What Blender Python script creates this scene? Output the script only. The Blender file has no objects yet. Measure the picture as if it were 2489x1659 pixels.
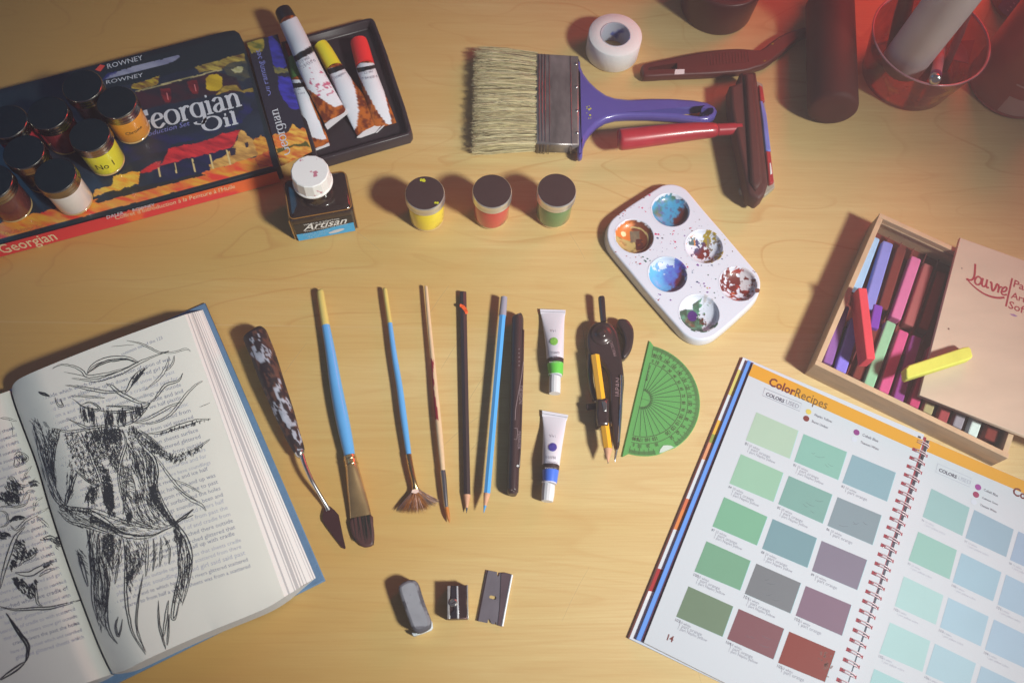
import bpy, math, random
import numpy as np
from mathutils import Vector, Matrix, geometry
random.seed(7)
SC = bpy.context.scene
# ------------------------------------------------------------------ camera, light, exposure
PW, PH, FPX = 2489.0, 1659.0, 2215.0          # photograph size and focal length in its pixels
CX, CY = PW/2, PH/2
NAD = (1150.0, 1725.0)                        # where the vertical through the lens meets the picture
CAMH = 687.0                                  # lens height above the table, mm
_d = Vector(((NAD[0]-CX)/FPX, -(NAD[1]-CY)/FPX, -1)).normalized()
_Z = -_d
_X = (Vector((1, 0, 0)) - _d*_d.x).normalized()
_Y = _Z.cross(_X)
ROT = Matrix((_X, _Y, _Z))                    # camera -> world
_c = ROT @ Vector((0, 0, -1))
CAM = Vector((-_c.x/(-_c.z)*CAMH, -_c.y/(-_c.z)*CAMH, CAMH))
cam_data = bpy.data.cameras.new('camera')
cam = bpy.data.objects.new('camera', cam_data)
SC.collection.objects.link(cam)
cam.matrix_world = Matrix.Translation(CAM*0.001) @ ROT.to_4x4()
cam_data.sensor_width = 36.0
cam_data.lens = FPX/PW*36.0
cam_data.clip_start = 0.02
cam_data.clip_end = 20
cam_data.dof.use_dof = True
cam_data.dof.focus_distance = 0.735
cam_data.dof.aperture_fstop = 7.0
SC.camera = cam

world = bpy.data.worlds.new('World'); SC.world = world
world.use_nodes = True
bg = world.node_tree.nodes['Background']
bg.inputs[0].default_value = (0.100, 0.088, 0.140, 1)
bg.inputs[1].default_value = 0.44

def lamp(kind, name, loc, target, power, color, **kw):
    d = bpy.data.lights.new(name, kind)
    d.energy = power; d.color = color
    for k, v in kw.items(): setattr(d, k, v)
    o = bpy.data.objects.new(name, d); SC.collection.objects.link(o)
    o.location = loc
    o.rotation_euler = (Vector(target)-Vector(loc)).to_track_quat('-Z', 'Y').to_euler()
    return o
lamp('SPOT', 'key_lamp', (1.25, -0.82, 1.50), (0.058, -0.038, 0), 298, (0.985, 1.0, 0.925), spot_size=math.radians(26.6), spot_blend=1.0, shadow_soft_size=0.14)
lamp('AREA', 'added_red_fill', (0.58, 0.56, 0.34), (0.36, 0.20, 0), 2.0, (1.0, 0.055, 0.03), shape='DISK', size=0.35)  # added fill with no visible source, reddens the shadows at the right
lamp('AREA', 'added_teal_fill', (-0.70, 0.30, 0.55), (-0.36, 0.05, 0), 0.45, (0.10, 0.55, 1.0), shape='DISK', size=0.4)  # added fill with no visible source, turns the left shadows teal
SC.view_settings.view_transform = 'Standard'
SC.view_settings.look = 'None'
SC.view_settings.exposure = 0.12
SC.view_settings.gamma = 1.0
SC.cycles.max_bounces = 8

# ------------------------------------------------------------------ picture <-> table
def G(x, y, z=0.0):
    r = ROT @ Vector(((x-CX)/FPX, -(y-CY)/FPX, -1))
    t = (CAM.z-z)/(-r.z)
    return CAM + r*t
ROTI = ROT.transposed()
def proj(p):
    c = ROTI @ (Vector(p)-CAM)
    return (CX + FPX*c.x/(-c.z), CY - FPX*c.y/(-c.z))
class View:
    def __init__(s, x0, y0, k): s.x0, s.y0, s.k = x0, y0, k
    def p(s, X, Y): return (s.x0+X/s.k, s.y0+Y/s.k)
    def g(s, X, Y, z=0.0): return G(s.x0+X/s.k, s.y0+Y/s.k, z)
    def G(s, pts, z=0.0): return [s.g(a, b, z) for a, b in pts]
    def P(s, pts): return [s.p(a, b) for a, b in pts]
    def sc(s, X, Y, z=0.0): return (s.g(X+1, Y, z)-s.g(X, Y, z)).length
A = View(0, 0, 2.353); B = View(900, 0, 2.353); C = View(1600, 0, 2.647); D = View(1450, 430, 2.265)
E = View(0, 700, 1.635); FV = View(560, 680, 2.306); P = View(1000, 680, 2.53); Q = View(1380, 680, 3.267)
R = View(900, 1340, 5.883); S = View(1480, 850, 1.9386)
T1 = View(0, 160, 3.409); T2 = View(560, 0, 3.92); T3 = View(640, 360, 6.031); T4 = View(1540, 0, 3.136)
T5 = View(1950, 0, 4.365); T6 = View(0, 760, 3.409); T7 = View(0, 1180, 3.273); T8 = View(1460, 440, 3.919)
U1 = View(2180, 540, 4.356); U2 = View(1940, 480, 2.375); U5 = View(230, 60, 4.355)

# ------------------------------------------------------------------ colour and materials
def lin(c):
    c = c/255.0
    return c/12.92 if c <= 0.04045 else ((c+0.055)/1.055)**2.4
def pc(r, g, b, k=1.25):
    return tuple(min(0.85, lin(v)*k*0.82) for v in (r, g, b))
MATS = {}
def mat(name, col, rough=0.5, metal=0.0, var=0.0, vs=40.0, bump=0.0, bs=200.0, coat=0.0, spec=0.5, trans=0.0, alpha=1.0,
        col2=None, thr=None, stretch=(1, 1, 1), ior=1.45):
    """principled material; var = soft tone variation, col2/thr = blotches of a second colour"""
    if name in MATS: return MATS[name]
    m = bpy.data.materials.new(name); m.use_nodes = True
    nt = m.node_tree; n = nt.nodes; l = nt.links
    b = n['Principled BSDF']
    b.inputs['Roughness'].default_value = rough
    b.inputs['Metallic'].default_value = metal
    b.inputs['Coat Weight'].default_value = coat
    b.inputs['Coat Roughness'].default_value = 0.12
    b.inputs['Specular IOR Level'].default_value = spec
    b.inputs['Transmission Weight'].default_value = trans
    b.inputs['Alpha'].default_value = alpha
    b.inputs['IOR'].default_value = ior
    tc = n.new('ShaderNodeTexCoord'); mp = n.new('ShaderNodeMapping')
    mp.inputs['Scale'].default_value = stretch
    l.new(tc.outputs['Object'], mp.inputs[0])
    src = None
    if col == 'vcol':
        at = n.new('ShaderNodeAttribute'); at.attribute_name = 'Col'; src = at.outputs['Color']
    else:
        rgb = n.new('ShaderNodeRGB'); rgb.outputs[0].default_value = (*col, 1); src = rgb.outputs[0]
    if col2 is not None:
        ns = n.new('ShaderNodeTexNoise'); ns.inputs['Scale'].default_value = vs; ns.inputs['Detail'].default_value = 5
        l.new(mp.outputs[0], ns.inputs['Vector'])
        cr = n.new('ShaderNodeValToRGB'); cr.color_ramp.elements[0].position = thr; cr.color_ramp.elements[1].position = thr+0.04
        l.new(ns.outputs['Fac'], cr.inputs[0])
        mx = n.new('ShaderNodeMix'); mx.data_type = 'RGBA'
        l.new(cr.outputs[0], mx.inputs[0]); l.new(src, mx.inputs[6]); mx.inputs[7].default_value = (*col2, 1)
        src = mx.outputs[2]
    if var > 0:
        ns = n.new('ShaderNodeTexNoise'); ns.inputs['Scale'].default_value = vs*0.8; ns.inputs['Detail'].default_value = 6; ns.inputs['Roughness'].default_value = 0.62
        l.new(mp.outputs[0], ns.inputs['Vector'])
        mr = n.new('ShaderNodeMapRange'); mr.inputs[1].default_value = 0.3; mr.inputs[2].default_value = 0.7
        mr.inputs[3].default_value = 1-var; mr.inputs[4].default_value = 1+var
        l.new(ns.outputs['Fac'], mr.inputs[0])
        vm = n.new('ShaderNodeVectorMath'); vm.operation = 'SCALE'
        l.new(src, vm.inputs[0]); l.new(mr.outputs[0], vm.inputs['Scale']); src = vm.outputs[0]
    l.new(src, b.inputs['Base Color'])
    if bump > 0:
        nb = n.new('ShaderNodeTexNoise'); nb.inputs['Scale'].default_value = bs; nb.inputs['Detail'].default_value = 4
        l.new(mp.outputs[0], nb.inputs['Vector'])
        bp = n.new('ShaderNodeBump'); bp.inputs['Strength'].default_value = bump; bp.inputs['Distance'].default_value = 0.0006
        l.new(nb.outputs['Fac'], bp.inputs['Height']); l.new(bp.outputs[0], b.inputs['Normal'])
    MATS[name] = m
    return m

# ------------------------------------------------------------------ mesh builder (millimetres)
LOC = {}
def inset(pts, d):
    """pull a closed outline (x, y) inwards by d"""
    n = len(pts); area = sum(pts[i][0]*pts[(i+1) % n][1]-pts[(i+1) % n][0]*pts[i][1] for i in range(n))
    sg = 1 if area > 0 else -1
    out = []
    for i in range(n):
        a, b, c = Vector(pts[i-1][:2]), Vector(pts[i][:2]), Vector(pts[(i+1) % n][:2])
        e1 = (b-a); e2 = (c-b)
        if e1.length < 1e-6: e1 = e2
        if e2.length < 1e-6: e2 = e1
        n1 = Vector((-e1.y, e1.x)).normalized()*sg; n2 = Vector((-e2.y, e2.x)).normalized()*sg
        m = n1+n2
        if m.length < 0.3: m = n1
        m.normalize()
        k = d/max(0.45, m.dot(n1))
        out.append((b.x+m.x*k, b.y+m.y*k))
    return out
def smooth(pts, k=6, closed=False):
    """Catmull-Rom through tuples of any length"""
    n = len(pts); out = []
    rng = range(n) if closed else range(n-1)
    for i in rng:
        p0 = pts[(i-1) % n] if (closed or i > 0) else pts[0]
        p1 = pts[i]; p2 = pts[(i+1) % n]
        p3 = pts[(i+2) % n] if (closed or i+2 < n) else pts[-1]
        for j in range(k):
            t = j/k
            out.append(tuple(0.5*((2*b)+(-a+c)*t+(2*a-5*b+4*c-d)*t*t+(-a+3*b-3*c+d)*t**3) for a, b, c, d in zip(p0, p1, p2, p3)))
    if not closed: out.append(tuple(pts[-1]))
    return out
class MB:
    def __init__(s): s.v = []; s.f = []; s.m = []; s.sm = []; s.c = {}; s.mats = []
    def mi(s, m):
        if m is None: return 0
        if m not in s.mats: s.mats.append(m)
        return s.mats.index(m)
    def add(s, vs, fs, m, smooth=False, cols=None):
        o = len(s.v); k = s.mi(m)
        s.v.extend(Vector(v) for v in vs)
        for f in fs: s.f.append([i+o for i in f]); s.m.append(k); s.sm.append(smooth)
        if cols is not None:
            for i, c in enumerate(cols): s.c[o+i] = c
        return s
    def ngon(s, pts, m, cols=None): return s.add(pts, [list(range(len(pts)))], m, cols=cols)
    def fill(s, loops, z, m):
        """flat face with holes at height z; loops = lists of (x, y)"""
        tess = geometry.tessellate_polygon([[Vector((p[0], p[1], 0)) for p in lp] for lp in loops])
        flat = [p for lp in loops for p in lp]
        zf = z if callable(z) else (lambda x, y: z)
        return s.add([(p[0], p[1], zf(p[0], p[1])) for p in flat], [list(t) for t in tess], m)
    def rings(s, rings, m, cap0=True, cap1=True, smooth=True, cols=None, closed=True):
        n = len(rings[0]); vs = [v for r in rings for v in r]; fs = []
        for i in range(len(rings)-1):
            for j in range(n if closed else n-1):
                a = i*n+j; b = i*n+(j+1) % n
                fs.append([a, b, b+n, a+n])
        s.add(vs, fs, m, smooth, cols)
        if cap0: s.add(rings[0], [list(range(n))[::-1]], m, False, cols[:n] if cols else None)
        if cap1: s.add(rings[-1], [list(range(n))], m, False, cols[-n:] if cols else None)
        return s
    def prism(s, pts, z0, z1, m, bev=0.0, holes=(), top=None, smooth=False, botbev=False):
        """outline (x, y) extruded from z0 to z1 with a rounded upper edge"""
        pts = [(p[0], p[1]) for p in pts]
        rs = []
        if botbev: rs += [[(x, y, z0) for x, y in inset(pts, bev)], [(x, y, z0+bev*0.3) for x, y in inset(pts, bev*0.3)]]
        rs.append([(x, y, z0+(bev if botbev else 0)) for x, y in pts])
        if bev > 0:
            for a in (0, 30, 60, 90):
                t = math.radians(a)
                rs.append([(x, y, z1-bev+bev*math.sin(t)) for x, y in inset(pts, bev*(1-math.cos(t)))])
        else: rs.append([(x, y, z1) for x, y in pts])
        s.rings(rs, m, not holes, False, smooth or bev > 0)
        if holes: s.fill([[(v[0], v[1]) for v in rs[0]]]+[[(p[0], p[1]) for p in h] for h in holes], z0, m)
        tp = [(v[0], v[1]) for v in rs[-1]]
        s.fill([tp]+[[(p[0], p[1]) for p in h] for h in holes], z1, top or m)
        for h in holes:
            s.rings([[(p[0], p[1], z0) for p in h], [(p[0], p[1], z1) for p in h]], m, False, False, False)
        return s
    def box(s, o, ex, ey, ez, m, bev=0.0):
        """box from corner o with edge vectors"""
        o, ex, ey, ez = map(Vector, (o, ex, ey, ez))
        if bev <= 0:
            vs = [o, o+ex, o+ex+ey, o+ey, o+ez, o+ex+ez, o+ex+ey+ez, o+ey+ez]
            return s.add(vs, [[3, 2, 1, 0], [4, 5, 6, 7], [0, 1, 5, 4], [1, 2, 6, 5], [2, 3, 7, 6], [3, 0, 4, 7]], m)
        ux, uy, uz = ex.normalized(), ey.normalized(), ez.normalized(); rs = []
        for zz, iv in ((0, bev), (bev*0.3, bev*0.3), (bev, 0), (ez.length-bev, 0), (ez.length-bev*0.3, bev*0.3), (ez.length, bev)):
            a, b = ex.length, ey.length; k = bev
            loop = [(iv+k, iv), (a-iv-k, iv), (a-iv-k*.3, iv+k*.3), (a-iv, iv+k), (a-iv, b-iv-k), (a-iv-k*.3, b-iv-k*.3), (a-iv-k, b-iv), (iv+k, b-iv), (iv+k*.3, b-iv-k*.3), (iv, b-iv-k), (iv, iv+k), (iv+k*.3, iv+k*.3)]
            rs.append([o+ux*p+uy*q+uz*zz for p, q in loop])
        return s.rings(rs, m, True, True, False)
    def lathe(s, o, prof, m, n=48, axis=(0, 0, 1), cap0=True, cap1=True, smooth=True, cols=None, phase=0.0):
        o = Vector(o); ax = Vector(axis).normalized()
        u = ax.orthogonal().normalized() if abs(ax.z) < 0.999 else Vector((1, 0, 0)); w = ax.cross(u)
        rs = [[o+ax*h+(u*math.cos(phase+2*math.pi*j/n)+w*math.sin(phase+2*math.pi*j/n))*r for j in range(n)] for r, h in prof]
        return s.rings(rs, m, cap0, cap1, smooth, cols)
    def tube(s, path, m, n=12, cap=True, smooth=True, up=(0, 0, 1), colfn=None, rot=0.0):
        """path = [(centre, half width, half height)]"""
        rs = []; cols = [] if colfn else None; L = len(path)
        for i, (c, r, h) in enumerate(path):
            a = Vector(path[max(0, i-1)][0]); b = Vector(path[min(L-1, i+1)][0]); t = (b-a).normalized()
            side = t.cross(Vector(up))
            if side.length < 1e-4: side = t.orthogonal()
            side.normalize(); u = side.cross(t).normalized()
            ring = [Vector(c)+side*r*math.cos(rot+2*math.pi*j/n)+u*h*math.sin(rot+2*math.pi*j/n) for j in range(n)]
            rs.append(ring)
            if colfn: cols += [colfn(v, i/(L-1), 2*math.pi*j/n) for j, v in enumerate(ring)]
        return s.rings(rs, m, cap, cap, smooth, cols)
    def limb(s, V, pts, m, n=20, k=5, cap=True, smooth_=True, colfn=None, rot=0.0, zc=None):
        """round bar traced in a view: pts = (X, Y, half width in view px[, half height mm[, centre z mm]])"""
        full = []
        for p in pts:
            X, Y, hw = p[:3]
            z = p[4] if len(p) > 4 else zc
            r = hw*V.sc(X, Y, z if z is not None else 0)
            hh = p[3] if len(p) > 3 and p[3] is not None else r
            if z is None: z = hh
            full.append((X, Y, r, hh, z))
        if k > 1: full = smooth(full, k)
        return s.tube([(V.g(a, b, z), r, h) for a, b, r, h, z in full], m, n, cap, smooth_, colfn=colfn, rot=rot)
    def ribbon(s, pts, w, m, up=(0, 0, 1), taper=False):
        """thin flat line through 3-D points; w = width or list of widths"""
        pts = [Vector(p) for p in pts]; L = len(pts); up = Vector(up); vs = []
        for i, p in enumerate(pts):
            t = pts[min(L-1, i+1)]-pts[max(0, i-1)]
            nrm = up.cross(t)
            if nrm.length < 1e-9: nrm = Vector((0, 1, 0))
            nrm.normalize()
            ww = (w[i] if isinstance(w, (list, tuple)) else w)*0.5
            if taper: ww *= 0.25+0.75*math.sin(math.pi*(i+0.5)/L)
            vs += [p+nrm*ww, p-nrm*ww]
        return s.add(vs, [[2*i, 2*i+1, 2*i+3, 2*i+2] for i in range(L-1)], m)
    def disc(s, c, r, m, n=20, ex=(1, 0, 0), ey=(0, 1, 0), ry=None):
        c = Vector(c); ex = Vector(ex); ey = Vector(ey); ry = ry or r
        return s.ngon([c+ex*r*math.cos(2*math.pi*j/n)+ey*ry*math.sin(2*math.pi*j/n) for j in range(n)], m)
    def text(s, string, o, ex, m, ey=None, hs=1.0, bold=0.0, fn=None, italic=0.0):
        """lettering: starts at o, runs along ex (full width); ey = unit up vector"""
        vs, fs, w = glyphs(string, bold)
        if not vs: return s
        o = Vector(o); ex = Vector(ex); k = ex.length/w; ux = ex.normalized()
        if ey is None: ey = Vector((-ux.y, ux.x, 0))
        ey = Vector(ey).normalized()
        out = []
        for x, y in vs:
            p = o+ux*((x+italic*y)*k)+ey*(y*k*hs)
            out.append(fn(p) if fn else p)
        return s.add(out, fs, m)
    def build(s, name, parent=None, label=None):
        me = bpy.data.meshes.new(name)
        base = LOC.get(parent.name, Vector((0, 0, 0))) if parent else Vector((0, 0, 0))
        if parent is None and s.v:
            xs = [v.x for v in s.v]; ys = [v.y for v in s.v]; zs = [v.z for v in s.v]
            base = Vector(((min(xs)+max(xs))/2, (min(ys)+max(ys))/2, min(zs)))
        me.from_pydata([tuple((v-base)*0.001) for v in s.v], [], s.f)
        for m in s.mats: me.materials.append(m)
        me.polygons.foreach_set('material_index', s.m)
        me.polygons.foreach_set('use_smooth', s.sm)
        if s.c:
            at = me.color_attributes.new('Col', 'FLOAT_COLOR', 'POINT')
            buf = np.ones((len(s.v), 4), dtype=np.float32)
            for i, c in s.c.items(): buf[i, :3] = c
            at.data.foreach_set('color', buf.ravel())
        me.validate()
        o = bpy.data.objects.new(name, me); SC.collection.objects.link(o)
        if parent is not None: o.parent = parent
        else: o.location = base*0.001
        LOC[o.name] = base
        if label: o['label'] = label
        return o
def thing(name, label, cat, base, group=None):
    o = bpy.data.objects.new(name, None); SC.collection.objects.link(o)
    base = Vector(base); o.location = base*0.001; o.empty_display_size = 0.01
    LOC[o.name] = base
    return tag(o, label, cat, group)
def tag(o, label, cat, group=None):
    o['label'] = label; o['category'] = cat
    if group: o['group'] = group
    return o
def struct(o): o['kind'] = 'structure'; return o

_GC = {}
def glyphs(string, bold=0.0):
    key = (string, bold)
    if key in _GC: return _GC[key]
    cu = bpy.data.curves.new('t', 'FONT'); cu.body = string; cu.resolution_u = 2; cu.offset = bold
    ob = bpy.data.objects.new('t', cu)
    me = ob.to_mesh()
    vs = [(v.co.x, v.co.y) for v in me.vertices]; fs = [list(p.vertices) for p in me.polygons]
    ob.to_mesh_clear(); bpy.data.objects.remove(ob); bpy.data.curves.remove(cu)
    w = 1.0
    if vs:
        x0 = min(v[0] for v in vs); x1 = max(v[0] for v in vs); vs = [(x-x0, y) for x, y in vs]; w = x1-x0
    _GC[key] = (vs, fs, w)
    return _GC[key]

# serif letters as pen strokes: (points, closed, straight); x height = 1
SER = {
 'G': (1.42, [([(1.18, 1.12), (1.0, 1.38), (.66, 1.47), (.26, 1.25), (.1, .72), (.26, .2), (.66, -.03), (1.0, .06), (1.15, .2)], 0, 0), ([(1.12, .05), (1.12, .62)], 0, 1), ([(.86, .64), (1.32, .64)], 0, 1), ([(1.2, 1.46), (1.2, 1.05)], 0, 1)]),
 'e': (.98, [([(.14, .52), (.8, .62)], 0, 1), ([(.8, .62), (.72, .9), (.48, 1.02), (.2, .85), (.08, .5), (.2, .12), (.5, -.02), (.86, .22)], 0, 0)]),
 'o': (1.08, [([(.5, 1.02), (.16, .85), (.07, .5), (.2, .12), (.52, -.02), (.86, .15), (.95, .5), (.84, .88)], 1, 0)]),
 'r': (.82, [([(.25, 0), (.25, .98)], 0, 1), ([(.02, .03), (.48, .03)], 0, 1), ([(.05, .92), (.25, .97)], 0, 1), ([(.27, .62), (.42, .9), (.62, 1.0), (.76, .86)], 0, 0)]),
 'g': (1.06, [([(.5, 1.02), (.18, .88), (.08, .52), (.2, .14), (.5, .0), (.76, .14), (.82, .52), (.76, .88)], 1, 0), ([(.86, 1.0), (.87, .1), (.78, -.38), (.5, -.52), (.16, -.42), (.1, -.28)], 0, 0)]),
 'i': (.56, [([(.27, 0), (.27, .98)], 0, 1), ([(.03, .03), (.5, .03)], 0, 1), ([(.06, .92), (.27, .97)], 0, 1), ([(.2, 1.32), (.34, 1.32)], 0, 2)]),
 'a': (.96, [([(.12, .82), (.3, 1.0), (.56, 1.0), (.68, .8), (.68, .1), (.92, .06)], 0, 0), ([(.66, .6), (.3, .52), (.1, .28), (.22, .03), (.46, .03), (.67, .25)], 0, 0)]),
 'n': (1.16, [([(.25, 0), (.25, .98)], 0, 1), ([(.02, .03), (.48, .03)], 0, 1), ([(.05, .92), (.25, .97)], 0, 1), ([(.27, .66), (.45, .92), (.68, 1.0), (.85, .82), (.87, .5), (.87, .03)], 0, 0), ([(.66, .03), (1.1, .03)], 0, 1)]),
 'O': (1.6, [([(.76, 1.47), (.3, 1.25), (.1, .72), (.28, .18), (.76, -.03), (1.22, .18), (1.4, .72), (1.22, 1.25)], 1, 0)]),
 'l': (.56, [([(.27, 0), (.27, 1.5)], 0, 1), ([(.03, .03), (.5, .03)], 0, 1), ([(.06, 1.44), (.27, 1.5)], 0, 1)]),
}
def serif(mb, string, o, ex, m, ey=None, hs=1.0, thick=0.2, thin=0.07):
    o = Vector(o); ex = Vector(ex); ux = ex.normalized()
    if ey is None: ey = Vector((-ux.y, ux.x, 0))
    ey = Vector(ey).normalized(); W = sum(SER[c][0] for c in string); k = ex.length/W
    up = ux.cross(ey); x = 0; lift = 0
    for ch in string:
        w, strokes = SER[ch]
        for pts, closed, straight in strokes:
            q = pts if straight else smooth(pts, 5, bool(closed))
            if straight: q = [(pts[0][0]+(pts[1][0]-pts[0][0])*t/3, pts[0][1]+(pts[1][1]-pts[0][1])*t/3) for t in range(4)]
            if closed: q = q+q[:1]
            P3 = []; ws = []
            for i, (a, b) in enumerate(q):
                a2, b2 = q[min(len(q)-1, i+1)]; a1, b1 = q[max(0, i-1)]
                dx, dy = a2-a1, b2-b1; L = math.hypot(dx, dy) or 1
                ws.append((thin+(thick-thin)*abs(dy*.97+dx*.2)/L if straight < 2 else 0.22)*k)
                P3.append(o+ux*(x+a)*k+ey*b*k*hs+up*(0.02*(lift % 4)))
            mb.ribbon(P3, ws, m, up=up); lift += 1
        x += w

# value noise for painted surfaces
_rs = np.random.RandomState(3); _TAB = _rs.rand(256, 256)
def vnoise(x, y, seed=0):
    x = np.asarray(x, float)+seed*17.3; y = np.asarray(y, float)+seed*9.1
    xi = np.floor(x).astype(int); yi = np.floor(y).astype(int); fx = x-xi; fy = y-yi
    fx = fx*fx*(3-2*fx); fy = fy*fy*(3-2*fy)
    g = lambda a, b: _TAB[a % 256, b % 256]
    return (g(xi, yi)*(1-fx)+g(xi+1, yi)*fx)*(1-fy)+(g(xi, yi+1)*(1-fx)+g(xi+1, yi+1)*fx)*fy
def fbm(x, y, seed=0, o=4):
    s = 0; a = .5; t = 0
    for i in range(o):
        s = s+a*vnoise(np.asarray(x)*2**i, np.asarray(y)*2**i, seed+i); t += a; a *= .55
    return s/t
def inpoly(X, Y, pts):
    r = np.zeros(np.shape(X), bool); n = len(pts)
    for i in range(n):
        x1, y1 = pts[i]; x2, y2 = pts[(i+1) % n]
        if y1 == y2: continue
        c = ((y1 > Y) != (y2 > Y)) & (X < (x2-x1)*(Y-y1)/(y2-y1)+x1)
        r ^= c
    return r
class Canvas:
    """a painted sheet: a fine grid whose points carry print colours"""
    def __init__(s, corners, nx, ny, base, zs):
        u, v = np.meshgrid(np.linspace(0, 1, nx), np.linspace(0, 1, ny))
        tl, tr, br, bl = corners
        s.X = (1-u)*(1-v)*tl[0]+u*(1-v)*tr[0]+u*v*br[0]+(1-u)*v*bl[0]
        s.Y = (1-u)*(1-v)*tl[1]+u*(1-v)*tr[1]+u*v*br[1]+(1-u)*v*bl[1]
        s.Z = (1-u)*(1-v)*zs[0]+u*(1-v)*zs[1]+u*v*zs[2]+(1-u)*v*zs[3]
        s.c = np.ones(s.X.shape+(3,))*np.array(base); s.nx, s.ny = nx, ny
    def poly(s, pts, c1, c2=None, ns=18.0, rag=3.0, seed=0, soft=0, a=1.0):
        wx = (fbm(s.X/15, s.Y/15, seed+3, 3)-.5)*2.4*rag; wy = (fbm(s.X/15, s.Y/15, seed+8, 3)-.5)*2.4*rag
        m = inpoly(s.X+wx, s.Y+wy, pts)
        col = np.array(c1)*np.ones(s.c.shape)
        if c2 is not None:
            t = np.clip((fbm((s.X+s.Y*.3)/ns*0.4, (s.Y-s.X*.27)/ns*1.5, seed, 3)-.25)/.5, 0, 1)[..., None]
            col = col*(1-t)+np.array(c2)*t
        s.c[m] = s.c[m]*(1-a)+col[m]*a
    def build(s, name, parent, m, label=None):
        mb = MB(); vs = [G(x, y, z) for x, y, z in zip(s.X.ravel(), s.Y.ravel(), s.Z.ravel())]
        n = s.nx; fs = [[j*n+i, (j+1)*n+i, (j+1)*n+i+1, j*n+i+1] for j in range(s.ny-1) for i in range(n-1)]
        mb.add(vs, fs, m, True, [tuple(c) for c in s.c.reshape(-1, 3)])
        return mb.build(name, parent, label)
def strands(mb, b0, b1, t0, t1, n, r, m, zjit=3.0, bulge=0.0, lenj=0.08, wob=0.8, layers=1.0):
    """hair: from points on line b0-b1 to points on line t0-t1"""
    b0, b1, t0, t1 = map(Vector, (b0, b1, t0, t1))
    for i in range(n):
        u = random.random(); uu = min(1, max(0, u+random.gauss(0, .03)))
        z = random.uniform(-1, 1)*zjit
        a = b0.lerp(b1, u)+Vector((0, 0, z*layers)); b = t0.lerp(t1, uu)
        b = b+Vector((0, 0, z)); L = 1-random.random()*lenj; b = a.lerp(b, L)
        pts = []
        for k in range(5):
            t = k/4; p = a.lerp(b, t)
            p = p+Vector((random.gauss(0, 1), random.gauss(0, 1), random.gauss(0, .6)))*wob*t*0.5
            p.z += bulge*math.sin(math.pi*t)*(0.4+.6*(1 if z > 0 else -1)*0.8)
            pts.append((p, r*(1.0 if k < 4 else .35), r*(1.0 if k < 4 else .35)))
        mb.tube(pts, m, 3, False, False)
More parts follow.
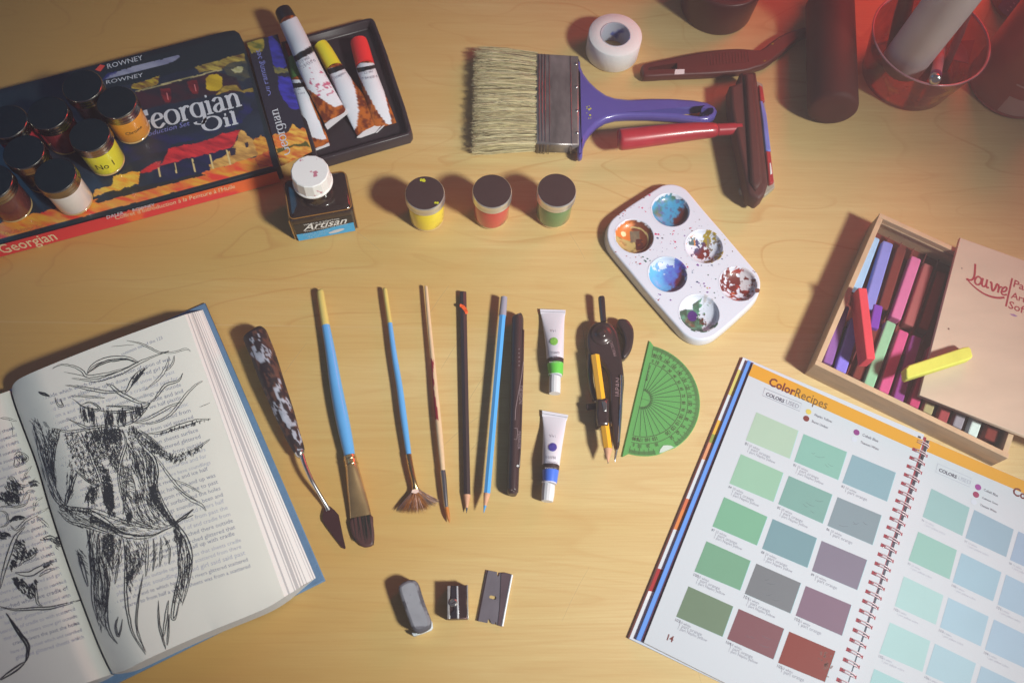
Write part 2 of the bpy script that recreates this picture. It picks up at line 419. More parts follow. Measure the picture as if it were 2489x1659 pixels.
# ------------------------------------------------------------------ table
def wood_material():
    m = bpy.data.materials.new('table_wood'); m.use_nodes = True
    nt = m.node_tree; n = nt.nodes; l = nt.links; b = n['Principled BSDF']
    b.inputs['Roughness'].default_value = 0.48; b.inputs['Specular IOR Level'].default_value = 0.35
    tc = n.new('ShaderNodeTexCoord')
    def noise_(sc, scale=1.0, detail=3, rough=.5, dist=0.0, loc=(0, 0, 0)):
        mp = n.new('ShaderNodeMapping'); mp.inputs['Scale'].default_value = sc; mp.inputs['Location'].default_value = loc
        l.new(tc.outputs['Object'], mp.inputs[0])
        t = n.new('ShaderNodeTexNoise'); t.inputs['Scale'].default_value = scale; t.inputs['Detail'].default_value = detail
        t.inputs['Roughness'].default_value = rough; t.inputs['Distortion'].default_value = dist
        l.new(mp.outputs[0], t.inputs['Vector']); return t.outputs['Fac']
    def math_(op, a, bb=None, c=None):
        t = n.new('ShaderNodeMath'); t.operation = op
        for i, v in enumerate((a, bb, c)):
            if v is None: continue
            if isinstance(v, (int, float)): t.inputs[i].default_value = v
            else: l.new(v, t.inputs[i])
        return t.outputs[0]
    def rng(v, a, b_, c, d):
        t = n.new('ShaderNodeMapRange'); t.inputs[1].default_value = a; t.inputs[2].default_value = b_; t.inputs[3].default_value = c; t.inputs[4].default_value = d
        l.new(v, t.inputs[0]); return t.outputs[0]
    def mix(f, a, b_):
        t = n.new('ShaderNodeMix'); t.data_type = 'RGBA'
        if isinstance(f, (int, float)): t.inputs[0].default_value = f
        else: l.new(f, t.inputs[0])
        for s, v in ((6, a), (7, b_)):
            if isinstance(v, tuple): t.inputs[s].default_value = (*v, 1)
            else: l.new(v, t.inputs[s])
        return t.outputs[2]
    sep = n.new('ShaderNodeSeparateXYZ'); l.new(tc.outputs['Object'], sep.inputs[0]); y = sep.outputs['Y']
    # two boards meet a little below the middle of the picture
    upper = rng(y, SEAM-0.0008, SEAM+0.0008, 0, 1)
    broad = noise_((2.0, 9.0, 1), 1.0, 3)
    streak = noise_((3.5, 95.0, 1), 1.0, 5, .68)
    fibre = noise_((22.0, 900.0, 1), 1.0, 3, .6)
    base = mix(rng(broad, .3, .7, 0, 1), WOOD_A, WOOD_B)
    base = mix(rng(streak, .35, .70, 0, .85), base, WOOD_C)
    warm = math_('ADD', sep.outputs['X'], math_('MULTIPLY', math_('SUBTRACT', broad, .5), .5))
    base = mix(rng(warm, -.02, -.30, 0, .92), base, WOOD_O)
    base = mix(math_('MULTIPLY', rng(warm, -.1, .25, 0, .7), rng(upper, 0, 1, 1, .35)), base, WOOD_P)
    # flowing cathedral lines: contours of a slow stretched field
    f1 = noise_((3.4, 9.5, 1), 1.0, 2.0, .5, .4, (3.1, 1.7, 0))
    f2 = noise_((1.1, 12.0, 1), 1.0, 1.2, .4, .15, (0.4, 5.2, 0))
    def lines(f, k, w0, w1, ofs=0.0):
        fr = math_('FRACT', math_('ADD', math_('MULTIPLY', f, k), ofs))
        up_ = rng(fr, 0, w0, 1, 0); dn = rng(fr, 1-w1, 1, 0, 1)
        return math_('MAXIMUM', up_, dn)
    brk = rng(noise_((4, 8, 1), 1, 2), .36, .58, 0, 1)
    cath = math_('MULTIPLY', lines(f1, 11.0, 0.085, 0.025), brk)
    strt = math_('MULTIPLY', lines(f2, 30.0, 0.25, 0.08), .22)
    ln = math_('ADD', math_('MULTIPLY', cath, math_('MULTIPLY', upper, .55)), math_('MULTIPLY', strt, rng(upper, 0, 1, .75, .3)))
    col = mix(ln, base, WOOD_L)
    col = mix(rng(fibre, .35, .72, 0, .26), col, WOOD_L)
    # seam line and a few small dark specks
    seam = rng(math_('ABSOLUTE', math_('SUBTRACT', y, SEAM)), 0, .0009, .35, 0)
    col = mix(seam, col, WOOD_S)
    vo = n.new('ShaderNodeTexVoronoi'); vo.inputs['Scale'].default_value = 15.0; l.new(tc.outputs['Object'], vo.inputs['Vector'])
    spk = rng(vo.outputs['Distance'], .012, .022, .55, 0)
    gate = rng(noise_((5, 5, 1), 1, 0), .56, .6, 0, 1)
    col = mix(math_('MULTIPLY', spk, gate), col, (0.10, 0.05, 0.02))
    l.new(col, b.inputs['Base Color'])
    l.new(rng(broad, .2, .8, .42, .56), b.inputs['Roughness'])
    bp = n.new('ShaderNodeBump'); bp.inputs['Strength'].default_value = 0.12; bp.inputs['Distance'].default_value = 0.0003
    l.new(fibre, bp.inputs['Height']); l.new(bp.outputs[0], b.inputs['Normal'])
    return m
SEAM = G(900, 795).y*0.001
HAZE = 0.17
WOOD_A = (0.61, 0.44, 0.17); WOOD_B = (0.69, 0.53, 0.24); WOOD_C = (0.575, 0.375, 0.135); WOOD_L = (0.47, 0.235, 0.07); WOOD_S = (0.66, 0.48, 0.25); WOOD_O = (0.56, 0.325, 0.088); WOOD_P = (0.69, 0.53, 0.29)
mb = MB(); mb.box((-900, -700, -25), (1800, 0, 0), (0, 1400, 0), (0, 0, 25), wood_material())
for i in range(26):   # faint old scratches
    x, y, a, L = random.uniform(-380, 380), random.uniform(-250, 260), random.gauss(.5, .9), random.uniform(8, 60)
    if i < 3: x, y, a, L = [(-75+18*i, 10-35*i, 1.05, 45)][0]
    mb.ribbon([(x+L*t*math.cos(a), y+L*t*math.sin(a)+1.5*math.sin(t*3), .03) for t in (0, .33, .66, 1)], .28, mat('wood_scratch', (.70, .56, .33), .6, alpha=.45), taper=True)
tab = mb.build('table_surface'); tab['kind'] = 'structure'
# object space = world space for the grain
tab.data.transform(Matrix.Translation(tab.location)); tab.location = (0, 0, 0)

# thin hazy air added round camera and table to lift the dark tones
hz = MB(); hz.box((-1050, -850, -1030), (2100, 0, 0), (0, 1700, 0), (0, 0, 1030+725), None)
mh = bpy.data.materials.new('added_haze'); mh.use_nodes = True
nh = mh.node_tree; nh.nodes.remove(nh.nodes['Principled BSDF'])
pv_ = nh.nodes.new('ShaderNodeVolumePrincipled'); pv_.inputs['Color'].default_value = (.95, .93, .92, 1); pv_.inputs['Density'].default_value = HAZE
nh.links.new(pv_.outputs[0], nh.nodes['Material Output'].inputs['Volume'])
hz.mats = [mh]; ho = hz.build('haze'); ho['kind'] = 'stuff'; ho['label'] = 'thin haze added over the table to lift the dark tones'
# shared materials
M_vc = mat('printed_gloss', 'vcol', .38, coat=.25)
M_vm = mat('printed_matt', 'vcol', .6)
M_tubevc = mat('printed_foil_tube', 'vcol', .42, bump=.25, bs=120)
M_silver = mat('silver_metal', (.62, .61, .60), .28, 1.0, var=.1, vs=300)
M_dsilver = mat('dark_steel', (.30, .28, .30), .3, 1.0, var=.2, vs=120)
M_brass = mat('brass_ferrule', (.72, .50, .24), .25, 1.0, var=.1, vs=80)
M_white = mat('white_plastic', (.80, .80, .82), .4, var=.02)
M_paper = mat('white_paper', (.78, .78, .76), .8, var=.02, vs=20)
M_ink = mat('print_ink', (.035, .035, .045), .7)
M_greyink = mat('grey_print_ink', (.22, .22, .28), .7)
M_black = mat('black_plastic', (.036, .026, .030), .38, var=.1, vs=60)
M_maroon = mat('black_plastic_red_shade', (.105, .022, .018), .42, var=.08, vs=60)  # black plastic of the slotted tool with a red shadow tint in its colour

# ------------------------------------------------------------------ oil paint set
BZ = 18.0
BOX = thing('paint_set_box', 'black and red oil painting set box with a painted farmhouse cover and white serif title', 'box', A.g(800, 800, 0))
top = A.G([(-420, 615), (0, 510), (700, 330), (1290, 178), (1340, 172), (1368, 190), (1390, 235), (1600, 950), (1570, 965), (-420, 1510)], BZ)
mb = MB(); mb.prism(top, 0.3, BZ, mat('black_card', (.016, .024, .032), .4, var=.15, vs=60), bev=.7)
mb.build('box_body', BOX)
K = 1.75
c_navy = pc(34, 44, 58, K); c_black = pc(28, 40, 46, K)
cv = Canvas([A.p(-420, 640), A.p(1370, 195), A.p(1592, 945), A.p(-420, 1490)], 430, 210, c_navy, (BZ+.12,)*4)
g = (fbm(cv.X/60, cv.Y/40, 5)-.5)[..., None]
cv.c = np.clip(cv.c*(1+g*.8), 0, 1)
u5 = U5.P; a_ = A.P
cv.poly(a_([(-420, 640), (1370, 190), (1400, 320), (560, 530), (-420, 760)]), c_black, None)
cv.poly(u5([(110, 578), (180, 520), (420, 440), (890, 322), (900, 345), (820, 400), (480, 490), (115, 582)]), pc(140, 145, 165, K), pc(95, 100, 130, K), 30, 1)  # grey-white stripe: sheen on the box side put into the print
cv.poly(u5([(60, 600), (140, 520), (250, 480), (230, 510), (120, 575)]), pc(50, 55, 120, K), None, a=.6)
cv.poly(u5([(1060, 445), (1580, 305), (1612, 430), (1480, 440), (1300, 480), (1120, 500)]), pc(165, 150, 70, K), pc(90, 70, 45, K), 10, 3, 4)
cv.poly(u5([(1360, 470), (1440, 400), (1610, 380), (1640, 560), (1560, 600), (1420, 560)]), pc(75, 75, 60, K), pc(45, 55, 60, K), 10, 3, 5)
cv.poly(u5([(1450, 470), (1520, 440), (1575, 455), (1560, 510), (1480, 515)]), pc(165, 165, 130, K), pc(140, 140, 90, K), 8, 2, 6)
cv.poly(u5([(430, 705), (800, 605), (1340, 470), (1350, 482), (820, 618), (440, 720)]), pc(175, 165, 120, K), pc(120, 115, 80, K), 12, 1)
cv.poly(u5([(390, 640), (560, 590), (685, 540), (665, 630), (480, 690), (400, 680)]), pc(170, 150, 50, K), pc(95, 60, 45, K), 8, 3, 3)
cv.poly(u5([(430, 720), (820, 620), (1300, 500), (1500, 560), (1560, 700), (1280, 740), (500, 900)]), pc(38, 38, 46, K), pc(60, 36, 44, K), 30, 2, 2)
cv.poly(u5([(1280, 745), (1380, 650), (1500, 640), (1560, 700), (1680, 665), (1690, 700), (1600, 735), (1520, 700), (1430, 700)]), pc(165, 140, 60, K), pc(110, 95, 45, K), 8, 2, 7)
for (x, y) in ((755, 745), (1045, 660)):
    cv.poly(u5([(x-65, y-60), (x+40, y-70), (x+55, y+10), (x+45, y+75), (x-5, y+80), (x-50, y+10)]), pc(115, 40, 42, K), pc(70, 30, 38, K), 20, 2, 1)
    cv.poly(u5([(x+5, y-25), (x+15, y-25), (x+32, y+50), (x+22, y+50)]), pc(200, 120, 120, K), None, rag=0)
cv.poly(u5([(1175, 570), (1220, 530), (1300, 525), (1350, 560), (1355, 660), (1320, 700), (1230, 705), (1185, 680)]), pc(205, 175, 45, K), pc(150, 125, 30, K), 30, 1, 2)
cv.poly(u5([(300, 1250), (560, 1180), (900, 1160), (1500, 1080), (1650, 900), (1700, 720), (1600, 740), (1560, 900), (1300, 1150), (700, 1330), (330, 1500)]), pc(36, 42, 85, K), c_navy, 30, 8, 9)
# farmhouse
cv.poly(u5([(650, 1480), (1030, 1400), (1500, 1280), (1560, 1440), (1230, 1540), (600, 1720)]), pc(34, 36, 70, K), pc(26, 36, 52, K), 20, 2, 1)
cv.poly(u5([(1470, 1290), (1550, 1115), (1690, 1220), (1730, 1380), (1560, 1455), (1230, 1540), (1215, 1480), (1380, 1380)]), pc(210, 160, 85, K), pc(150, 110, 60, K), 9, 3, 2)
cv.poly(u5([(1690, 1220), (1760, 1180), (1815, 1210), (1850, 1370), (1740, 1400)]), pc(205, 155, 60, K), pc(160, 90, 40, K), 8, 5, 3)
cv.poly(u5([(700, 1500), (790, 1320), (840, 1300), (1150, 1240), (1350, 1160), (1550, 1112), (1460, 1290), (1200, 1370), (1020, 1410)]), pc(195, 50, 55, K), pc(140, 34, 42, K), 12, 3, 6)
cv.poly(u5([(470, 1568), (540, 1510), (700, 1440), (700, 1510), (600, 1560)]), pc(185, 45, 50, K), pc(130, 34, 40, K), 12, 3, 6)
cv.poly(u5([(1592, 1250), (1625, 1245), (1630, 1300), (1600, 1310)]), pc(40, 35, 50, K), None, rag=1)
cv.poly(u5([(1430, 1310), (1490, 1300), (1490, 1380), (1440, 1390)]), pc(45, 40, 55, K), None, rag=1)
for x0, y0, x1, y1 in ((668, 1515, 690, 1610), (840, 1465, 865, 1570), (1022, 1420, 1058, 1560), (1218, 1375, 1252, 1525), (1395, 1325, 1435, 1500)):
    cv.poly(u5([(x0, y0), (x0+14, y0), (x1+14, y1), (x1-6, y1)]), pc(195, 175, 120, K), None, rag=1)
# meadow in front
cv.poly(a_([(-420, 1505), (1600, 960), (1590, 900), (1450, 900), (1200, 975), (840, 1080), (530, 1145), (0, 1270), (-420, 1370)]), pc(200, 60, 45, K), pc(225, 150, 50, K), 16, 4, 12)
cv.poly(a_([(-420, 1500), (500, 1260), (900, 1130), (900, 1180), (0, 1400), (-420, 1500)]), pc(165, 45, 45, K), pc(190, 80, 45, K), 20, 4, 14)
cv.poly(a_([(540, 1150), (600, 1100), (700, 1080), (790, 1060), (800, 1070), (1150, 990), (1180, 1000), (830, 1090), (560, 1160)]), pc(40, 40, 40, K), None, rag=2)
cv.poly(a_([(530, 1130), (545, 1080), (630, 1070), (650, 1010), (740, 985), (800, 980), (795, 1050), (700, 1080), (600, 1105)]), pc(225, 175, 70, K), pc(205, 130, 45, K), 8, 4, 8)
cv.poly(a_([(1450, 900), (1570, 850), (1600, 940), (1480, 960)]), pc(200, 110, 50, K), pc(150, 45, 40, K), 8, 4, 8)
# black line of the front fold and black right margin
cv.poly(a_([(-420, 1498), (1600, 972), (1600, 940), (1500, 965), (-420, 1478)]), c_black, None, rag=1)
cv.poly(a_([(1372, 190), (1400, 320), (1560, 950), (1600, 950), (1395, 190)]), c_black, None, rag=0)
cv.build('cover_picture', BOX, M_vc)
mb = MB(); ml = mat('title_silver_white', pc(196, 202, 210, 1.4), .5)
zz = BZ+.3
o = U5.g(415, 1160, zz); e = U5.g(1570, 855, zz)
ex = e-o
serif(mb, 'Georgian', o, ex, ml, hs=1.25, thick=.27, thin=.085)
serif(mb, 'Oil', U5.g(1150, 1135, zz), U5.g(1530, 1045, zz)-U5.g(1150, 1135, zz), ml, hs=.82, thick=.27, thin=.09)
ml2 = mat('small_title_violet', pc(120, 125, 190, 1.5), .5)
mb.text('Introduction Set', U5.g(440, 1215, zz), U5.g(1005, 1065, zz)-U5.g(440, 1215, zz), ml2, italic=.2)
mb.text('ROWNEY', U5.g(140, 468, zz), U5.g(515, 370, zz)-U5.g(140, 468, zz), ml, hs=1.05)
mb.text('ROWNEY', U5.g(125, 632, zz), U5.g(515, 550, zz)-U5.g(125, 632, zz), ml, hs=.8)
mred = mat('emblem_red', pc(215, 75, 65, 1.4), .5)
mb.ngon(U5.G([(5, 480), (60, 422), (110, 436), (62, 497)], zz), mred)
mb.text('DALER', A.g(612, 1252, zz), A.g(708, 1226, zz)-A.g(612, 1252, zz), ml)
mb.ngon(A.G([(722, 1210), (735, 1199), (748, 1204), (735, 1216)], zz), mred)
mb.text('ROWNEY', A.g(760, 1211, zz), A.g(885, 1178, zz)-A.g(760, 1211, zz), ml)
mb.text("Oil Painting Set", A.g(20, 1345, zz), A.g(245, 1300, zz)-A.g(20, 1345, zz), mat('gold_script', pc(190, 110, 70, 1.4), .5), italic=.3)
mb.build('lettering', BOX)
# front side strip: red card
f0 = A.g(-420, 1505, BZ); f1 = A.g(1580, 975, BZ)
dn = Vector((0, 0, -(BZ-.5))); off = (f1-f0).normalized(); nrm = Vector((off.y, -off.x, 0))
mb = MB(); mside = mat('red_card', pc(185, 48, 52, 1.9), .45, col2=pc(205, 90, 45, 1.8), thr=.55, vs=12)
mb.box(f0+nrm*.15+dn, (f1-f0), nrm*.35, -dn*.93, mside)
ml3 = mat('side_title_cream', pc(225, 195, 160, 1.5), .5)
nn = nrm*.62; upz = Vector((0, 0, 1))
def onside(x): return f0+(f1-f0)*x
gx = lambda X: min(max((A.g(X, 1505-(X+420)*530/2000, BZ)-f0).length/(f1-f0).length, 0), 1)
mb.text('Georgian', onside(gx(-30))+nn+Vector((0, 0, 4-BZ)), onside(gx(290))-onside(gx(-30)), ml3, ey=upz, hs=1.6, bold=.01)
mb.text("Coffret d'Introduction à la Peinture à l'Huile", onside(gx(640))+nn+Vector((0, 0, 9.5-BZ)), onside(gx(1330))-onside(gx(640)), ml3, ey=upz, hs=1.5, italic=.25)
mb.build('front_side', BOX)
# printed end flap sloping down over the tray
fl = [A.p(1412, 245), A.p(1588, 196), A.p(1785, 868), A.p(1605, 952)]
cv = Canvas(fl, 70, 200, pc(38, 38, 50, K), (BZ-.5, 14.5, 14.5, BZ-.5))
cv.poly(u5([(1610, 190), (1760, 110), (1800, 180), (1780, 280), (1660, 310)]), pc(160, 135, 55, K), pc(85, 90, 45, K), 9, 4, 2)
cv.poly(u5([(1830, 90), (1900, 130), (2000, 280), (2050, 420), (1990, 480), (1890, 430), (1850, 250)]), pc(55, 55, 150, K), pc(40, 42, 100, K), 12, 4, 3)
cv.poly(u5([(1880, 440), (2050, 470), (2080, 520), (1900, 500)]), pc(120, 110, 60, K), pc(60, 70, 70, K), 8, 4, 3)
cv.poly(u5([(1930, 540), (2090, 560), (2150, 700), (2190, 900), (2060, 880), (1960, 740)]), pc(58, 55, 160, K), pc(44, 42, 110, K), 12, 5, 3)
cv.poly(u5([(1880, 1190), (2060, 1130), (2080, 1060), (2240, 1120), (2300, 1300), (2290, 1400), (2000, 1520), (1930, 1380), (1880, 1260)]), pc(215, 165, 70, K), pc(170, 85, 40, K), 9, 6, 4)
cv.poly(u5([(1910, 1200), (1990, 1180), (2020, 1280), (1930, 1300)]), pc(170, 45, 40, K), pc(200, 120, 50, K), 9, 6, 4)
cv.poly(u5([(1920, 1310), (2240, 1240), (2290, 1290), (2100, 1290), (1930, 1360)]), pc(75, 75, 35, K), None, rag=3)
cv.poly(u5([(1980, 1540), (2080, 1420), (2280, 1400), (2300, 1500), (2000, 1620)]), pc(150, 50, 35, K), pc(215, 140, 50, K), 9, 5, 4)
flap = cv.build('end_flap', BOX, M_vc)
mb = MB(); zt = 16.6
mb_o = U5.g(2075, 1370, zt); mb_e = U5.g(1935, 885, zt); d = (mb_e-mb_o)
serif(mb, 'Georgian', mb_o+Vector((0, 0, .3)), d, ml, hs=.85)
o = U5.g(1872, 745, zt+.3); e = U5.g(1750, 265, zt+.3)
mb.text('Oil Painting Set', o, e-o, ml2, hs=.9)
o = U5.g(1815, 1040, zt+.9); e = U5.g(1702, 630, zt+.9)
mb.text('DALER       ROWNEY', o, e-o, ml2, hs=.7)
mb.ngon(U5.G([(1740, 840), (1760, 832), (1770, 855), (1750, 868)], zt+.9), mred)
mb.build('lettering', flap)

# tray
TR = thing('plastic_tray', 'black plastic tray holding four oil paint tubes beside the printed box', 'tray', T2.g(1100, 800, 0))
outl = [(480, 400), (1290, 176), (1330, 170), (1356, 178), (1376, 205), (1440, 370), (1500, 530), (1505, 552), (1620, 890), (1665, 1020), (1720, 1210), (1722, 1250), (1700, 1283), (1300, 1396), (900, 1512), (800, 1535)]
outw = [tuple(p[:2]) for p in T2.G(outl, 12)]
inn = inset(outw, 3.2)
mt = mat('black_tray_plastic', (.034, .024, .030), .36, var=.12, vs=50)
mb = MB()
mb.rings([[(x, y, .3) for x, y in inset(outw, -1.0)], [(x, y, 3) for x, y in inset(outw, -.8)], [(x, y, 11.3) for x, y in outw], [(x, y, 12) for x, y in inset(outw, .7)], [(x, y, 12) for x, y in inset(outw, 2.4)], [(x, y, 11.4) for x, y in inn], [(x, y, 3.6) for x, y in inset(outw, 4.2)], [(x, y, 3.0) for x, y in inset(outw, 5.0)]], mt, True, True, True)
mb.build('tray_shell', TR)

def paint_tube(name, label, capc, bodypts, cappts, white, band, crimp, stain=None, txt=(), z0=3.2):
    """oil colour tube: cap, printed body, crimped end; shapes traced in view T2"""
    t = thing(name, label, 'paint tube', T2.g(bodypts[0][0], bodypts[0][1], z0), 'oil paint tubes in the black tray')
    W = [T2.p(*q) for q in white]; BN = [T2.p(*q) for q in band]
    wc = pc(205, 208, 222, 1.5); amb = pc(165, 88, 25, 1.5); amb2 = pc(95, 38, 14, 1.5)
    def colfn(v, t_, a):
        x, y = proj(v)
        if inpoly(np.array([x]), np.array([y]), BN)[0]: return pc(30, 30, 32)
        if inpoly(np.array([x]), np.array([y]), W)[0]:
            if stain:
                s = float(fbm(x/9, y/9, 4)); d = math.hypot(x-stain[0], y-stain[1])
                if s > .5+d*.006: return pc(185, 95, 125, 1.3)
            return wc
        s = float(fbm(x/7, y/11, 2)); k = min(1, max(0, (s-.38)/.2))
        return tuple(a_*(1-k)+b_*k for a_, b_ in zip(amb2, amb))
    mb = MB(); mb.limb(T2, bodypts, M_tubevc, 56, 22, colfn=colfn); mb.build('tube_body', t)
    mb = MB(); mb.limb(T2, cappts, mat('cap_'+label[15:45].replace(' ', '_'), capc, .42, var=.04), 32, 3)
    mb.build('cap', t)
    mb = MB(); mb.ngon([tuple(p) for p in T2.G(crimp, bodypts[-1][4]+1.1)], M_white)
    mb.prism([p[:2] for p in T2.G(crimp, bodypts[-1][4])], bodypts[-1][4]-.6, bodypts[-1][4]+1.0, mat('crimped_foil', (.62, .63, .66), .4, var=.1, vs=200))
    mb.build('crimped_end', t)
    if txt:
        mb = MB()
        for s_, p0, p1, z in txt: 
            a = T2.g(*p0, z); b = T2.g(*p1, z); mb.text(s_, a, b-a, M_greyink)
        mb.build('lettering', t)
    return t
zr = 3.2
paint_tube('oil_paint_tube', 'oil paint tube with green cap lying beside the printed end flap', pc(70, 110, 50, 1.5),
    [(648, 770, 66, None, 12), (665, 840, 66, None, 12), (720, 1000, 76, 6.5, 10.5), (800, 1220, 90, 3.2, 7), (862, 1405, 92, .9, 4.6)],
    [(598, 560, 50, None, 12), (622, 660, 60, None, 12), (645, 765, 66, None, 12)],
    [(560, 760), (700, 760), (760, 950), (915, 1325), (850, 1330), (745, 1295), (690, 1150), (590, 860)],
    [(575, 795), (715, 785), (725, 825), (590, 845)], [(775, 1436), (940, 1365), (946, 1385), (785, 1445)],
    txt=[('22 ml', (600, 872), (668, 858), 19.6), ('0.74 US fl', (610, 908), (712, 893), 19.0)])
paint_tube('oil_paint_tube', 'oil paint tube with bright yellow cap lying in the black tray', pc(225, 210, 45, 1.4),
    [(1000, 665, 84, None, 13), (1025, 710, 84, None, 13), (1110, 860, 104, 7, 11), (1225, 1050, 130, 3.5, 8), (1336, 1232, 146, .9, 5)],
    [(862, 435, 70, None, 14), (905, 500, 76, None, 13.6), (990, 650, 80, None, 13)],
    [(900, 660), (1090, 620), (1140, 720), (1190, 860), (1222, 1050), (1205, 1200), (1165, 1262), (1100, 1130), (1040, 960), (940, 720)],
    [(915, 662), (1075, 615), (1100, 655), (940, 712)], [(1205, 1312), (1428, 1118), (1470, 1160), (1380, 1262), (1240, 1312)],
    txt=[('Georgian', (975, 770), (1100, 700), 22.0)])
paint_tube('oil_paint_tube', 'oil paint tube with bright red cap at the right side of the tray', pc(225, 50, 50, 1.4),
    [(1290, 645, 90, None, 13), (1305, 700, 90, None, 13), (1365, 880, 98, 7, 11), (1430, 1060, 105, 3.5, 8), (1480, 1200, 108, .9, 5)],
    [(1222, 395, 80, None, 14), (1240, 460, 86, None, 13.6), (1285, 628, 90, None, 13)],
    [(1190, 600), (1385, 600), (1460, 850), (1545, 1198), (1490, 1182), (1400, 1060), (1300, 880), (1210, 700)],
    [(1200, 650), (1385, 615), (1392, 650), (1215, 695)], [(1385, 1265), (1430, 1225), (1480, 1172), (1475, 1190), (1400, 1262)],
    txt=[('22 ml', (1270, 708), (1360, 690), 22.4), ('0.74 US fl', (1252, 762), (1402, 738), 21.6)])
paint_tube('oil_paint_tube', 'largest white oil paint tube with black cap lying across the others, stained magenta', pc(38, 34, 36, 1.2),
    [(560, 215, 92, None, 25), (630, 360, 97, None, 24.5), (700, 520, 102, None, 24), (790, 720, 112, 8, 21), (900, 930, 118, 4, 15.5), (1008, 1128, 124, .9, 11)],
    [(502, 105, 78, None, 26), (528, 155, 84, None, 25.6), (562, 220, 86, None, 25)],
    [(440, 240), (660, 140), (790, 430), (860, 580), (985, 800), (1075, 1000), (1010, 1022), (950, 1000), (850, 930), (740, 850), (590, 560)],
    [(590, 545), (778, 430), (805, 490), (622, 592)], [(898, 1190), (1096, 1036), (1122, 1078), (925, 1234)], stain=T2.p(880, 830),
    txt=[('30 ml', (660, 615), (760, 560), 34.6), ('1.25 US fl', (668, 665), (815, 585), 34.4)])

# ------------------------------------------------------------------ jars of paint
def jar(V, X, Y, z0, color, lidc, label, group, rr=16.4, h=40.0, dark=None, deco=None):
    ringm = mat('jar_lid_ring_metal', (.74, .73, .72), .3, .8, bump=.15, bs=300) if z0 < 1 else mat('dark_lid_ring_metal', (.42, .40, .36), .25, 1.0, bump=.15, bs=300)
    pos = V.g(X, Y, z0+h); b = Vector((pos.x, pos.y, z0))
    t = thing('paint_jar', label, 'paint jar', b, group)
    cn = '%d_%d_%d' % tuple(int(v*999) for v in color)
    mp_ = mat('jar_paint_'+cn, color, .25, coat=.7, var=.1, vs=60, col2=dark, thr=.6) if dark else mat('jar_paint_'+cn, color, .25, coat=.7, var=.06, vs=60)
    rb = rr*.905
    mb = MB(); mb.lathe(b, [(rb*.88, 2.2), (rb*.97, 3.2), (rb, 5), (rb, 26), (rb*.95, 29), (rb*.86, 30.5)], mp_, 56); mb.build('paint_body', t)
    mb = MB(); mb.lathe(b, [(rb*.80, .2), (rb*.93, .6), (rb*.985, 1.6), (rb*.985, 2.6), (rb*.9, 3.0)], mat('jar_glass_base', pc(205, 175, 120, 1.2), .12, coat=1, var=.05), 48); mb.build('glass_base', t)
    mb = MB()
    mb.lathe(b, [(rr*.90, 29.5), (rr*.97, 30), (rr, 31), (rr*.965, 32), (rr*.965, 33.2), (rr*1.0, 34.2), (rr*.97, 35.2), (rr*.98, 36.4), (rr*.995, 38.2), (rr*.98, 39.4), (rr*.95, 40)], ringm, 64, cap1=False)
    lid = mb.build('lid', t)
    mb = MB(); mb.lathe(b, [(rr*.95, 39.9), (rr*.93, 40.15), (rr*.88, 39.8), (rr*.3, 39.75)], lidc, 48); mb.build('lid_disc', lid)
    if deco: deco(b, rr, h, t, lid)
    return t
lid_c = mat('black_lid_brown_shade', (.052, .026, .026), .55, var=.1, vs=80)  # black lids, brownish shadow tint put into the enamel colour
lid_l = mat('black_lid_teal_shade', (.008, .018, .024), .6, var=.1, vs=80, spec=.25)  # black lids again, here with the teal shadow tint in the colour
grp = 'paint jars in a row on the table'
def deco_y(b, rr, h, t, lid):
    mb = MB(); my = mat('dried_yellow_paint', pc(200, 200, 40), .6)
    for (x, y, n_) in ((-2.5, 12, 9), (8.5, -9.5, 3)):
        mb = MB()
        for k in range(n_):
            mb.disc(b+Vector((x+random.gauss(0, 1.1), y+random.gauss(0, .7), h+.25+k*.03)), random.uniform(.7, 1.4), my, 7)
        mb.build('paint_drip', lid)
jar(B, 312, 1103, 0, pc(232, 205, 45, 1.35), lid_c, 'yellow paint jar with yellow splashes on its lid, leftmost of three', grp, dark=pc(190, 165, 35, 1.3), deco=deco_y)
jar(B, 697, 1092, 0, pc(190, 62, 58, 1.35), lid_c, 'red paint jar with plain dark lid, middle one of three in a row', grp, dark=pc(120, 38, 36, 1.3))
jar(B, 1067, 1087, 0, pc(92, 128, 80, 1.35), lid_c, 'green paint jar with plain dark lid, rightmost of three in a row', grp, dark=pc(55, 62, 40, 1.3))
grp = 'paint jars standing on the painting set box'
def deco_txt(s, zc, ang0):
    def f(b, rr, h, t, lid):
        mb = MB(); r = rr*.905+.25
        vs, fs, w = glyphs(s)
        sc_ = 15.0/w; out = []
        for x, y in vs:
            a = ang0+(x*sc_-7)/r
            out.append(b+Vector((math.cos(a)*r, math.sin(a)*r, zc+y*sc_*1.2)))
        mb.add(out, fs, mat('jar_pen_ink', pc(70, 55, 30, 1.0), .6)); mb.build('label_writing', t)
    return f
jar(T1, 680, 165, BZ, pc(62, 46, 52, 1.3), lid_l, 'dark glass jar with black lid, topmost on the painting set box', grp)
jar(T1, 965, 300, BZ, pc(215, 138, 45, 1.75), lid_l, 'jar of orange paint with handwriting, touching the white title on the box', grp, deco=deco_txt('Chrome', 15, -1.0))
jar(T1, 395, 390, BZ, pc(120, 45, 50, 1.7), lid_l, 'jar of dull crimson paint between the dark jar and the yellow jar on the box', grp)
jar(T1, 740, 570, BZ, pc(222, 200, 50, 1.75), lid_l, 'jar of bright yellow paint with a small white spot, standing on the box cover', grp, deco=deco_txt('No 1', 12, -1.2))
jar(T1, 55, 462, BZ, pc(165, 50, 60, 1.6), lid_l, 'jar of red paint at the left frame edge, highest of the two there', grp)
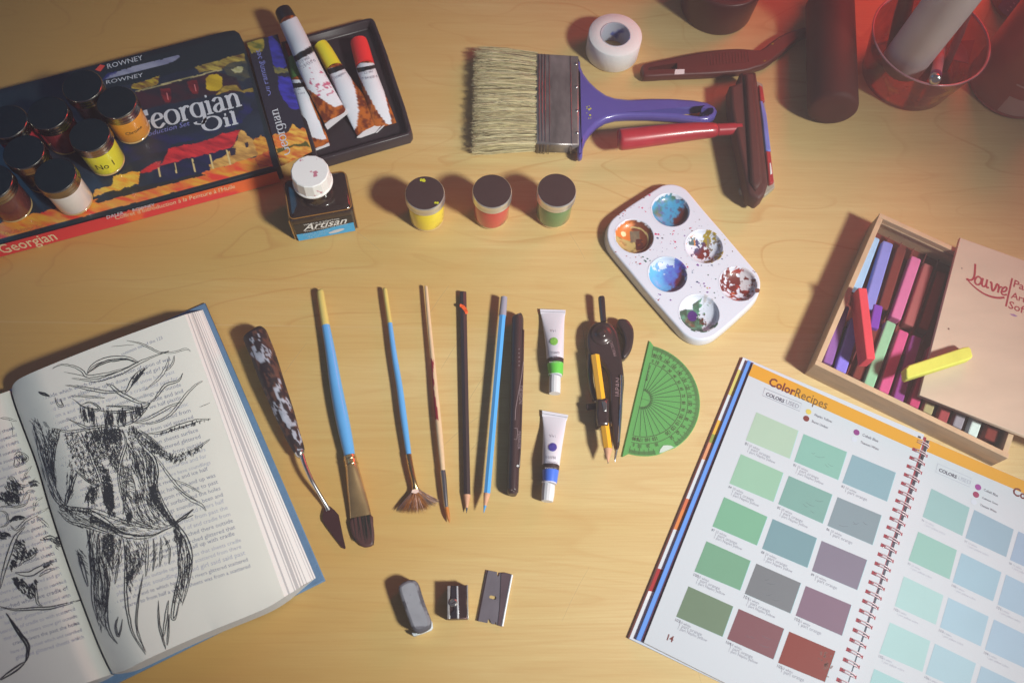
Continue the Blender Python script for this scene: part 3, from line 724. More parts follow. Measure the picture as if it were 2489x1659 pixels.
jar(T1, 195, 712, BZ, pc(50, 42, 48, 1.3), lid_l, 'jar with near black contents standing behind the pale pink jar', grp)
jar(T1, 455, 905, BZ, pc(222, 200, 196, 1.7), lid_l, 'jar of pale pink white paint nearest the red edge of the box', grp)
jar(T1, -72, 962, BZ, pc(95, 50, 46, 1.6), lid_l, 'jar of brown paint cut off by the left frame edge', grp)

# ------------------------------------------------------------------ ink bottle
q0 = T3.g(478, 1372, 0); q1 = T3.g(1398, 1205, 0); ux = (q1-q0).normalized(); uy = Vector((-ux.y, ux.x, 0)); wd = (q1-q0).length
bt = T3.g(250, 470, 35); dp = (bt-q0).dot(uy)
IB = thing('medium_bottle', 'square dark glass bottle of painting medium with white faceted cap and blue label', 'bottle', q0+ux*wd/2+uy*dp/2)
mg = mat('dark_amber_glass', (.030, .018, .016), .12, coat=.6, var=.2, vs=40)
mb = MB()
def rr_loop(iv, z, k=5.0):
    L = []
    for (cx_, cy_, a0) in ((wd-iv-k, iv+k, -90), (wd-iv-k, dp-iv-k, 0), (iv+k, dp-iv-k, 90), (iv+k, iv+k, 180)):
        for s_ in range(5):
            a = math.radians(a0+s_*22.5); L.append(Vector((q0.x, q0.y, z))+ux*(cx_+k*math.cos(a))+uy*(cy_+k*math.sin(a)))
    return L
mb.rings([rr_loop(1.5, .2), rr_loop(.3, 1.2), rr_loop(0, 3), rr_loop(0, 29, 4), rr_loop(.5, 32.5, 4), rr_loop(2.2, 35, 4), rr_loop(6, 36.6, 4), rr_loop(12, 37.4, 4)], mg, True, True, True)
cc = Vector((q0.x, q0.y, 0))+ux*wd*.5+uy*dp*.5
mb.lathe(cc+Vector((0, 0, 37)), [(14, 0), (12.2, 1.5), (12, 8), (12, 14)], mg, 40)
body = mb.build('glass_body', IB)
mb = MB(); me_ = mat('amber_edge_highlight', pc(150, 105, 50, 1.1), .15, coat=1, var=.2, vs=60)  # amber strips; brownish highlights of the glass edges are put into them
edge = rr_loop(1.4, 34.6, 4)
mb.tube([(v, .55, .55) for v in edge+edge[:1]], me_, 6, False)
for a in (0.25, wd-.25):
    mb.tube([(Vector((q0.x, q0.y, z))+ux*a+uy*2.0, .7, .7) for z in (1.5, 12, 24, 31)], me_, 6)
mb.build('rim_highlight', body)
ct = T3.g(680, 335, 66)
mb = MB(); mc = mat('white_cap_plastic', pc(226, 226, 232, 1.35), .5, col2=pc(205, 130, 150, 1.1), thr=.64, vs=130)
ax = (ct-(cc+Vector((0, 0, 50)))).normalized(); ax = Vector((0, 0, 1))
cb = Vector((ct.x, ct.y, 0))
mb.lathe(cb+Vector((0, 0, 49.5)), [(15.6, 0), (16.0, .8), (16.0, 2.4), (15.2, 2.8)], mc, 48)
mb.lathe(cb+Vector((0, 0, 52)), [(15.6, 0), (15.0, 13.2), (14.2, 14.0)], mc, 14, smooth=False)
mb.build('screw_cap', IB)
mb = MB(); lo = Vector((q0.x, q0.y, 0)); fn_ = -uy*.18
def L3(u, v, k=1.0): return lo+ux*(wd*u)+fn_*k+Vector((0, 0, v))
mbk = mat('label_black', (.022, .02, .022), .4); mbl = mat('label_blue', pc(62, 160, 215, 1.35), .45, var=.08, vs=80)
mb.ngon([L3(.05, 1.0), L3(.95, 1.0), L3(.95, 27), L3(.05, 27)], mbk)
top_ = [(.95, 15.5), (.8, 15.0), (.62, 13.6), (.45, 12.3), (.25, 11.4), (.05, 12.0)]
mb.ngon([L3(.05, 1.05, 2), L3(.95, 1.05, 2)]+[L3(u, v, 2) for u, v in top_], mbl)
mb.ngon([L3(.66+.13*math.cos(a), 6.5+2.3*math.sin(a)+1.3*math.cos(a), 3) for a in [i*math.pi/10 for i in range(20)]], mat('label_pale_oval', pc(205, 205, 215, 1.2), .5))
mw = mat('label_white_print', (.75, .75, .77), .5)
mb.text('Artisan', L3(.17, 16.5, 3), ux*wd*.66, mw, ey=upz, hs=1.15, italic=.45, bold=.012)
mb.text('WINSOR & NEWTON', L3(.2, 24.2, 3), ux*wd*.55, mw, ey=upz, hs=1.1)
mb.text('Water Mixable Oil Colour', L3(.18, 14.3, 3), ux*wd*.68, mw, ey=upz, hs=.8)
for i in range(4): mb.text(['Painting Medium', 'improves the flow', 'of oil colour', '75 ml'][i], L3(.15+.02*i, 9.3-2.3*i, 3), ux*wd*[.42, .38, .3, .16][i], mat('label_light_blue_print', pc(150, 205, 235, 1.2), .5), ey=upz)
mb.build('label', IB)
# ------------------------------------------------------------------ wide decorating brush
WB = thing('wide_brush', 'wide flat paintbrush with cream bristles, steel ferrule and violet blue handle', 'paintbrush', B.g(1070, 600, 0))
mb = MB(); FZ = 15.0
fer = [p[:2] for p in B.G([(950, 303), (1192, 318), (1195, 828), (950, 822)], FZ)]
mfer = mat('ferrule_steel_tinted', (.26, .24, .24), .36, .6, var=.5, vs=45, stretch=(1.5, .6, 1), bump=.1, bs=90)
mb.prism(fer, .8, FZ, mfer, bev=1.6, botbev=True)
fo = Vector((*fer[0], 0)); fx = Vector((*fer[1], 0))-fo; fy = Vector((*fer[3], 0))-fo
mb.build('ferrule', WB)
mb = MB()
for u, w in ((.06, .9), (.13, .9), (.20, .9), (.30, .6), (.80, .8)):   # pressed ridges
    a = fo+fx*u; pth = [a+fy*0.004+Vector((0, 0, .9)), a-fy*.004+Vector((0, 0, 3)), a-fy*.004+Vector((0, 0, FZ-2.2)), a+fy*.01+Vector((0, 0, FZ-.3)), a+fy*.03+Vector((0, 0, FZ)), a+fy*.97+Vector((0, 0, FZ)), a+fy*1.003+Vector((0, 0, FZ-2)), a+fy*1.003+Vector((0, 0, 1))]
    mb.tube([(p, w*.6, w*.6) for p in pth], M_dsilver, 6)
mb.build('pressed_ridge', WB)
for v in (.10, .36, .62, .86):
    mb = MB(); mb.lathe(fo+fx*.93+fy*v+Vector((0, 0, FZ-.2)), [(1.6, 0), (1.5, .5), (.8, .9)], M_silver, 14); mb.build('nail', WB)
# core block and hair
mhr = [mat('bristle_cream', pc(196, 188, 148, 1.4), .7), mat('bristle_tan', pc(140, 128, 95, 1.2), .7), mat('bristle_pale', pc(218, 210, 178, 1.5), .7)]
mb = MB()
core = [p[:2] for p in B.G([(955, 325), (955, 805), (850, 820), (720, 815), (660, 780), (640, 600), (655, 360), (720, 325)], 12)]
mb.prism(core, 2.5, 12.0, mhr[1], bev=3, botbev=True)
b0 = B.g(955, 318, 8); b1 = B.g(955, 846, 8); t0 = B.g(590, 288, 8); t1 = B.g(575, 868, 8)
for k, n_ in ((0, 1100), (1, 480), (2, 650)):
    strands(mb, b0, b1, t0, t1, n_, .27, mhr[k], zjit=6.6, bulge=2.0, lenj=.10, wob=1.6)
mb.build('bristles', WB)
ho = [(1186, 320), (1198, 335), (1203, 370), (1222, 415), (1255, 460), (1300, 503), (1350, 537), (1400, 554), (1480, 563), (1600, 557), (1720, 557), (1850, 566), (1930, 580), (1975, 605), (1988, 632), (1975, 662), (1930, 685), (1880, 686), (1750, 668), (1600, 660), (1480, 660), (1410, 664), (1350, 680), (1300, 710), (1262, 748), (1235, 790), (1218, 840), (1215, 885), (1205, 893), (1188, 890)]
hw = [p[:2] for p in B.G(ho, 13.5)]
hole = [p[:2] for p in B.G([(1930+38*math.cos(a), 632+30*math.sin(a)) for a in [i*math.pi/8 for i in range(16)]], 13.5)]
mb = MB(); mb.prism(hw, 2.5, 13.5, mat('violet_blue_handle_plastic', pc(82, 74, 150, 1.45), .27, coat=.35, var=.05), bev=3.4, botbev=True, holes=[hole])
mb.build('handle', WB)
mb = MB(); my = mat('dried_yellow_paint', pc(200, 200, 40), .6)
for i in range(9): mb.disc(B.g(1245+random.uniform(-10, 18), random.uniform(590, 700), 13.75), random.uniform(.4, 1.0), my, 7)
mb.build('paint_speck', WB)

# ------------------------------------------------------------------ tape roll
th = 24.0; tcn = B.g(1402, 197, th); tb = Vector((tcn.x, tcn.y, 0)); tr_ = 155/2.353*G(0, 0, 0).length*0+155*B.sc(1402, 197, th)
tr_ *= .985; ti = tr_*.53
mtp = mat('white_cloth_tape', pc(218, 218, 222, 1.45), .75, var=.03, vs=40, bump=.3, bs=500)
TP = thing('tape_roll', 'roll of white cloth tape standing on its side above the wide brush', 'tape', tb)
mb = MB(); mb.lathe(tb, [(ti+.9, .4), (tr_-.8, .4), (tr_, 1.2), (tr_, th-1), (tr_-.6, th-.2), (ti+.9, th)], mtp, 80, cap0=False, cap1=False); 
mb.build('tape_layers', TP)
mb = MB(); mb.lathe(tb, [(ti+.9, .5), (ti+1.0, th+.15), (ti+.2, th+.2), (ti, th-.2), (ti, .5)], mat('card_core', pc(180, 185, 200, 1.2), .6, col2=pc(85, 100, 170, 1.2), thr=.56, vs=45), 64, cap0=False, cap1=False)
mb.build('core', TP)

# ------------------------------------------------------------------ black slotted tool
BT = thing('slotted_tool', 'dark handle tool with a long slot, white patch and bent neck, above the violet handle', 'tool', T4.g(600, 470, 0))
o_ = [(60, 520), (62, 500), (90, 480), (200, 456), (330, 430), (450, 405), (560, 386), (680, 372), (790, 366), (880, 371), (965, 377), (1030, 332), (1090, 288), (1180, 240), (1300, 205), (1440, 190), (1500, 195), (1498, 228), (1400, 240), (1300, 268), (1230, 320), (1150, 385), (1080, 440), (1010, 490), (930, 515), (840, 540), (700, 552), (560, 562), (400, 568), (250, 574), (95, 582), (70, 565)]
slot = [(108, 524), (118, 514), (200, 500), (325, 480), (333, 486), (335, 522), (328, 526), (200, 530), (115, 535)]
mb = MB(); mb.prism([p[:2] for p in T4.G(smooth(o_, 2, True), 10)], 1.0, 10, M_maroon, bev=2.2, botbev=True, holes=[[p[:2] for p in T4.G(slot, 10)]])
mb.build('tool_body', BT)
mb = MB()
for i in range(14):
    x = 560+i*24; mb.tube([(T4.g(x, 415-i*1.5, 9.9), .5, .5), (T4.g(x+6, 500-i*2, 9.9), .5, .5)], M_maroon, 6)
mb.build('grip_rib', BT)
mb = MB(); mb.ngon(T4.G([(318, 530), (390, 528), (386, 565), (312, 569)], 10.2), M_white); mb.build('white_patch', BT)
mb = MB(); mo = mat('olive_paint', pc(150, 140, 40), .5)
for x, y, r in ((1000, 465, 1.3), (1060, 335, 1.5), (1110, 295, .8)): mb.disc(T4.g(x, y, 10.3), r, mo, 10, ex=(.8, .6, 0), ey=(-.3, .4, 0))
mb.build('paint_speck', BT)

# ------------------------------------------------------------------ red handled printing roller / scraper
SC_ = thing('scraper', 'hand scraper with glossy red handle and dark broad head edged with blue paint', 'scraper', T4.g(880, 1000, 0))
mb = MB(); mr = mat('red_handle_plastic', pc(172, 42, 55, 1.2), .36, coat=.3, var=.2, vs=25)
mb.limb(B, [(1418, 800, 36, None, 21), (1424, 800, 56, None, 21), (1440, 798, 61, None, 21), (1520, 790, 60, None, 21), (1700, 768, 56, None, 20.5), (1850, 752, 50, None, 20), (1950, 745, 43, None, 20), (1978, 743, 36, None, 20), (1990, 742, 34, None, 20), (2120, 735, 34, None, 20)], mr, 32, 3)
mb.build('handle', SC_)
mb = MB(); mdk = mat('dark_head_plastic', (.085, .026, .022), .6, var=.12, vs=50)
hd = [(815, 552), (825, 547), (930, 543), (938, 552), (950, 640), (975, 860), (1000, 1120), (1030, 1395), (1002, 1480), (965, 1512), (945, 1512), (925, 1498), (888, 1480), (868, 1420), (820, 1200), (770, 960), (742, 800), (736, 650), (770, 640), (805, 622)]
mb.prism([p[:2] for p in T4.G(hd, 25)], 6, 25, mdk, bev=3, botbev=True)
mb.prism([p[:2] for p in T4.G([(850, 560), (915, 556), (985, 1380), (940, 1440), (900, 1380)], 29)], 22, 29, mdk, bev=2.5)
mb.build('head', SC_)
mb = MB()
bl = [(925, 610), (985, 640), (1012, 860), (1040, 1120), (1078, 1425), (1005, 1486), (820, 1470), (810, 1430), (850, 1400), (900, 1200)]
mb.prism([p[:2] for p in T4.G(bl, 5)], .4, 5, mat('grey_blade', pc(170, 165, 150, 1.1), .45, var=.2, vs=60), bev=.8)
mb.build('blade', SC_)
mb = MB(); mbp = mat('blue_paint_flakes', pc(110, 125, 205, 1.3), .5, var=.2, vs=90); mrp = mat('red_paint_flakes', pc(165, 45, 50, 1.3), .5, var=.2, vs=90)
mb.prism([p[:2] for p in T4.G([(963, 765), (985, 770), (1015, 870), (1048, 1150), (1010, 1145), (985, 920)], 9)], 2, 9, mbp, bev=1)
mb.prism([p[:2] for p in T4.G([(955, 645), (985, 660), (1002, 768), (968, 765)], 9)], 2, 9, mrp, bev=1)
mb.prism([p[:2] for p in T4.G([(1010, 1150), (1046, 1152), (1072, 1385), (1040, 1400)], 9)], 2, 9, mrp, bev=1)
mb.prism([p[:2] for p in T4.G([(1035, 1240), (1048, 1240), (1058, 1320), (1045, 1330)], 9.6)], 2, 9.6, M_white, bev=.5)
mb.build('paint_flakes', SC_)

# ------------------------------------------------------------------ pot with mesh top, upper edge
pz = 42.0; pcn = T4.g(712, -190, pz); pr = 300*T4.sc(700, 0, pz)
MP = thing('mesh_pot', 'round dark pot with pale wire mesh top cut off by the upper frame edge', 'pot', (pcn.x, pcn.y, 0))
mb = MB(); mb.lathe((pcn.x, pcn.y, 0), [(pr*.93, .3), (pr*.95, 2), (pr*1.0, pz-4), (pr, pz-1), (pr*.96, pz), (pr*.78, pz), (pr*.76, pz-1.5)], mat('dark_red_pot_plastic', (.09, .022, .020), .38, var=.06), 72)
mb.build('pot_body', MP)
mb = MB(); mgm = mat('pale_wire_mesh', pc(185, 180, 195, 1.3), .5)
rr_ = pr*.72
for k in range(-22, 23):
    o = k*rr_/22; hl = math.sqrt(max(0, rr_*rr_-o*o))
    if hl < 1: continue
    c0 = Vector((pcn.x, pcn.y, pz-.6)); d1 = Vector((.25, 1, 0)).normalized(); n1 = Vector((1, -.25, 0)).normalized()
    mb.tube([(c0+n1*o+d1*hl, .33, .3), (c0+n1*o-d1*hl, .33, .3)], mgm, 5)
    d2 = Vector((1, .35, 0)).normalized(); n2 = Vector((-.35, 1, 0)).normalized()
    if k % 2 == 0: mb.tube([(c0+n2*o+d2*hl+Vector((0, 0, .3)), .28, .25), (c0+n2*o-d2*hl+Vector((0, 0, .3)), .28, .25)], mgm, 5)
mb.build('wire_mesh', MP)

# ------------------------------------------------------------------ dark bottle, cup, cans at the upper right
dkr = mat('dark_red_bottle', (.085, .018, .014), .6, var=.06, spec=.3)
rB = 22.0; db = T5.g(325, 1175, rB); d2_ = T5.g(300, 300, rB); axb = (d2_-db); axb.z = 0; axb.normalize()
DB = thing('dark_bottle', 'dark red bottle lying with its rounded base toward the table edge nearest the viewer', 'bottle', (db.x, db.y, 0))
mb = MB(); mb.lathe(db, [(rB*.5, -.6), (rB*.86, 0), (rB*.97, 2.2), (rB, 5.5), (rB, 120), (rB*.8, 130), (rB*.4, 138)], dkr, 64, axis=axb); mb.build('bottle_body', DB)
mb = MB(); mb.lathe(db+axb*138, [(rB*.42, -1), (rB*.42, 18), (rB*.36, 19)], dkr, 40, axis=axb); mb.build('cap', DB)

rimz = 52.0; rc = T5.g(1372, 395, rimz); rR = 612*T5.sc(1372, 395, rimz)
cb_ = Vector((rc.x, rc.y, 0)); rb_ = rR*.80
CU = thing('plastic_cup', 'clear plastic cup with yellow stains and painted red glow, holding a white roll', 'cup', cb_)
def cup_material():
    m = bpy.data.materials.new('stained_red_glow_plastic'); m.use_nodes = True; nt = m.node_tree; n = nt.nodes; l = nt.links
    b = n['Principled BSDF']; b.inputs['Roughness'].default_value = .12; b.inputs['Coat Weight'].default_value = .5
    tr = n.new('ShaderNodeBsdfTransparent'); tr.inputs[0].default_value = (.80, .42, .40, 1)
    tc = n.new('ShaderNodeTexCoord'); ns = n.new('ShaderNodeTexNoise'); ns.inputs['Scale'].default_value = 28; ns.inputs['Detail'].default_value = 4
    l.new(tc.outputs['Object'], ns.inputs['Vector'])
    cr = n.new('ShaderNodeValToRGB'); e = cr.color_ramp.elements; e[0].position = .40; e[0].color = (.22, .035, .022, 1); e[1].position = .66; e[1].color = (.55, .25, .05, 1)  # red is the glow over the cup put into its wall, yellow is stain
    e2 = cr.color_ramp.elements.new(.56); e2.color = (.30, .05, .045, 1)
    l.new(ns.outputs['Fac'], cr.inputs[0]); l.new(cr.outputs[0], b.inputs['Base Color'])
    fr = n.new('ShaderNodeMapRange'); fr.inputs[1].default_value = .35; fr.inputs[2].default_value = .62; fr.inputs[3].default_value = .38; fr.inputs[4].default_value = .75
    l.new(ns.outputs['Fac'], fr.inputs[0])
    mx = n.new('ShaderNodeMixShader'); l.new(fr.outputs[0], mx.inputs[0]); l.new(tr.outputs[0], mx.inputs[1]); l.new(b.outputs[0], mx.inputs[2])
    l.new(mx.outputs[0], n['Material Output'].inputs[0]); return m
mcu = cup_material()
mb = MB(); mb.lathe(cb_, [(rb_*.2, 1.0), (rb_*.9, .4), (rb_, 1.5), (rb_*1.04, 12), (rR*.985, rimz-3), (rR*.985, rimz-1)], mcu, 96, cap0=False, cap1=False)
mb.build('cup_wall', CU)
mb = MB(); mb.lathe(cb_, [(rR*.965, rimz-1.5), (rR*.97, rimz-.2), (rR*.99, rimz+.5), (rR*1.012, rimz), (rR*1.0, rimz-1.4)], mat('cup_rim_plastic', pc(185, 130, 138, 1.25), .25, coat=.6, var=.3, vs=40), 96, cap0=False, cap1=False)
mb.build('rim', CU)
p0 = T5.g(1085, 650, 36); p1 = T5.g(1830, -330, 150)
ax = (p1-p0).normalized(); rad = 232*T5.sc(1200, 500, 60)
RL = thing('paper_roll', 'thick white roll with a small magenta stain leaning in the clear plastic cup', 'roll', p0)
mb = MB(); mrl = mat('white_roll_paper', pc(205, 203, 205, 1.55), .75, col2=pc(150, 90, 140, 1.2), thr=.70, vs=22, var=.08, bump=.35, bs=90)
mb.lathe(p0-ax*6, [(rad*.55, 0), (rad*.93, .6), (rad, 3), (rad, 170)], mrl, 56, axis=ax); mb.build('roll_body', RL)
for nm, lb_, q0_, q1_, r_, m_ in (('tool_handle', 'dark red tool handle leaning in the cup left of the white roll', (960, 560, 8), (1150, -180, 110), 6.5, mat('cup_tool_dark_red', (.16, .03, .022), .45)),
        ('brush_handle', 'slim pinkish brush handle leaning in the cup right of the white roll', (1500, 760, 10), (1800, 60, 95), 3.2, mat('cup_tool_pinkish', pc(165, 85, 90, 1.1), .4))):
    qa, qb = T5.g(*q0_), T5.g(*q1_); mb = MB(); axq = (qb-qa).normalized(); Lq = (qb-qa).length
    mb.lathe(qa, [(r_*.7, 0), (r_, 3), (r_*1.1, Lq*.6), (r_*.8, Lq-3), (r_*.4, Lq)], m_, 28, axis=axq)
    tag(mb.build(nm), lb_, 'handle')
PN = thing('cup_pen', 'silver ended pen standing in the clear plastic cup below the white roll', 'pen', T5.g(1405, 845, 56))
e0 = T5.g(1408, 845, 57); e1 = T5.g(1480, 470, 8); mb = MB()
axp = (e1-e0).normalized(); mb.lathe(e0, [(2.5, -1.2), (4.6, -.6), (5.0, .6), (5.0, 4)], M_silver, 32, axis=axp); mb.build('pen_end', PN)
mb = MB(); mb.lathe(e0+axp*4, [(4.9, 0), (4.9, 9)], mat('purple_band', pc(110, 45, 110, 1.3), .35), 32, axis=axp); mb.build('barrel_band', PN)
mb = MB(); mb.lathe(e0+axp*13, [(4.7, 0), (4.2, (e1-e0).length-14)], mat('pinkish_grey_barrel', pc(175, 130, 140, 1.4), .4), 32, axis=axp); mb.build('pen_barrel', PN)
mb = MB(); ll = T5.G([(1590, 440), (1832, 425), (1765, 672), (1575, 625)], 26); mb.prism([p[:2] for p in ll], 25.2, 26, mat('pink_card', pc(150, 85, 95, 1.3), .7, var=.1))
lb = mb.build('card_label'); tag(lb, 'small square of pinkish card lying inside the clear plastic cup', 'card')

cb2 = C.g(2262, 545, 0); r2 = 262*C.sc(2262, 545, 0)
RC = thing('red_can', 'tall red can with white barcode label, cut off by the right frame edge', 'can', cb2)
mrc = mat('red_can_paint', pc(150, 45, 38, 1.35), .35, coat=.3, var=.12, vs=30)
mb = MB(); mb.lathe(cb2, [(r2*.9, .3), (r2*.985, 1), (r2, 2.5), (r2, 118), (r2*.93, 124), (r2*.5, 130)], mrc, 80); mb.build('can_body', RC)
mb = MB(); mb.lathe(cb2, [(r2*.99, 1.2), (r2*1.015, 2), (r2*1.015, 3), (r2*.995, 4)], mat('can_seam_metal', pc(170, 80, 75, 1.2), .3, .6), 80, cap0=False, cap1=False); mb.build('bottom_seam', RC)
mb = MB(); mlab = mat('can_label_offwhite', pc(190, 150, 148, 1.2), .5, col2=pc(160, 60, 55), thr=.62, vs=60)
def cyl_patch(mb, c, r, a0, a1, z0, z1, m, n=14):
    vs = []; 
    for i in range(n+1):
        a = a0+(a1-a0)*i/n
        vs += [c+Vector((math.cos(a)*r, math.sin(a)*r, z0)), c+Vector((math.cos(a)*r, math.sin(a)*r, z1))]
    mb.add(vs, [[2*i, 2*i+2, 2*i+3, 2*i+1] for i in range(n)], m, True)
cyl_patch(mb, cb2, r2+.15, -2.15, -.7, 5, 26, mlab, 20)
for i in range(13):
    z = 11+i*1.0; w_ = random.choice((.35, .5, .8)); cyl_patch(mb, cb2, r2+.35, -1.55, -1.15, z, z+w_, mat('barcode_red', pc(165, 50, 45), .5), 5)
cyl_patch(mb, cb2, r2+.3, -2.2, -1.5, 40, 42, mlab, 10)
mb.build('barcode_label', RC)
cb3 = T5.g(2330, 40, 0); r3 = 330*T5.sc(2200, 170, 0)
PC = thing('purple_can', 'dark red can with purple printed label standing behind the clear cup and red can', 'can', cb3)
mb = MB(); mb.lathe(cb3, [(r3*.95, .3), (r3, 2), (r3, 95), (r3*.8, 100)], mat('purple_can_paint', pc(140, 42, 36, 1.3), .4, var=.1), 72); mb.build('can_body', PC)
mb = MB(); mpl = mat('purple_label', pc(130, 65, 125, 1.35), .45, var=.1); cyl_patch(mb, cb3, r3+.15, -2.8, -.9, 6, 34, mpl, 24)
mtx = mat('label_pink_print', pc(195, 130, 175, 1.2), .5)
for i, z in enumerate((11, 16, 21, 28)):
    for k in range(9): 
        a = -2.5+k*.13+random.random()*.03; cyl_patch(mb, cb3, r3+.4, a, a+.05+random.random()*.05, z, z+(1.3 if i < 3 else 3.0), mtx, 2)
mb.build('label', PC)

# ------------------------------------------------------------------ paint palette
PZ = 10.0
po = [(560, 52), (600, 36), (645, 28), (700, 29), (750, 42), (795, 65), (840, 105), (990, 285), (1160, 480), (1330, 680), (1470, 845), (1505, 895), (1524, 960), (1518, 1030), (1495, 1095), (1450, 1155), (1400, 1205), (1240, 1350), (1100, 1465), (1045, 1495), (985, 1510), (925, 1510), (860, 1492), (800, 1455), (750, 1405), (600, 1235), (430, 1040), (270, 845), (120, 665), (80, 600), (62, 540), (60, 480), (72, 425), (100, 375), (150, 325), (280, 230), (420, 140)]
pw = [tuple(p[:2]) for p in T8.G(smooth(po, 2, True), PZ)]
wells = [(667, 275, 175), (322, 525, 178), (985, 622, 172), (640, 890, 178), (1310, 980, 172), (940, 1255, 185)]
mpal = mat('white_palette_plastic', pc(212, 216, 232, 1.28), .33, coat=.2)
PAL = thing('paint_palette', 'white six well plastic palette crusted with dried paint', 'palette', T8.g(800, 770, 0))
mb = MB(); wl = []
for x, y, r in wells:
    c = T8.g(x, y, PZ); R0 = r*T8.sc(x, y, PZ)*1.02; wl.append((c, R0))
outer = inset(pw, 1.6)
mb.rings([[(x, y, .6) for x, y in inset(pw, -.9)], [(x, y, 1.2) for x, y in inset(pw, -1.1)], [(x, y, PZ-2) for x, y in inset(pw, -.2)], [(x, y, PZ-.7) for x, y in inset(pw, .25)], [(x, y, PZ-.1) for x, y in inset(pw, .9)], [(x, y, PZ) for x, y in outer]], mpal, False, False, True)
holes = [[(c.x+R0*math.cos(2*math.pi*j/64), c.y+R0*math.sin(2*math.pi*j/64)) for j in range(64)] for c, R0 in wl]
mb.fill([outer]+holes, PZ, mpal)
for (c, R0), h in zip(wl, holes):
    pass
mb.build('tray', PAL)
def well_color(k, u, v, r):
    """u, v in -1..1 in picture directions; returns albedo of the dried paint"""
    wc = np.array(pc(212, 216, 232, 1.28)); n1 = float(fbm(u*2.2+7, v*2.2+3, k*5+1)); n2 = float(fbm(u*5+1, v*5+9, k*3+2, 5)); rg = (n2-.5)*.5
    mixc = lambda a, b, t: np.array(a)*(1-t)+np.array(b)*t
    st = lambda t: min(1, max(0, t))
    edge = r+rg*.35
    if k == 0:
        c = mixc(pc(70, 150, 195, 1.3), pc(75, 120, 105, 1.2), st((n1-.42)*5))
        c = mixc(c, pc(90, 110, 160, 1.2), st((n2-.55)*6)); dark = u*.75+v*.45+(n1-.5)*1.3
        c = mixc(c, pc(105, 42, 38, 1.0), st((dark-.12)*5))
        return tuple(c if edge < .96 else wc)
    if k == 1:
        c = mixc(pc(215, 120, 50, 1.2), pc(120, 60, 35, 1.1), st((u*.8+v*.1+(n1-.5)*1.5+.05)*4))
        if v > .12+u*.3 and u < .12: c = mixc(pc(190, 170, 110, 1.2), pc(140, 120, 70), st((n2-.5)*6))
        if -.15 < u < .35 and -.5 < v < .15: c = mixc(pc(140, 120, 95), pc(100, 85, 75), n2)
        if .1 < u < .5 and -.05 < v < .6 and n2 > .3: c = np.array(pc(95, 45, 38, 1.0))
        if abs(math.hypot(u-.05, v-.02)-.72) < .035 and u > -.1: c = np.array(pc(190, 165, 110, 1.2))
        if (u+.5)**2+(v+.32)**2 < .02: c = np.array(pc(240, 215, 170, 1.3))
        return tuple(c if edge < .98 else wc)
    if k == 2:
        c = wc
        blob = (u+.1)**2*1.2+(v-.05)**2*.9+(n2-.5)*1.3
        if blob < .34: c = mixc(pc(85, 78, 120, 1.1), pc(115, 45, 40), st((u+v*.8+.1)*3+n1))
        if u < -.35 and v < -.25 and blob < .8 and n2 > .40: c = mixc(pc(80, 100, 105), pc(225, 140, 50, 1.2), st((n1-.5)*9+.3))
        if math.hypot(u-.45, v+.62) < .3+(n2-.5) or (r > .75 and u > 0 and v > .3 and n2 > .45): c = np.array(pc(165, 140, 35, 1.15))
        if u > .3 and n2 > .6 and r < .95: c = np.array(pc(140, 125, 115))
        return tuple(c)
    if k == 3:
        c = mixc(pc(95, 175, 230, 1.3), pc(90, 85, 190, 1.25), st(.5+(u*.9+(n1-.5)*1.4)*1.2))
        c = mixc(c, pc(105, 40, 60), st((u*.8+v*.6-.35+(n2-.5))*4))
        if v < -.55+(n2-.5)*1.1 and u < .45: return tuple(mixc(wc, pc(150, 190, 225, 1.2), .35))
        return tuple(c if edge < .97 or (u > .3 and v < -.3) else wc)
    if k == 4:
        c = wc; band = (u*.45-v*.9)
        if r < .93+rg and (n2+.16*math.sin(band*11+n1*16+u*3)) > .41: c = mixc(pc(165, 55, 45, 1.2), pc(110, 38, 34), st((n1-.35)*5))
        if v > .3 and u < -.1 and r < .95 and n2 > .5: c = np.array(pc(195, 95, 65, 1.1))
        if u > .25 and v < .2 and n2 < .55: c = mixc(wc, pc(190, 165, 160), .5)
        return tuple(c)
    c = wc
    if r < .97+rg*.3 and (v > .62*(-u)-.75 and u < .3+(n2-.5)*1.1) and not (u < -.2 and v < -.35): c = mixc(pc(95, 150, 125, 1.2), pc(60, 80, 65), st((n1-.4)*5+v*.5))
    if (u+.25)**2+(v-.0)**2 < .07+(n2-.5)*.1: c = np.array(pc(80, 40, 120, 1.1))
    if 0 < u+.0 < .4 and -.1 < v < .5 and n2 > .5: c = np.array(pc(95, 50, 42))
    if u > .35 and n1 > .5: c = mixc(wc, pc(175, 165, 158), .55)
    if r > .86 and v > .3 and n2 > .52: c = np.array(pc(60, 90, 75))
    return tuple(c)
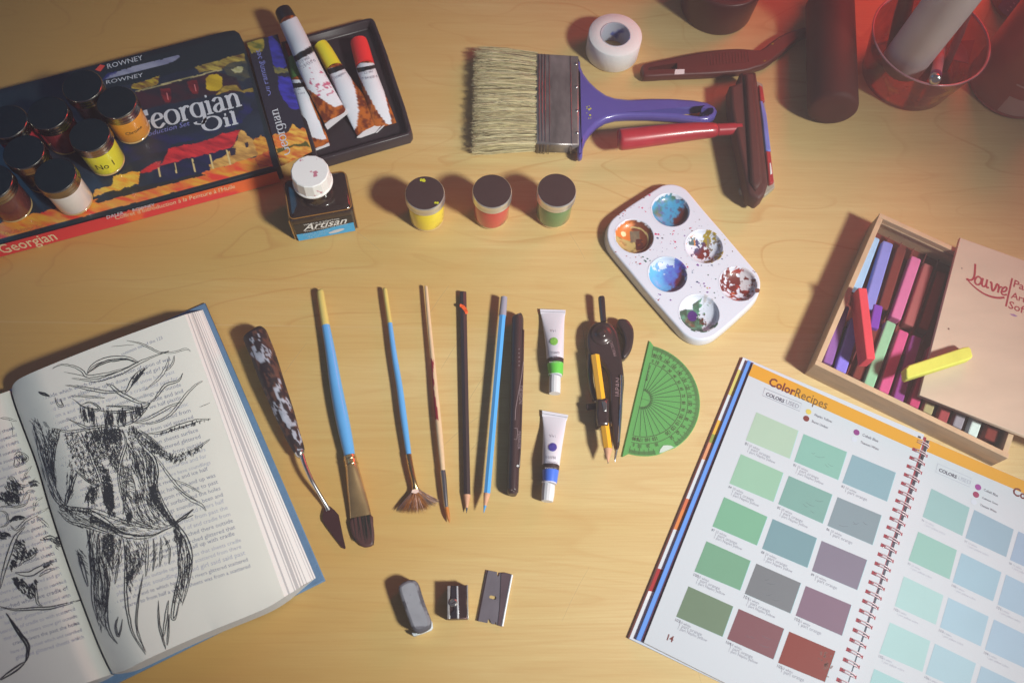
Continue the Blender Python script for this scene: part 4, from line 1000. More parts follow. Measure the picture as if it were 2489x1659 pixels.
for k, (c, R0) in enumerate(wl):
    mb = MB(); nr, na = 34, 110; vs = []; cols = []; fs = []
    dx = T8.g(wells[k][0]+50, wells[k][1], PZ)-c; dx.normalize(); dy = Vector((dx.y, -dx.x, 0))
    for i in range(nr+1):
        t = i/nr; rr2 = R0*1.07*t
        for j in range(na):
            a = 2*math.pi*j/na; u = math.cos(a)*t*1.07; v = math.sin(a)*t*1.07
            q = min(1, rr2/R0); z = PZ-7.0*math.sqrt(max(0, 1-q**2.6))+(.12 if t*1.07 >= 1 else 0)
            col = well_color(k, u, v, t*1.07)
            wcol = pc(212, 216, 232, 1.28)
            if abs(col[0]-wcol[0]) > .02 or abs(col[2]-wcol[2]) > .02: z += .25
            p = c+dx*rr2*math.cos(a)+dy*rr2*math.sin(a); vs.append((p.x, p.y, z)); cols.append(col)
    for i in range(nr):
        for j in range(na):
            a_i = i*na+j; b_i = i*na+(j+1) % na; fs.append([a_i, b_i, b_i+na, a_i+na])
    mb.add(vs, fs, mat('dried_paint', 'vcol', .4, coat=.35), True, cols); mb.build('paint_well', PAL)
mb = MB(); sp = [pc(200, 55, 110), pc(200, 55, 110), pc(120, 70, 150), pc(70, 80, 120), pc(60, 95, 90), pc(150, 60, 50), pc(190, 160, 60), pc(110, 60, 50)]
sm_ = [mat('splash_paint_%s' % 'abcdefgh'[i], c, .5) for i, c in enumerate(sp)]
hot = [((440, 230), 60, 0), ((650, 520), 90, 0), ((560, 560), 60, 3), ((300, 720), 60, 5), ((400, 740), 60, 4), ((740, 640), 90, 2), ((900, 860), 70, 3), ((1040, 1040), 80, 4), ((900, 420), 50, 7), ((1190, 590), 60, 6), ((560, 1120), 60, 2), ((1460, 890), 50, 5), ((1130, 770), 50, 3), ((980, 960), 90, 2), ((200, 330), 50, 5)]
outp = [(x, y) for x, y in po]
for (hx, hy), sp_, ci in hot:
    for i in range(15):
        x = random.gauss(hx, sp_); y = random.gauss(hy, sp_)
        if not inpoly(np.array([x]), np.array([y]), outp)[0]: continue
        if any(math.hypot(x-a, y-b) < r*1.02+6 for a, b, r in wells): continue
        r = abs(random.gauss(0, .36))+.17
        n_ = 7; cpt = T8.g(x, y, PZ+.06+random.random()*.05); an = random.random()*3
        mb.ngon([cpt+Vector((math.cos(2*math.pi*j/n_)*r*random.uniform(.6, 1.3)*1.2, math.sin(2*math.pi*j/n_)*r*random.uniform(.6, 1.2), 0)) for j in range(n_)], sm_[ci if random.random() < .7 else random.randrange(8)])
mb.ngon(T8.G([(1468, 1030), (1500, 1018), (1518, 1035), (1508, 1060), (1478, 1065)], PZ+.15), sm_[7])
mb.build('paint_splatter', PAL)
# ------------------------------------------------------------------ palette knife
PK = thing('palette_knife', 'palette knife with paint crusted wooden handle and dark trowel blade', 'palette knife', FV.g(300, 600, 0))
def knife_col(v, t, a):
    x, y = proj(v); xr, yr = x*.93+y*-.36, x*.36+y*.93; n1 = float(fbm(xr/8, yr/26, 2, 5)); n2 = float(fbm(xr/7, yr/16, 11, 5))
    c = np.array(pc(98, 66, 56, 1.1))*(0.6+.8*n1)
    if t < .2 or n2 < .50+t*.08: c = np.array(pc(48, 38, 42, 1.1))
    wp = False
    for cx_, cy_, rx_, ry_ in ((180, 390, 42, 62), (110, 335, 22, 20), (262, 612, 20, 22), (295, 720, 40, 72), (325, 790, 26, 34), (360, 870, 24, 28), (275, 565, 14, 14), (395, 905, 25, 30), (405, 950, 30, 20)):
        xx, yy = FV.p(cx_, cy_); d = math.hypot((x-xx)/(rx_/2.306), (y-yy)/(ry_/2.306))
        if d < .68+(n1-.5)*3.4+(n2-.5)*2: wp = True
    if wp: c = np.array(pc(172, 176, 192, 1.2))*(0.5+.8*n2)
    return tuple(np.clip(c, 0, .85))
mb = MB(); mb.limb(FV, [(132, 300, 55, None, 12), (136, 306, 66, None, 12), (146, 330, 69, None, 12), (190, 440, 68, None, 12), (243, 590, 63, None, 12), (300, 740, 55, None, 11), (345, 860, 44, None, 11), (375, 930, 36, None, 11), (388, 962, 30, None, 11)], mat('crusted_paint_wood', 'vcol', .55, bump=.7, bs=160), 56, 12, colfn=knife_col)
mb.build('handle', PK)
mb = MB(); mb.limb(FV, [(384, 955, 30, None, 11), (394, 978, 26, None, 11), (400, 985, 18, None, 11)], M_silver, 24, 3); mb.build('ferrule', PK)
mb = MB(); mb.limb(FV, [(398, 975, 15, None, 11), (420, 1040, 13, None, 12), (455, 1120, 12, None, 11), (500, 1200, 11, None, 7), (535, 1260, 12, 1.3, 3.5), (550, 1290, 14, .7, 2.6)], M_silver, 16, 5)
mb.build('shank', PK)
mb = MB(); bl = [(528, 1272), (545, 1262), (560, 1268), (585, 1290), (607, 1315), (618, 1370), (632, 1440), (646, 1498), (641, 1507), (632, 1503), (590, 1450), (545, 1390), (518, 1350), (515, 1325)]
mb.prism([p[:2] for p in FV.G(bl, 2.6)], 2.0, 2.6, mat('dark_blade_steel', (.075, .030, .032), .4, .4, var=.1)); mb.build('blade', PK)

# ------------------------------------------------------------------ brushes
m_blue = mat('sky_blue_lacquer', pc(92, 160, 218, 1.35), .32, coat=.4, var=.05, vs=50, col2=pc(60, 95, 170, 1.3), thr=.72)
m_yel = mat('pale_yellow_lacquer', pc(205, 185, 105, 1.3), .4, coat=.2, var=.08, vs=60)
FB = thing('flat_brush', 'flat artist brush with sky blue handle, yellow tip and dark bristles', 'paintbrush', FV.g(600, 700, 0))
zc = 6.0
mb = MB(); mb.limb(FV, [(503, 62, 12, None, zc), (504, 66, 19, None, zc), (510, 110, 21, None, zc), (534, 257, 23, None, zc)], m_yel, 24, 4); mb.build('handle_tip', FB)
mb = MB(); mb.limb(FV, [(534, 257, 23.5, None, zc), (560, 400, 28, None, zc), (592, 600, 35, None, zc), (625, 770, 38, None, zc), (652, 900, 35, None, zc), (670, 990, 30, None, zc)], m_blue, 28, 5); mb.build('handle', FB)
mb = MB(); mb.limb(FV, [(668, 985, 34, None, zc), (676, 1020, 36, None, zc), (684, 1060, 38, 5.0, zc), (700, 1150, 47, 4.0, 5), (722, 1270, 56, 2.8, 4), (730, 1325, 60, 2.3, 3.5)], mat('dark_gold_ferrule', (.62, .42, .20), .26, .8, var=.4, vs=25), 40, 6); mb.build('ferrule', FB)
mb = MB()
for x, y, w in ((672, 1005, 36), (679, 1035, 38.5)): 
    mb.limb(FV, [(x-1, y-4, w, None, zc), (x, y, w+2, None, zc), (x+1, y+4, w, None, zc)], M_brass, 32, 2, cap=False)
mb.build('crimp_ring', FB)
mhd = mat('dark_brush_hair', (.075, .030, .028), .5)
mb = MB(); br = [(672, 1335), (786, 1312), (800, 1370), (806, 1430), (800, 1480), (770, 1494), (738, 1492), (700, 1455), (680, 1420)]
mb.prism([p[:2] for p in FV.G(smooth(br, 3, True), 4.6)], 1.0, 4.6, mhd, bev=1.6, botbev=True)
strands(mb, FV.g(676, 1332, 3.5), FV.g(784, 1312, 3.5), FV.g(690, 1465, 3), FV.g(804, 1490, 3), 160, .22, mat('dark_green_hair', (.03, .04, .035), .5), zjit=1.7, lenj=.12, wob=.4)
mb.build('bristles', FB)

FA = thing('fan_brush', 'fan brush with thin sky blue handle and splayed tan bristles', 'paintbrush', FV.g(930, 600, 0))
zc = 5.5
mb = MB(); mb.limb(FV, [(866, 52, 7, None, zc), (867, 56, 12, None, zc), (880, 150, 13, None, zc), (894, 243, 13, None, zc)], m_yel, 20, 4); mb.build('handle_tip', FA)
mb = MB(); mb.limb(FV, [(894, 243, 13.5, None, zc), (918, 420, 16, None, zc), (948, 600, 18, None, zc), (972, 780, 19, None, zc), (1000, 980, 15, None, zc)], m_blue, 24, 5); mb.build('handle', FA)
mb = MB(); mb.limb(FV, [(999, 978, 16.5, None, zc), (1012, 1050, 16, None, zc), (1030, 1130, 15, 2.6, 5), (1038, 1172, 20, 1.4, 4.5)], M_brass, 28, 6); mb.build('ferrule', FA)
mb = MB(); mfa = [mat('fan_hair_tan', pc(185, 120, 60, 1.2), .55), mat('fan_hair_grey', pc(130, 105, 100, 1.2), .55), mat('fan_hair_brown', pc(115, 65, 45, 1.1), .55), mat('fan_hair_white', pc(235, 205, 195, 1.2), .6)]
c0 = FV.g(1037, 1168, 4.2)
tips = smooth([(928, 1288), (945, 1300), (985, 1308), (1040, 1312), (1090, 1302), (1125, 1278), (1165, 1258), (1172, 1232)], 10)
for i in range(620):
    u = min(.999, max(0, random.betavariate(1.1, 1.1))); tp = tips[int(u*(len(tips)-1))]
    t3 = FV.g(tp[0], tp[1], 2.2+random.random()*2); L = random.uniform(.82, 1.03)
    t3 = c0.lerp(t3, L)
    m_ = mfa[1] if (u < .2 or u > .72) and random.random() < .7 else (mfa[2] if random.random() < .3 else mfa[0])
    if random.random() < .07: m_ = mfa[3]
    mid = c0.lerp(t3, .5)+Vector((random.gauss(0, .3), random.gauss(0, .3), .2))
    s0 = c0+Vector((random.gauss(0, .8), random.gauss(0, .3), random.gauss(0, .3)))
    mb.tube([(s0, .12, .12), (mid, .15, .13), (t3, .05, .05)], m_, 3, False, False)
mb.ngon([FV.g(1015, 1190, 4.9), FV.g(1022, 1165, 5), FV.g(1036, 1155, 5.1), FV.g(1052, 1168, 5), FV.g(1056, 1188, 4.9), FV.g(1036, 1196, 4.9)], mfa[3])
mb.build('bristles', FA)

RB = thing('round_brush', 'thin round brush with bare wood handle stained red and orange tip', 'paintbrush', P.g(150, 700, 0))
mst = mat('bare_wood_red_stain', 'vcol', .5, coat=.1)
def stain(v, t, a):
    x, y = proj(v); X = (x-1000)*2.53; Y = (y-680)*2.53; n1 = float(fbm(x/5, y/9, 3)); c = np.array(pc(215, 185, 150, 1.25))*(.9+.2*n1)
    cl = 92+(Y-52)*.0895
    if 485 < Y < 860 and (X-cl) < (-3+(n1-.5)*16+6*math.sin(Y/60)): c = np.array(pc(150, 28, 48, 1.15))
    return tuple(np.clip(c, 0, .85))
zc = 5.0
mb = MB(); mb.limb(P, [(90, 52, 7, None, zc), (91, 56, 10, None, zc), (108, 250, 12, None, zc), (132, 500, 14, None, zc), (155, 760, 18, None, zc), (176, 980, 19, None, zc), (194, 1176, 15, None, zc)], mst, 24, 24, colfn=stain); mb.build('handle', RB)
mb = MB(); mb.limb(P, [(193, 1172, 17, None, zc), (200, 1230, 17, None, zc), (208, 1320, 15, None, zc), (216, 1396, 12, None, 4.5)], M_silver, 24, 5); mb.build('ferrule', RB)
mb = MB(); mb.limb(P, [(216, 1394, 12, None, 4.4), (224, 1440, 12, None, 4), (230, 1470, 8, None, 3.4), (234, 1492, 1.5, None, 2.6)], mat('orange_brush_hair', pc(190, 115, 45, 1.25), .5, var=.25, vs=300, stretch=(1, .1, 1)), 16, 5); mb.build('bristles', RB)

# ------------------------------------------------------------------ pencils and marker
def pencil(name, label, V, top, neck, tip, w, body, leadm, cone, lead_t=.7, capc=None, group=None, z=None):
    t = thing(name, label, 'pencil', V.g((top[0]+neck[0])/2, (top[1]+neck[1])/2, 0), group)
    r = w*V.sc(*neck); z = z if z is not None else r*.95
    mb = MB(); mb.limb(V, [(top[0], top[1], w, None, z), (neck[0], neck[1], w, None, z)], body, 6, 1, smooth_=False, rot=math.pi/6); mb.build('pencil_body', t)
    dx, dy = tip[0]-neck[0], tip[1]-neck[1]
    mb = MB(); mb.limb(V, [(neck[0], neck[1], w*.97, None, z), (neck[0]+dx*lead_t, neck[1]+dy*lead_t, w*(1-lead_t)*.98+1.2, None, z)], cone, 20, 1); mb.build('sharpened_wood', t)
    mb = MB(); mb.limb(V, [(neck[0]+dx*lead_t, neck[1]+dy*lead_t, w*(1-lead_t)+1.2, None, z), (tip[0], tip[1], 1.2, None, z)], leadm, 14, 1); mb.build('lead', t)
    if capc:
        mb = MB(); ex = (top[0]-neck[0], top[1]-neck[1]); k = capc[1]/math.hypot(*ex)
        mb.limb(V, [(top[0]+ex[0]*k, top[1]+ex[1]*k, w*.9, None, z), (top[0], top[1], w*1.03, None, z)], capc[0], 24, 1); mb.build('end_cap', t)
    return t
pw_ = mat('pencil_cedar', pc(200, 150, 120, 1.3), .65, var=.12, vs=200)
bp = pencil('black_pencil', 'black pencil with small orange mark near its blunt end', P, (318, 78), (343, 1320), (339, 1432), 23, mat('black_pencil_lacquer', (.042, .026, .028), .4, coat=.15), mat('graphite', (.05, .05, .07), .4), pw_, .72)
mb = MB(); mor = mat('orange_print', pc(232, 92, 38, 1.3), .45); zz = 23*P.sc(320, 150)*1.88
mb.ribbon([P.g(x, y, z_) for x, y, z_ in ((298, 156, 6.0), (306, 158, zz*.97), (318, 166, zz+.05), (330, 180, zz), (338, 196, 6.4), (341, 208, 5))], [2.4, 2.6, 3.0, 3.0, 2.6, 2], mor)
mb.build('orange_mark', bp)
pencil('blue_pencil', 'light blue coloured pencil with grey end beside the dark marker', P, (560, 222), (465, 1312), (445, 1432), 22.5, mat('light_blue_pencil_lacquer', pc(78, 158, 228, 1.4), .33, coat=.4), mat('blue_lead', pc(70, 150, 210, 1.2), .5), pw_, .62,
       capc=(mat('grey_pencil_end', pc(150, 148, 165, 1.3), .4), 115), z=8.5)

MK = thing('marker_pen', 'thick dark marker pen with clip beside the light blue pencil', 'marker', P.g(635, 780, 0))
mm = mat('dark_marker_plastic', (.050, .026, .028), .36, var=.08)
mb = MB(); mb.limb(P, [(655, 234, 31, 6.2, 7), (654, 238, 35, 6.8, 7), (653, 300, 36, 7, 7.2), (643, 700, 37, 7.2, 7.4), (625, 1240, 36, 7, 7.2), (622, 1300, 33, 6.4, 7), (620, 1322, 24, 5, 7)], mm, 32, 4); mb.build('marker_barrel', MK)
mb = MB(); mb.prism([p[:2] for p in P.G([(683, 300), (695, 305), (690, 560), (676, 1010), (668, 1150), (655, 1150), (662, 1000), (672, 560)], 12)], 8.5, 12, mm, bev=.8, botbev=True); mb.build('clip', MK)
mb = MB(); mlt = mat('faint_silver_print', pc(150, 130, 135, 1.1), .5)
mb.ribbon([P.g(x, y, 14.7) for x, y in ((690, 500), (676, 600), (655, 710), (640, 800), (638, 860))], .45, mlt)
mb.ribbon([P.g(x, y, 14.7) for x, y in ((634, 910), (650, 912), (653, 940), (648, 980), (632, 978))], .45, mlt)
for i in range(5): mb.disc(P.g(662, 425+i*25, 14.8), .5, mlt, 8)
mb.text('DESIGN', P.g(664, 650, 14.4), P.g(661, 760, 14.4)-P.g(664, 650, 14.4), mlt, hs=.9)
mb.text('MARKER', P.g(656, 930, 14.4), P.g(652, 1040, 14.4)-P.g(656, 930, 14.4), mlt, hs=.9)
mb.disc(P.g(654, 1142, 14.6), .9, mat('tiny_white_dot', (.7, .72, .74), .5), 10)
mb.build('lettering', MK)

# ------------------------------------------------------------------ small paint tubes
def small_tube(label, crimp, body, band, col, capp, colour, dotc, dot, words):
    t = thing('small_paint_tube', label, 'paint tube', P.g(body[0][0], (body[0][1]+body[-1][1])/2, 0), 'small white paint tubes')
    mw_ = mat('white_foil_tube', pc(212, 210, 222, 1.3), .38, bump=.15, bs=60)
    mb = MB(); mb.prism([p[:2] for p in P.G(crimp, 2.8)], 1.6, 2.8, mw_, bev=.3); mb.ribbon([P.g((crimp[0][0]*.02+crimp[1][0]*.98), (crimp[1][1]*.5+crimp[2][1]*.5), 2.95), P.g(crimp[0][0]*.98+crimp[1][0]*.02, (crimp[0][1]+crimp[3][1])/2, 2.95)], .4, M_greyink); mb.build('crimped_end', t)
    mb = MB(); mb.limb(P, body, mw_, 36, 6); mb.build('tube_body', t)
    mb = MB(); mb.limb(P, band, mat('tube_black_band', (.04, .022, .026), .4), 36, 2); mb.build('black_band', t)
    mb = MB(); mb.limb(P, col, mat('tube_band_'+label.split(' with ')[1][:5].strip(), colour, .4), 36, 3); mb.build('colour_band', t)
    mb = MB(); mb.limb(P, capp, mat('white_cap', pc(222, 222, 228, 1.2), .4), 14, 3, smooth_=False); mb.build('cap', t)
    mb = MB(); mb.limb(P, [(capp[0][0]+1, capp[0][1]-12, capp[0][2]*1.25, None, 7), (capp[0][0], capp[0][1]-3, capp[0][2]*1.3, None, 7)], mw_, 24, 1); mb.build('shoulder', t)
    zf = dot[3]
    mb = MB(); 
    def ztop(X, Y):
        sm = smooth([(b_[0], b_[1], b_[2], b_[3], b_[4]) for b_ in body], 8); q = min(sm, key=lambda b_: abs(b_[1]-Y))
        return q[4]+q[3]*math.sqrt(max(0.05, 1-((X-q[0])/q[2])**2))+1.0
    ring = lambda k: [P.g(dot[0]+dot[2]*k*math.cos(a), dot[1]+dot[2]*k*math.sin(a), ztop(dot[0]+dot[2]*k*math.cos(a), dot[1]+dot[2]*k*math.sin(a))) for a in [i*math.pi/14 for i in range(28)]]
    mb.rings([ring(1), ring(.66), ring(.33), ring(.02)], dotc, False, True, True)
    mb.build('colour_dot', t)
    mb = MB()
    for s_, a, b, z in words: mb.text(s_, P.g(*a, z), P.g(*b, z)-P.g(*a, z), M_greyink)
    mb.text('OIL COLOUR', P.g(band[0][0]+38, band[0][1]+12, words[-1][3]+.1), P.g(band[0][0]-38, band[0][1]+10, words[-1][3]+.1)-P.g(band[0][0]+38, band[0][1]+12, words[-1][3]+.1), mat('band_print', (.5, .45, .47), .5))
    mb.build('lettering', t)
    return t
small_tube('small white paint tube with green band and dot, upper one', [(790, 178), (949, 184), (946, 214), (795, 210)],
  [(870, 208, 75, 1.1, 2.2), (873, 260, 68, 2.2, 3.2), (878, 340, 61, 4.0, 5), (882, 430, 55, 6.0, 6.6), (884, 492, 52, 6.9, 7.1)],
  [(884, 490, 52.5, 6.95, 7.1), (885, 517, 50, 6.9, 7.1)], [(885, 516, 50, 6.9, 7.1), (887, 560, 46, 6.7, 7.0), (888, 585, 43, 6.3, 7.0)],
  [(884, 592, 33, None, 7.2), (883, 600, 35, None, 7.2), (882, 640, 36, None, 7.4), (881, 698, 35, None, 7.4)], pc(98, 190, 70, 1.35), mat('green_dot', pc(125, 185, 78, 1.3), .5), (877, 377, 24, 11.6),
  [('14', (886, 305), (868, 307), 10.4), ('GREEN', (912, 440), (848, 442), 14.2), ('SAP', (898, 464), (866, 466), 14.6)])
small_tube('small white paint tube with blue band and dot, lower one', [(803, 800), (966, 829), (956, 862), (804, 840)],
  [(880, 848, 75, 1.1, 2.2), (877, 910, 68, 2.2, 3.2), (870, 990, 62, 4.0, 5), (862, 1080, 57, 6.0, 6.6), (857, 1142, 54, 6.9, 7.1)],
  [(857, 1140, 54, 6.95, 7.1), (856, 1172, 51, 6.9, 7.1)], [(856, 1170, 51, 6.9, 7.1), (853, 1215, 47, 6.7, 7.0), (851, 1245, 44, 6.3, 7.0)],
  [(846, 1254, 36, None, 7.2), (844, 1262, 39, None, 7.2), (840, 1310, 40, None, 7.4), (835, 1360, 36, None, 7.4)], pc(68, 110, 215, 1.35), mat('violet_blue_dot', pc(68, 62, 150, 1.3), .5), (869, 1027, 26, 11.6),
  [('14', (884, 952), (866, 954), 10.4), ('BLUE', (888, 1085), (838, 1083), 14.2), ('PHTHALO', (898, 1118), (822, 1112), 14.6)])

# ------------------------------------------------------------------ compass with yellow pencil
CP = thing('drawing_compass', 'dark metal drawing compass gripping a short yellow pencil', 'compass', Q.g(300, 800, 0))
mcm = mat('dark_compass_metal', (.046, .026, .027), .3, .2, coat=.5, var=.15, vs=40)
mb = MB(); mb.limb(Q, [(267, 138, 20, None, 11), (268, 145, 27, None, 11), (276, 250, 26, None, 11), (284, 330, 24, None, 11)], mcm, 10, 2, smooth_=False); mb.build('grip', CP)
mb = MB(); hd = [(205, 345), (250, 328), (300, 328), (350, 350), (388, 395), (405, 450), (425, 560), (440, 680), (450, 770), (448, 860), (430, 1010), (425, 1150), (415, 1300), (405, 1335), (388, 1345), (375, 1320), (355, 1180), (338, 1050), (335, 900), (330, 760), (300, 690), (262, 640), (235, 600), (190, 590), (165, 560), (155, 480), (165, 400)]
mb.prism([p[:2] for p in Q.G(smooth(hd, 2, True), 12)], 3.5, 12, mcm, bev=2.2, botbev=True)
mb.lathe(Q.g(272, 440, 11.5), [(14.5*.62, 0), (14.2*.62, 1.6), (12.5*.62, 2.0), (4, 2.4), (3.8, 3.8), (2.2, 4.4)], mcm, 40)
mb.build('hinge_head', CP)
mb = MB(); mb.limb(Q, [(190, 560, 34, 3.5, 7), (175, 700, 24, 3.2, 7), (190, 860, 24, 3.2, 7), (225, 950, 30, 3.4, 7)], mcm, 16, 4); mb.build('pencil_leg', CP)
mb = MB(); mb.limb(Q, [(425, 760, 14, 2, 12.3), (425, 900, 14, 2, 12.0), (415, 1100, 14, 2, 11.4), (402, 1290, 12, 2, 10.5)], mat('leg_painted_highlight', (.55, .56, .60), .25, 1.0), 12, 5)  # bright bar: highlight along the leg put into its colour
mb.build('leg_highlight', CP)
mb = MB(); mb.limb(Q, [(400, 1300, 15, None, 8), (388, 1345, 11, None, 8), (380, 1390, 10, None, 8), (376, 1425, 8, None, 8), (374, 1446, 2, None, 8)], M_silver, 14, 3); mb.build('needle', CP)
mb = MB(); wh = [(405, 305), (470, 308), (505, 345), (524, 385), (528, 450), (515, 530), (490, 585), (448, 625), (430, 600), (440, 560), (452, 500), (448, 450), (430, 400), (400, 350)]
mb.prism([p[:2] for p in Q.G(smooth(wh, 2, True), 11)], 1.5, 11, mcm, bev=2, botbev=True)
mb.build('adjusting_wheel', CP)
mb = MB(); cl = [(232, 945), (320, 935), (330, 960), (328, 1120), (322, 1150), (240, 1150), (228, 1060)]
mb.prism([p[:2] for p in Q.G(cl, 17.6)], 2, 17.6, mcm, bev=2, botbev=True)
mb.limb(Q, [(150, 1010, 26, None, 7), (200, 1005, 26, None, 7), (235, 1000, 22, None, 7)], mcm, 12, 2, smooth_=False)
mb.limb(Q, [(345, 1125, 7, None, 10), (350, 1160, 7, None, 10)], M_silver, 10, 1)
mb.limb(Q, [(215, 960, 8, None, 12), (240, 968, 8, None, 12)], M_silver, 10, 1)
mb.build('clamp', CP)
mb = MB(); mb.prism([p[:2] for p in Q.G([(268, 960), (305, 955), (312, 985), (308, 1040), (285, 1045), (278, 1000)], 18.2)], 17.2, 18.2, M_silver, bev=.4)
mb.build('screw_plate', CP)
mb = MB(); mlc = mat('compass_print', pc(150, 120, 125, 1.1), .5)
mb.text('PRECISION', Q.g(388, 600, 12.35), Q.g(345, 460, 12.35)-Q.g(388, 600, 12.35), mlc)
mb.text('JAPAN', Q.g(412, 930, 12.35), Q.g(418, 780, 12.35)-Q.g(412, 930, 12.35), mlc)
mb.build('lettering', CP)
yp = pencil('yellow_pencil', 'short yellow pencil held in the clamp of the compass', Q, (216, 600), (318, 1340), (320, 1458), 37, mat('yellow_pencil_lacquer', pc(245, 160, 32, 1.45), .35, coat=.3), mat('graphite', (.05, .05, .07), .4), pw_, .9, z=12.5)

# ------------------------------------------------------------------ protractor
a0 = Q.g(651, 482, 1.6); b0 = Q.g(434, 1402, 1.6); ex = (a0-b0).normalized(); ey = Vector((ex.y, -ex.x, 0)); Lg = (a0-b0).length
rimp = Q.g(1050, 965, 1.6); off = 4.2
ctr = (a0+b0)/2+ey*off
Rp = (rimp-ctr).length
PR = thing('protractor', 'green transparent plastic protractor with a chipped rim', 'protractor', ctr)
def pp(r, deg, dz=0.0):
    a = math.radians(deg); q = ctr+ex*(r*math.cos(a))+ey*(r*math.sin(a)); return Vector((q.x, q.y, 1.6+dz))
out = [tuple((ctr-ey*off+ex*Lg/2)[:2])]
for i in range(0, 91):
    d = i*2; r = Rp
    if 133 < d < 151: r = Rp-.9*math.sin(math.pi*(d-133)/18)
    if r*abs(math.cos(math.radians(d))) > Lg/2: r = Lg/2/abs(math.cos(math.radians(d)))
    out.append(tuple(pp(r, d)[:2]))
out.append(tuple((ctr-ey*off-ex*Lg/2)[:2]))
def green_material():
    m = bpy.data.materials.new('green_clear_plastic'); m.use_nodes = True; n = m.node_tree.nodes; l = m.node_tree.links
    b = n['Principled BSDF']; b.inputs['Base Color'].default_value = (*pc(125, 192, 118, 1.3), 1); b.inputs['Roughness'].default_value = .2; b.inputs['Coat Weight'].default_value = .3
    tr = n.new('ShaderNodeBsdfTransparent'); tr.inputs[0].default_value = (.45, .85, .5, 1)
    mx = n.new('ShaderNodeMixShader'); mx.inputs[0].default_value = .56
    l.new(tr.outputs[0], mx.inputs[1]); l.new(b.outputs[0], mx.inputs[2]); l.new(mx.outputs[0], n['Material Output'].inputs[0]); return m
mb = MB(); mb.prism(out, .3, 1.6, green_material(), bev=.15); mb.build('plate', PR)
mb = MB(); mpr = mat('protractor_print', pc(70, 62, 48, 1.0), .6); mp2 = mat('protractor_print_green', pc(62, 92, 62, 1.1), .6)
for i in range(0, 181):
    if 131 < i < 154: continue
    r1 = Rp-.5 if not 131 < i < 153 else Rp-3.4
    r0 = Rp-(6.2 if i % 10 == 0 else 5.0 if i % 5 == 0 else 3.6)
    mb.ribbon([pp(r0, i, .06), pp(r1, i, .06)], .42 if i % 5 == 0 else .34, mpr)
for r, w in ((Rp-9.7, .35), (Rp-15.2, .45), (7.6, .35)): mb.ribbon([pp(r, d, .07) for d in range(0, 181, 4)], w, mpr if r > 20 else mp2)
for d in range(0, 181, 10): mb.ribbon([pp(7.6, d, .08), pp(Rp-15.2, d, .08)], .5, mp2)
for d in range(5, 180, 5): mb.ribbon([pp(6.8, d, .08), pp(9.2, d, .08)], .25, mpr)
mb.ribbon([pp(0, 0, .08)-ex*2, pp(0, 0, .08)+ex*2], .3, mpr); mb.ribbon([pp(0, 0, .08), pp(7.6, 90, .08)], .3, mp2)
mb.ribbon([pp(Rp-15.2, 0, .05), pp(Rp-15.2, 180, .05)], .45, mp2)
for d in range(0, 181, 10):
    if 138 < d < 150: continue
    dd = min(max(d, 3.2), 176.8)
    for r, s_ in ((Rp-9.2, str(180-d)), (Rp-14.2, str(d))):
        if d == 90 and r < Rp-10: s_ = '90'
        rd = (pp(1, dd)-pp(0, dd)); tg = Vector((rd.y, -rd.x, 0)); w = 1.35*len(s_)
        if r > Rp-10 and d == 90: w *= 1.25
        o = pp(r, dd, .1)-tg*w/2
        mb.text(s_, o, tg*w, mpr, ey=rd, hs=1.35, bold=.02)
o = pp(Rp-22, 8, .1); mb.text('MADE IN U.K.', pp(Rp-31, 4.6, .1), pp(Rp-17, 2.5, .1)-pp(Rp-31, 4.6, .1), mpr, bold=.02)
mb.build('printed_scale', PR)
mb = MB(); mb.ngon([pp(Rp-.9, d, .14) for d in range(134, 152, 2)]+[pp(Rp-3.4, 148, .14), pp(Rp-5.6, 143, .14), pp(Rp-4.6, 139, .14), pp(Rp-3.2, 136, .14)], mat('broken_clear_chip', pc(205, 218, 210, 1.2), .15, coat=1)); mb.build('chipped_corner', PR)

# ------------------------------------------------------------------ eraser, sharpener, razor blade
ER = thing('eraser', 'worn white eraser smudged grey on top, left of the pencil sharpener', 'eraser', R.g(640, 780, 0))
eo = [(400, 520), (430, 460), (500, 415), (570, 395), (640, 405), (690, 460), (720, 560), (780, 740), (840, 900), (870, 990), (862, 1070), (820, 1110), (750, 1145), (690, 1158), (630, 1140), (585, 1080), (540, 960), (480, 800), (430, 650)]
mb = MB(); mb.prism([p[:2] for p in R.G(smooth(eo, 3, True), 15)], .4, 15, mat('graphite_smudged_eraser_side', pc(138, 138, 148, 1.0), .7, col2=pc(96, 94, 104, .9), thr=.5, vs=60), bev=2.4, botbev=True, top=mat('graphite_smudged_eraser', pc(158, 160, 170, 1.05), .7, col2=pc(118, 118, 128, .95), thr=.56, vs=70, var=.15))
mb.build('eraser_block', ER)
mb = MB(); mb.prism([p[:2] for p in R.G([(858, 960), (885, 1000), (893, 1080), (870, 1115), (740, 1165), (622, 1205), (598, 1180), (590, 1150), (640, 1160), (760, 1135), (835, 1090), (850, 1030)], 7)], .4, 7, mat('eraser_white', pc(215, 222, 228, 1.2), .7), bev=.8); mb.build('clean_end', ER)
SH = thing('pencil_sharpener', 'small metal pencil sharpener with screwed blade between eraser and razor blade', 'sharpener', R.g(1240, 720, 0))
mds = mat('sharpener_metal', (.10, .055, .058), .3, .7, var=.12, vs=150)
mb = MB(); so = [(1098, 482), (1384, 472), (1386, 560), (1378, 720), (1388, 860), (1392, 956), (1098, 962), (1100, 860), (1106, 720), (1100, 580)]
mb.prism([p[:2] for p in R.G(so, 11)], .3, 11, mds, bev=.7, botbev=True); mb.build('sharpener_body', SH)
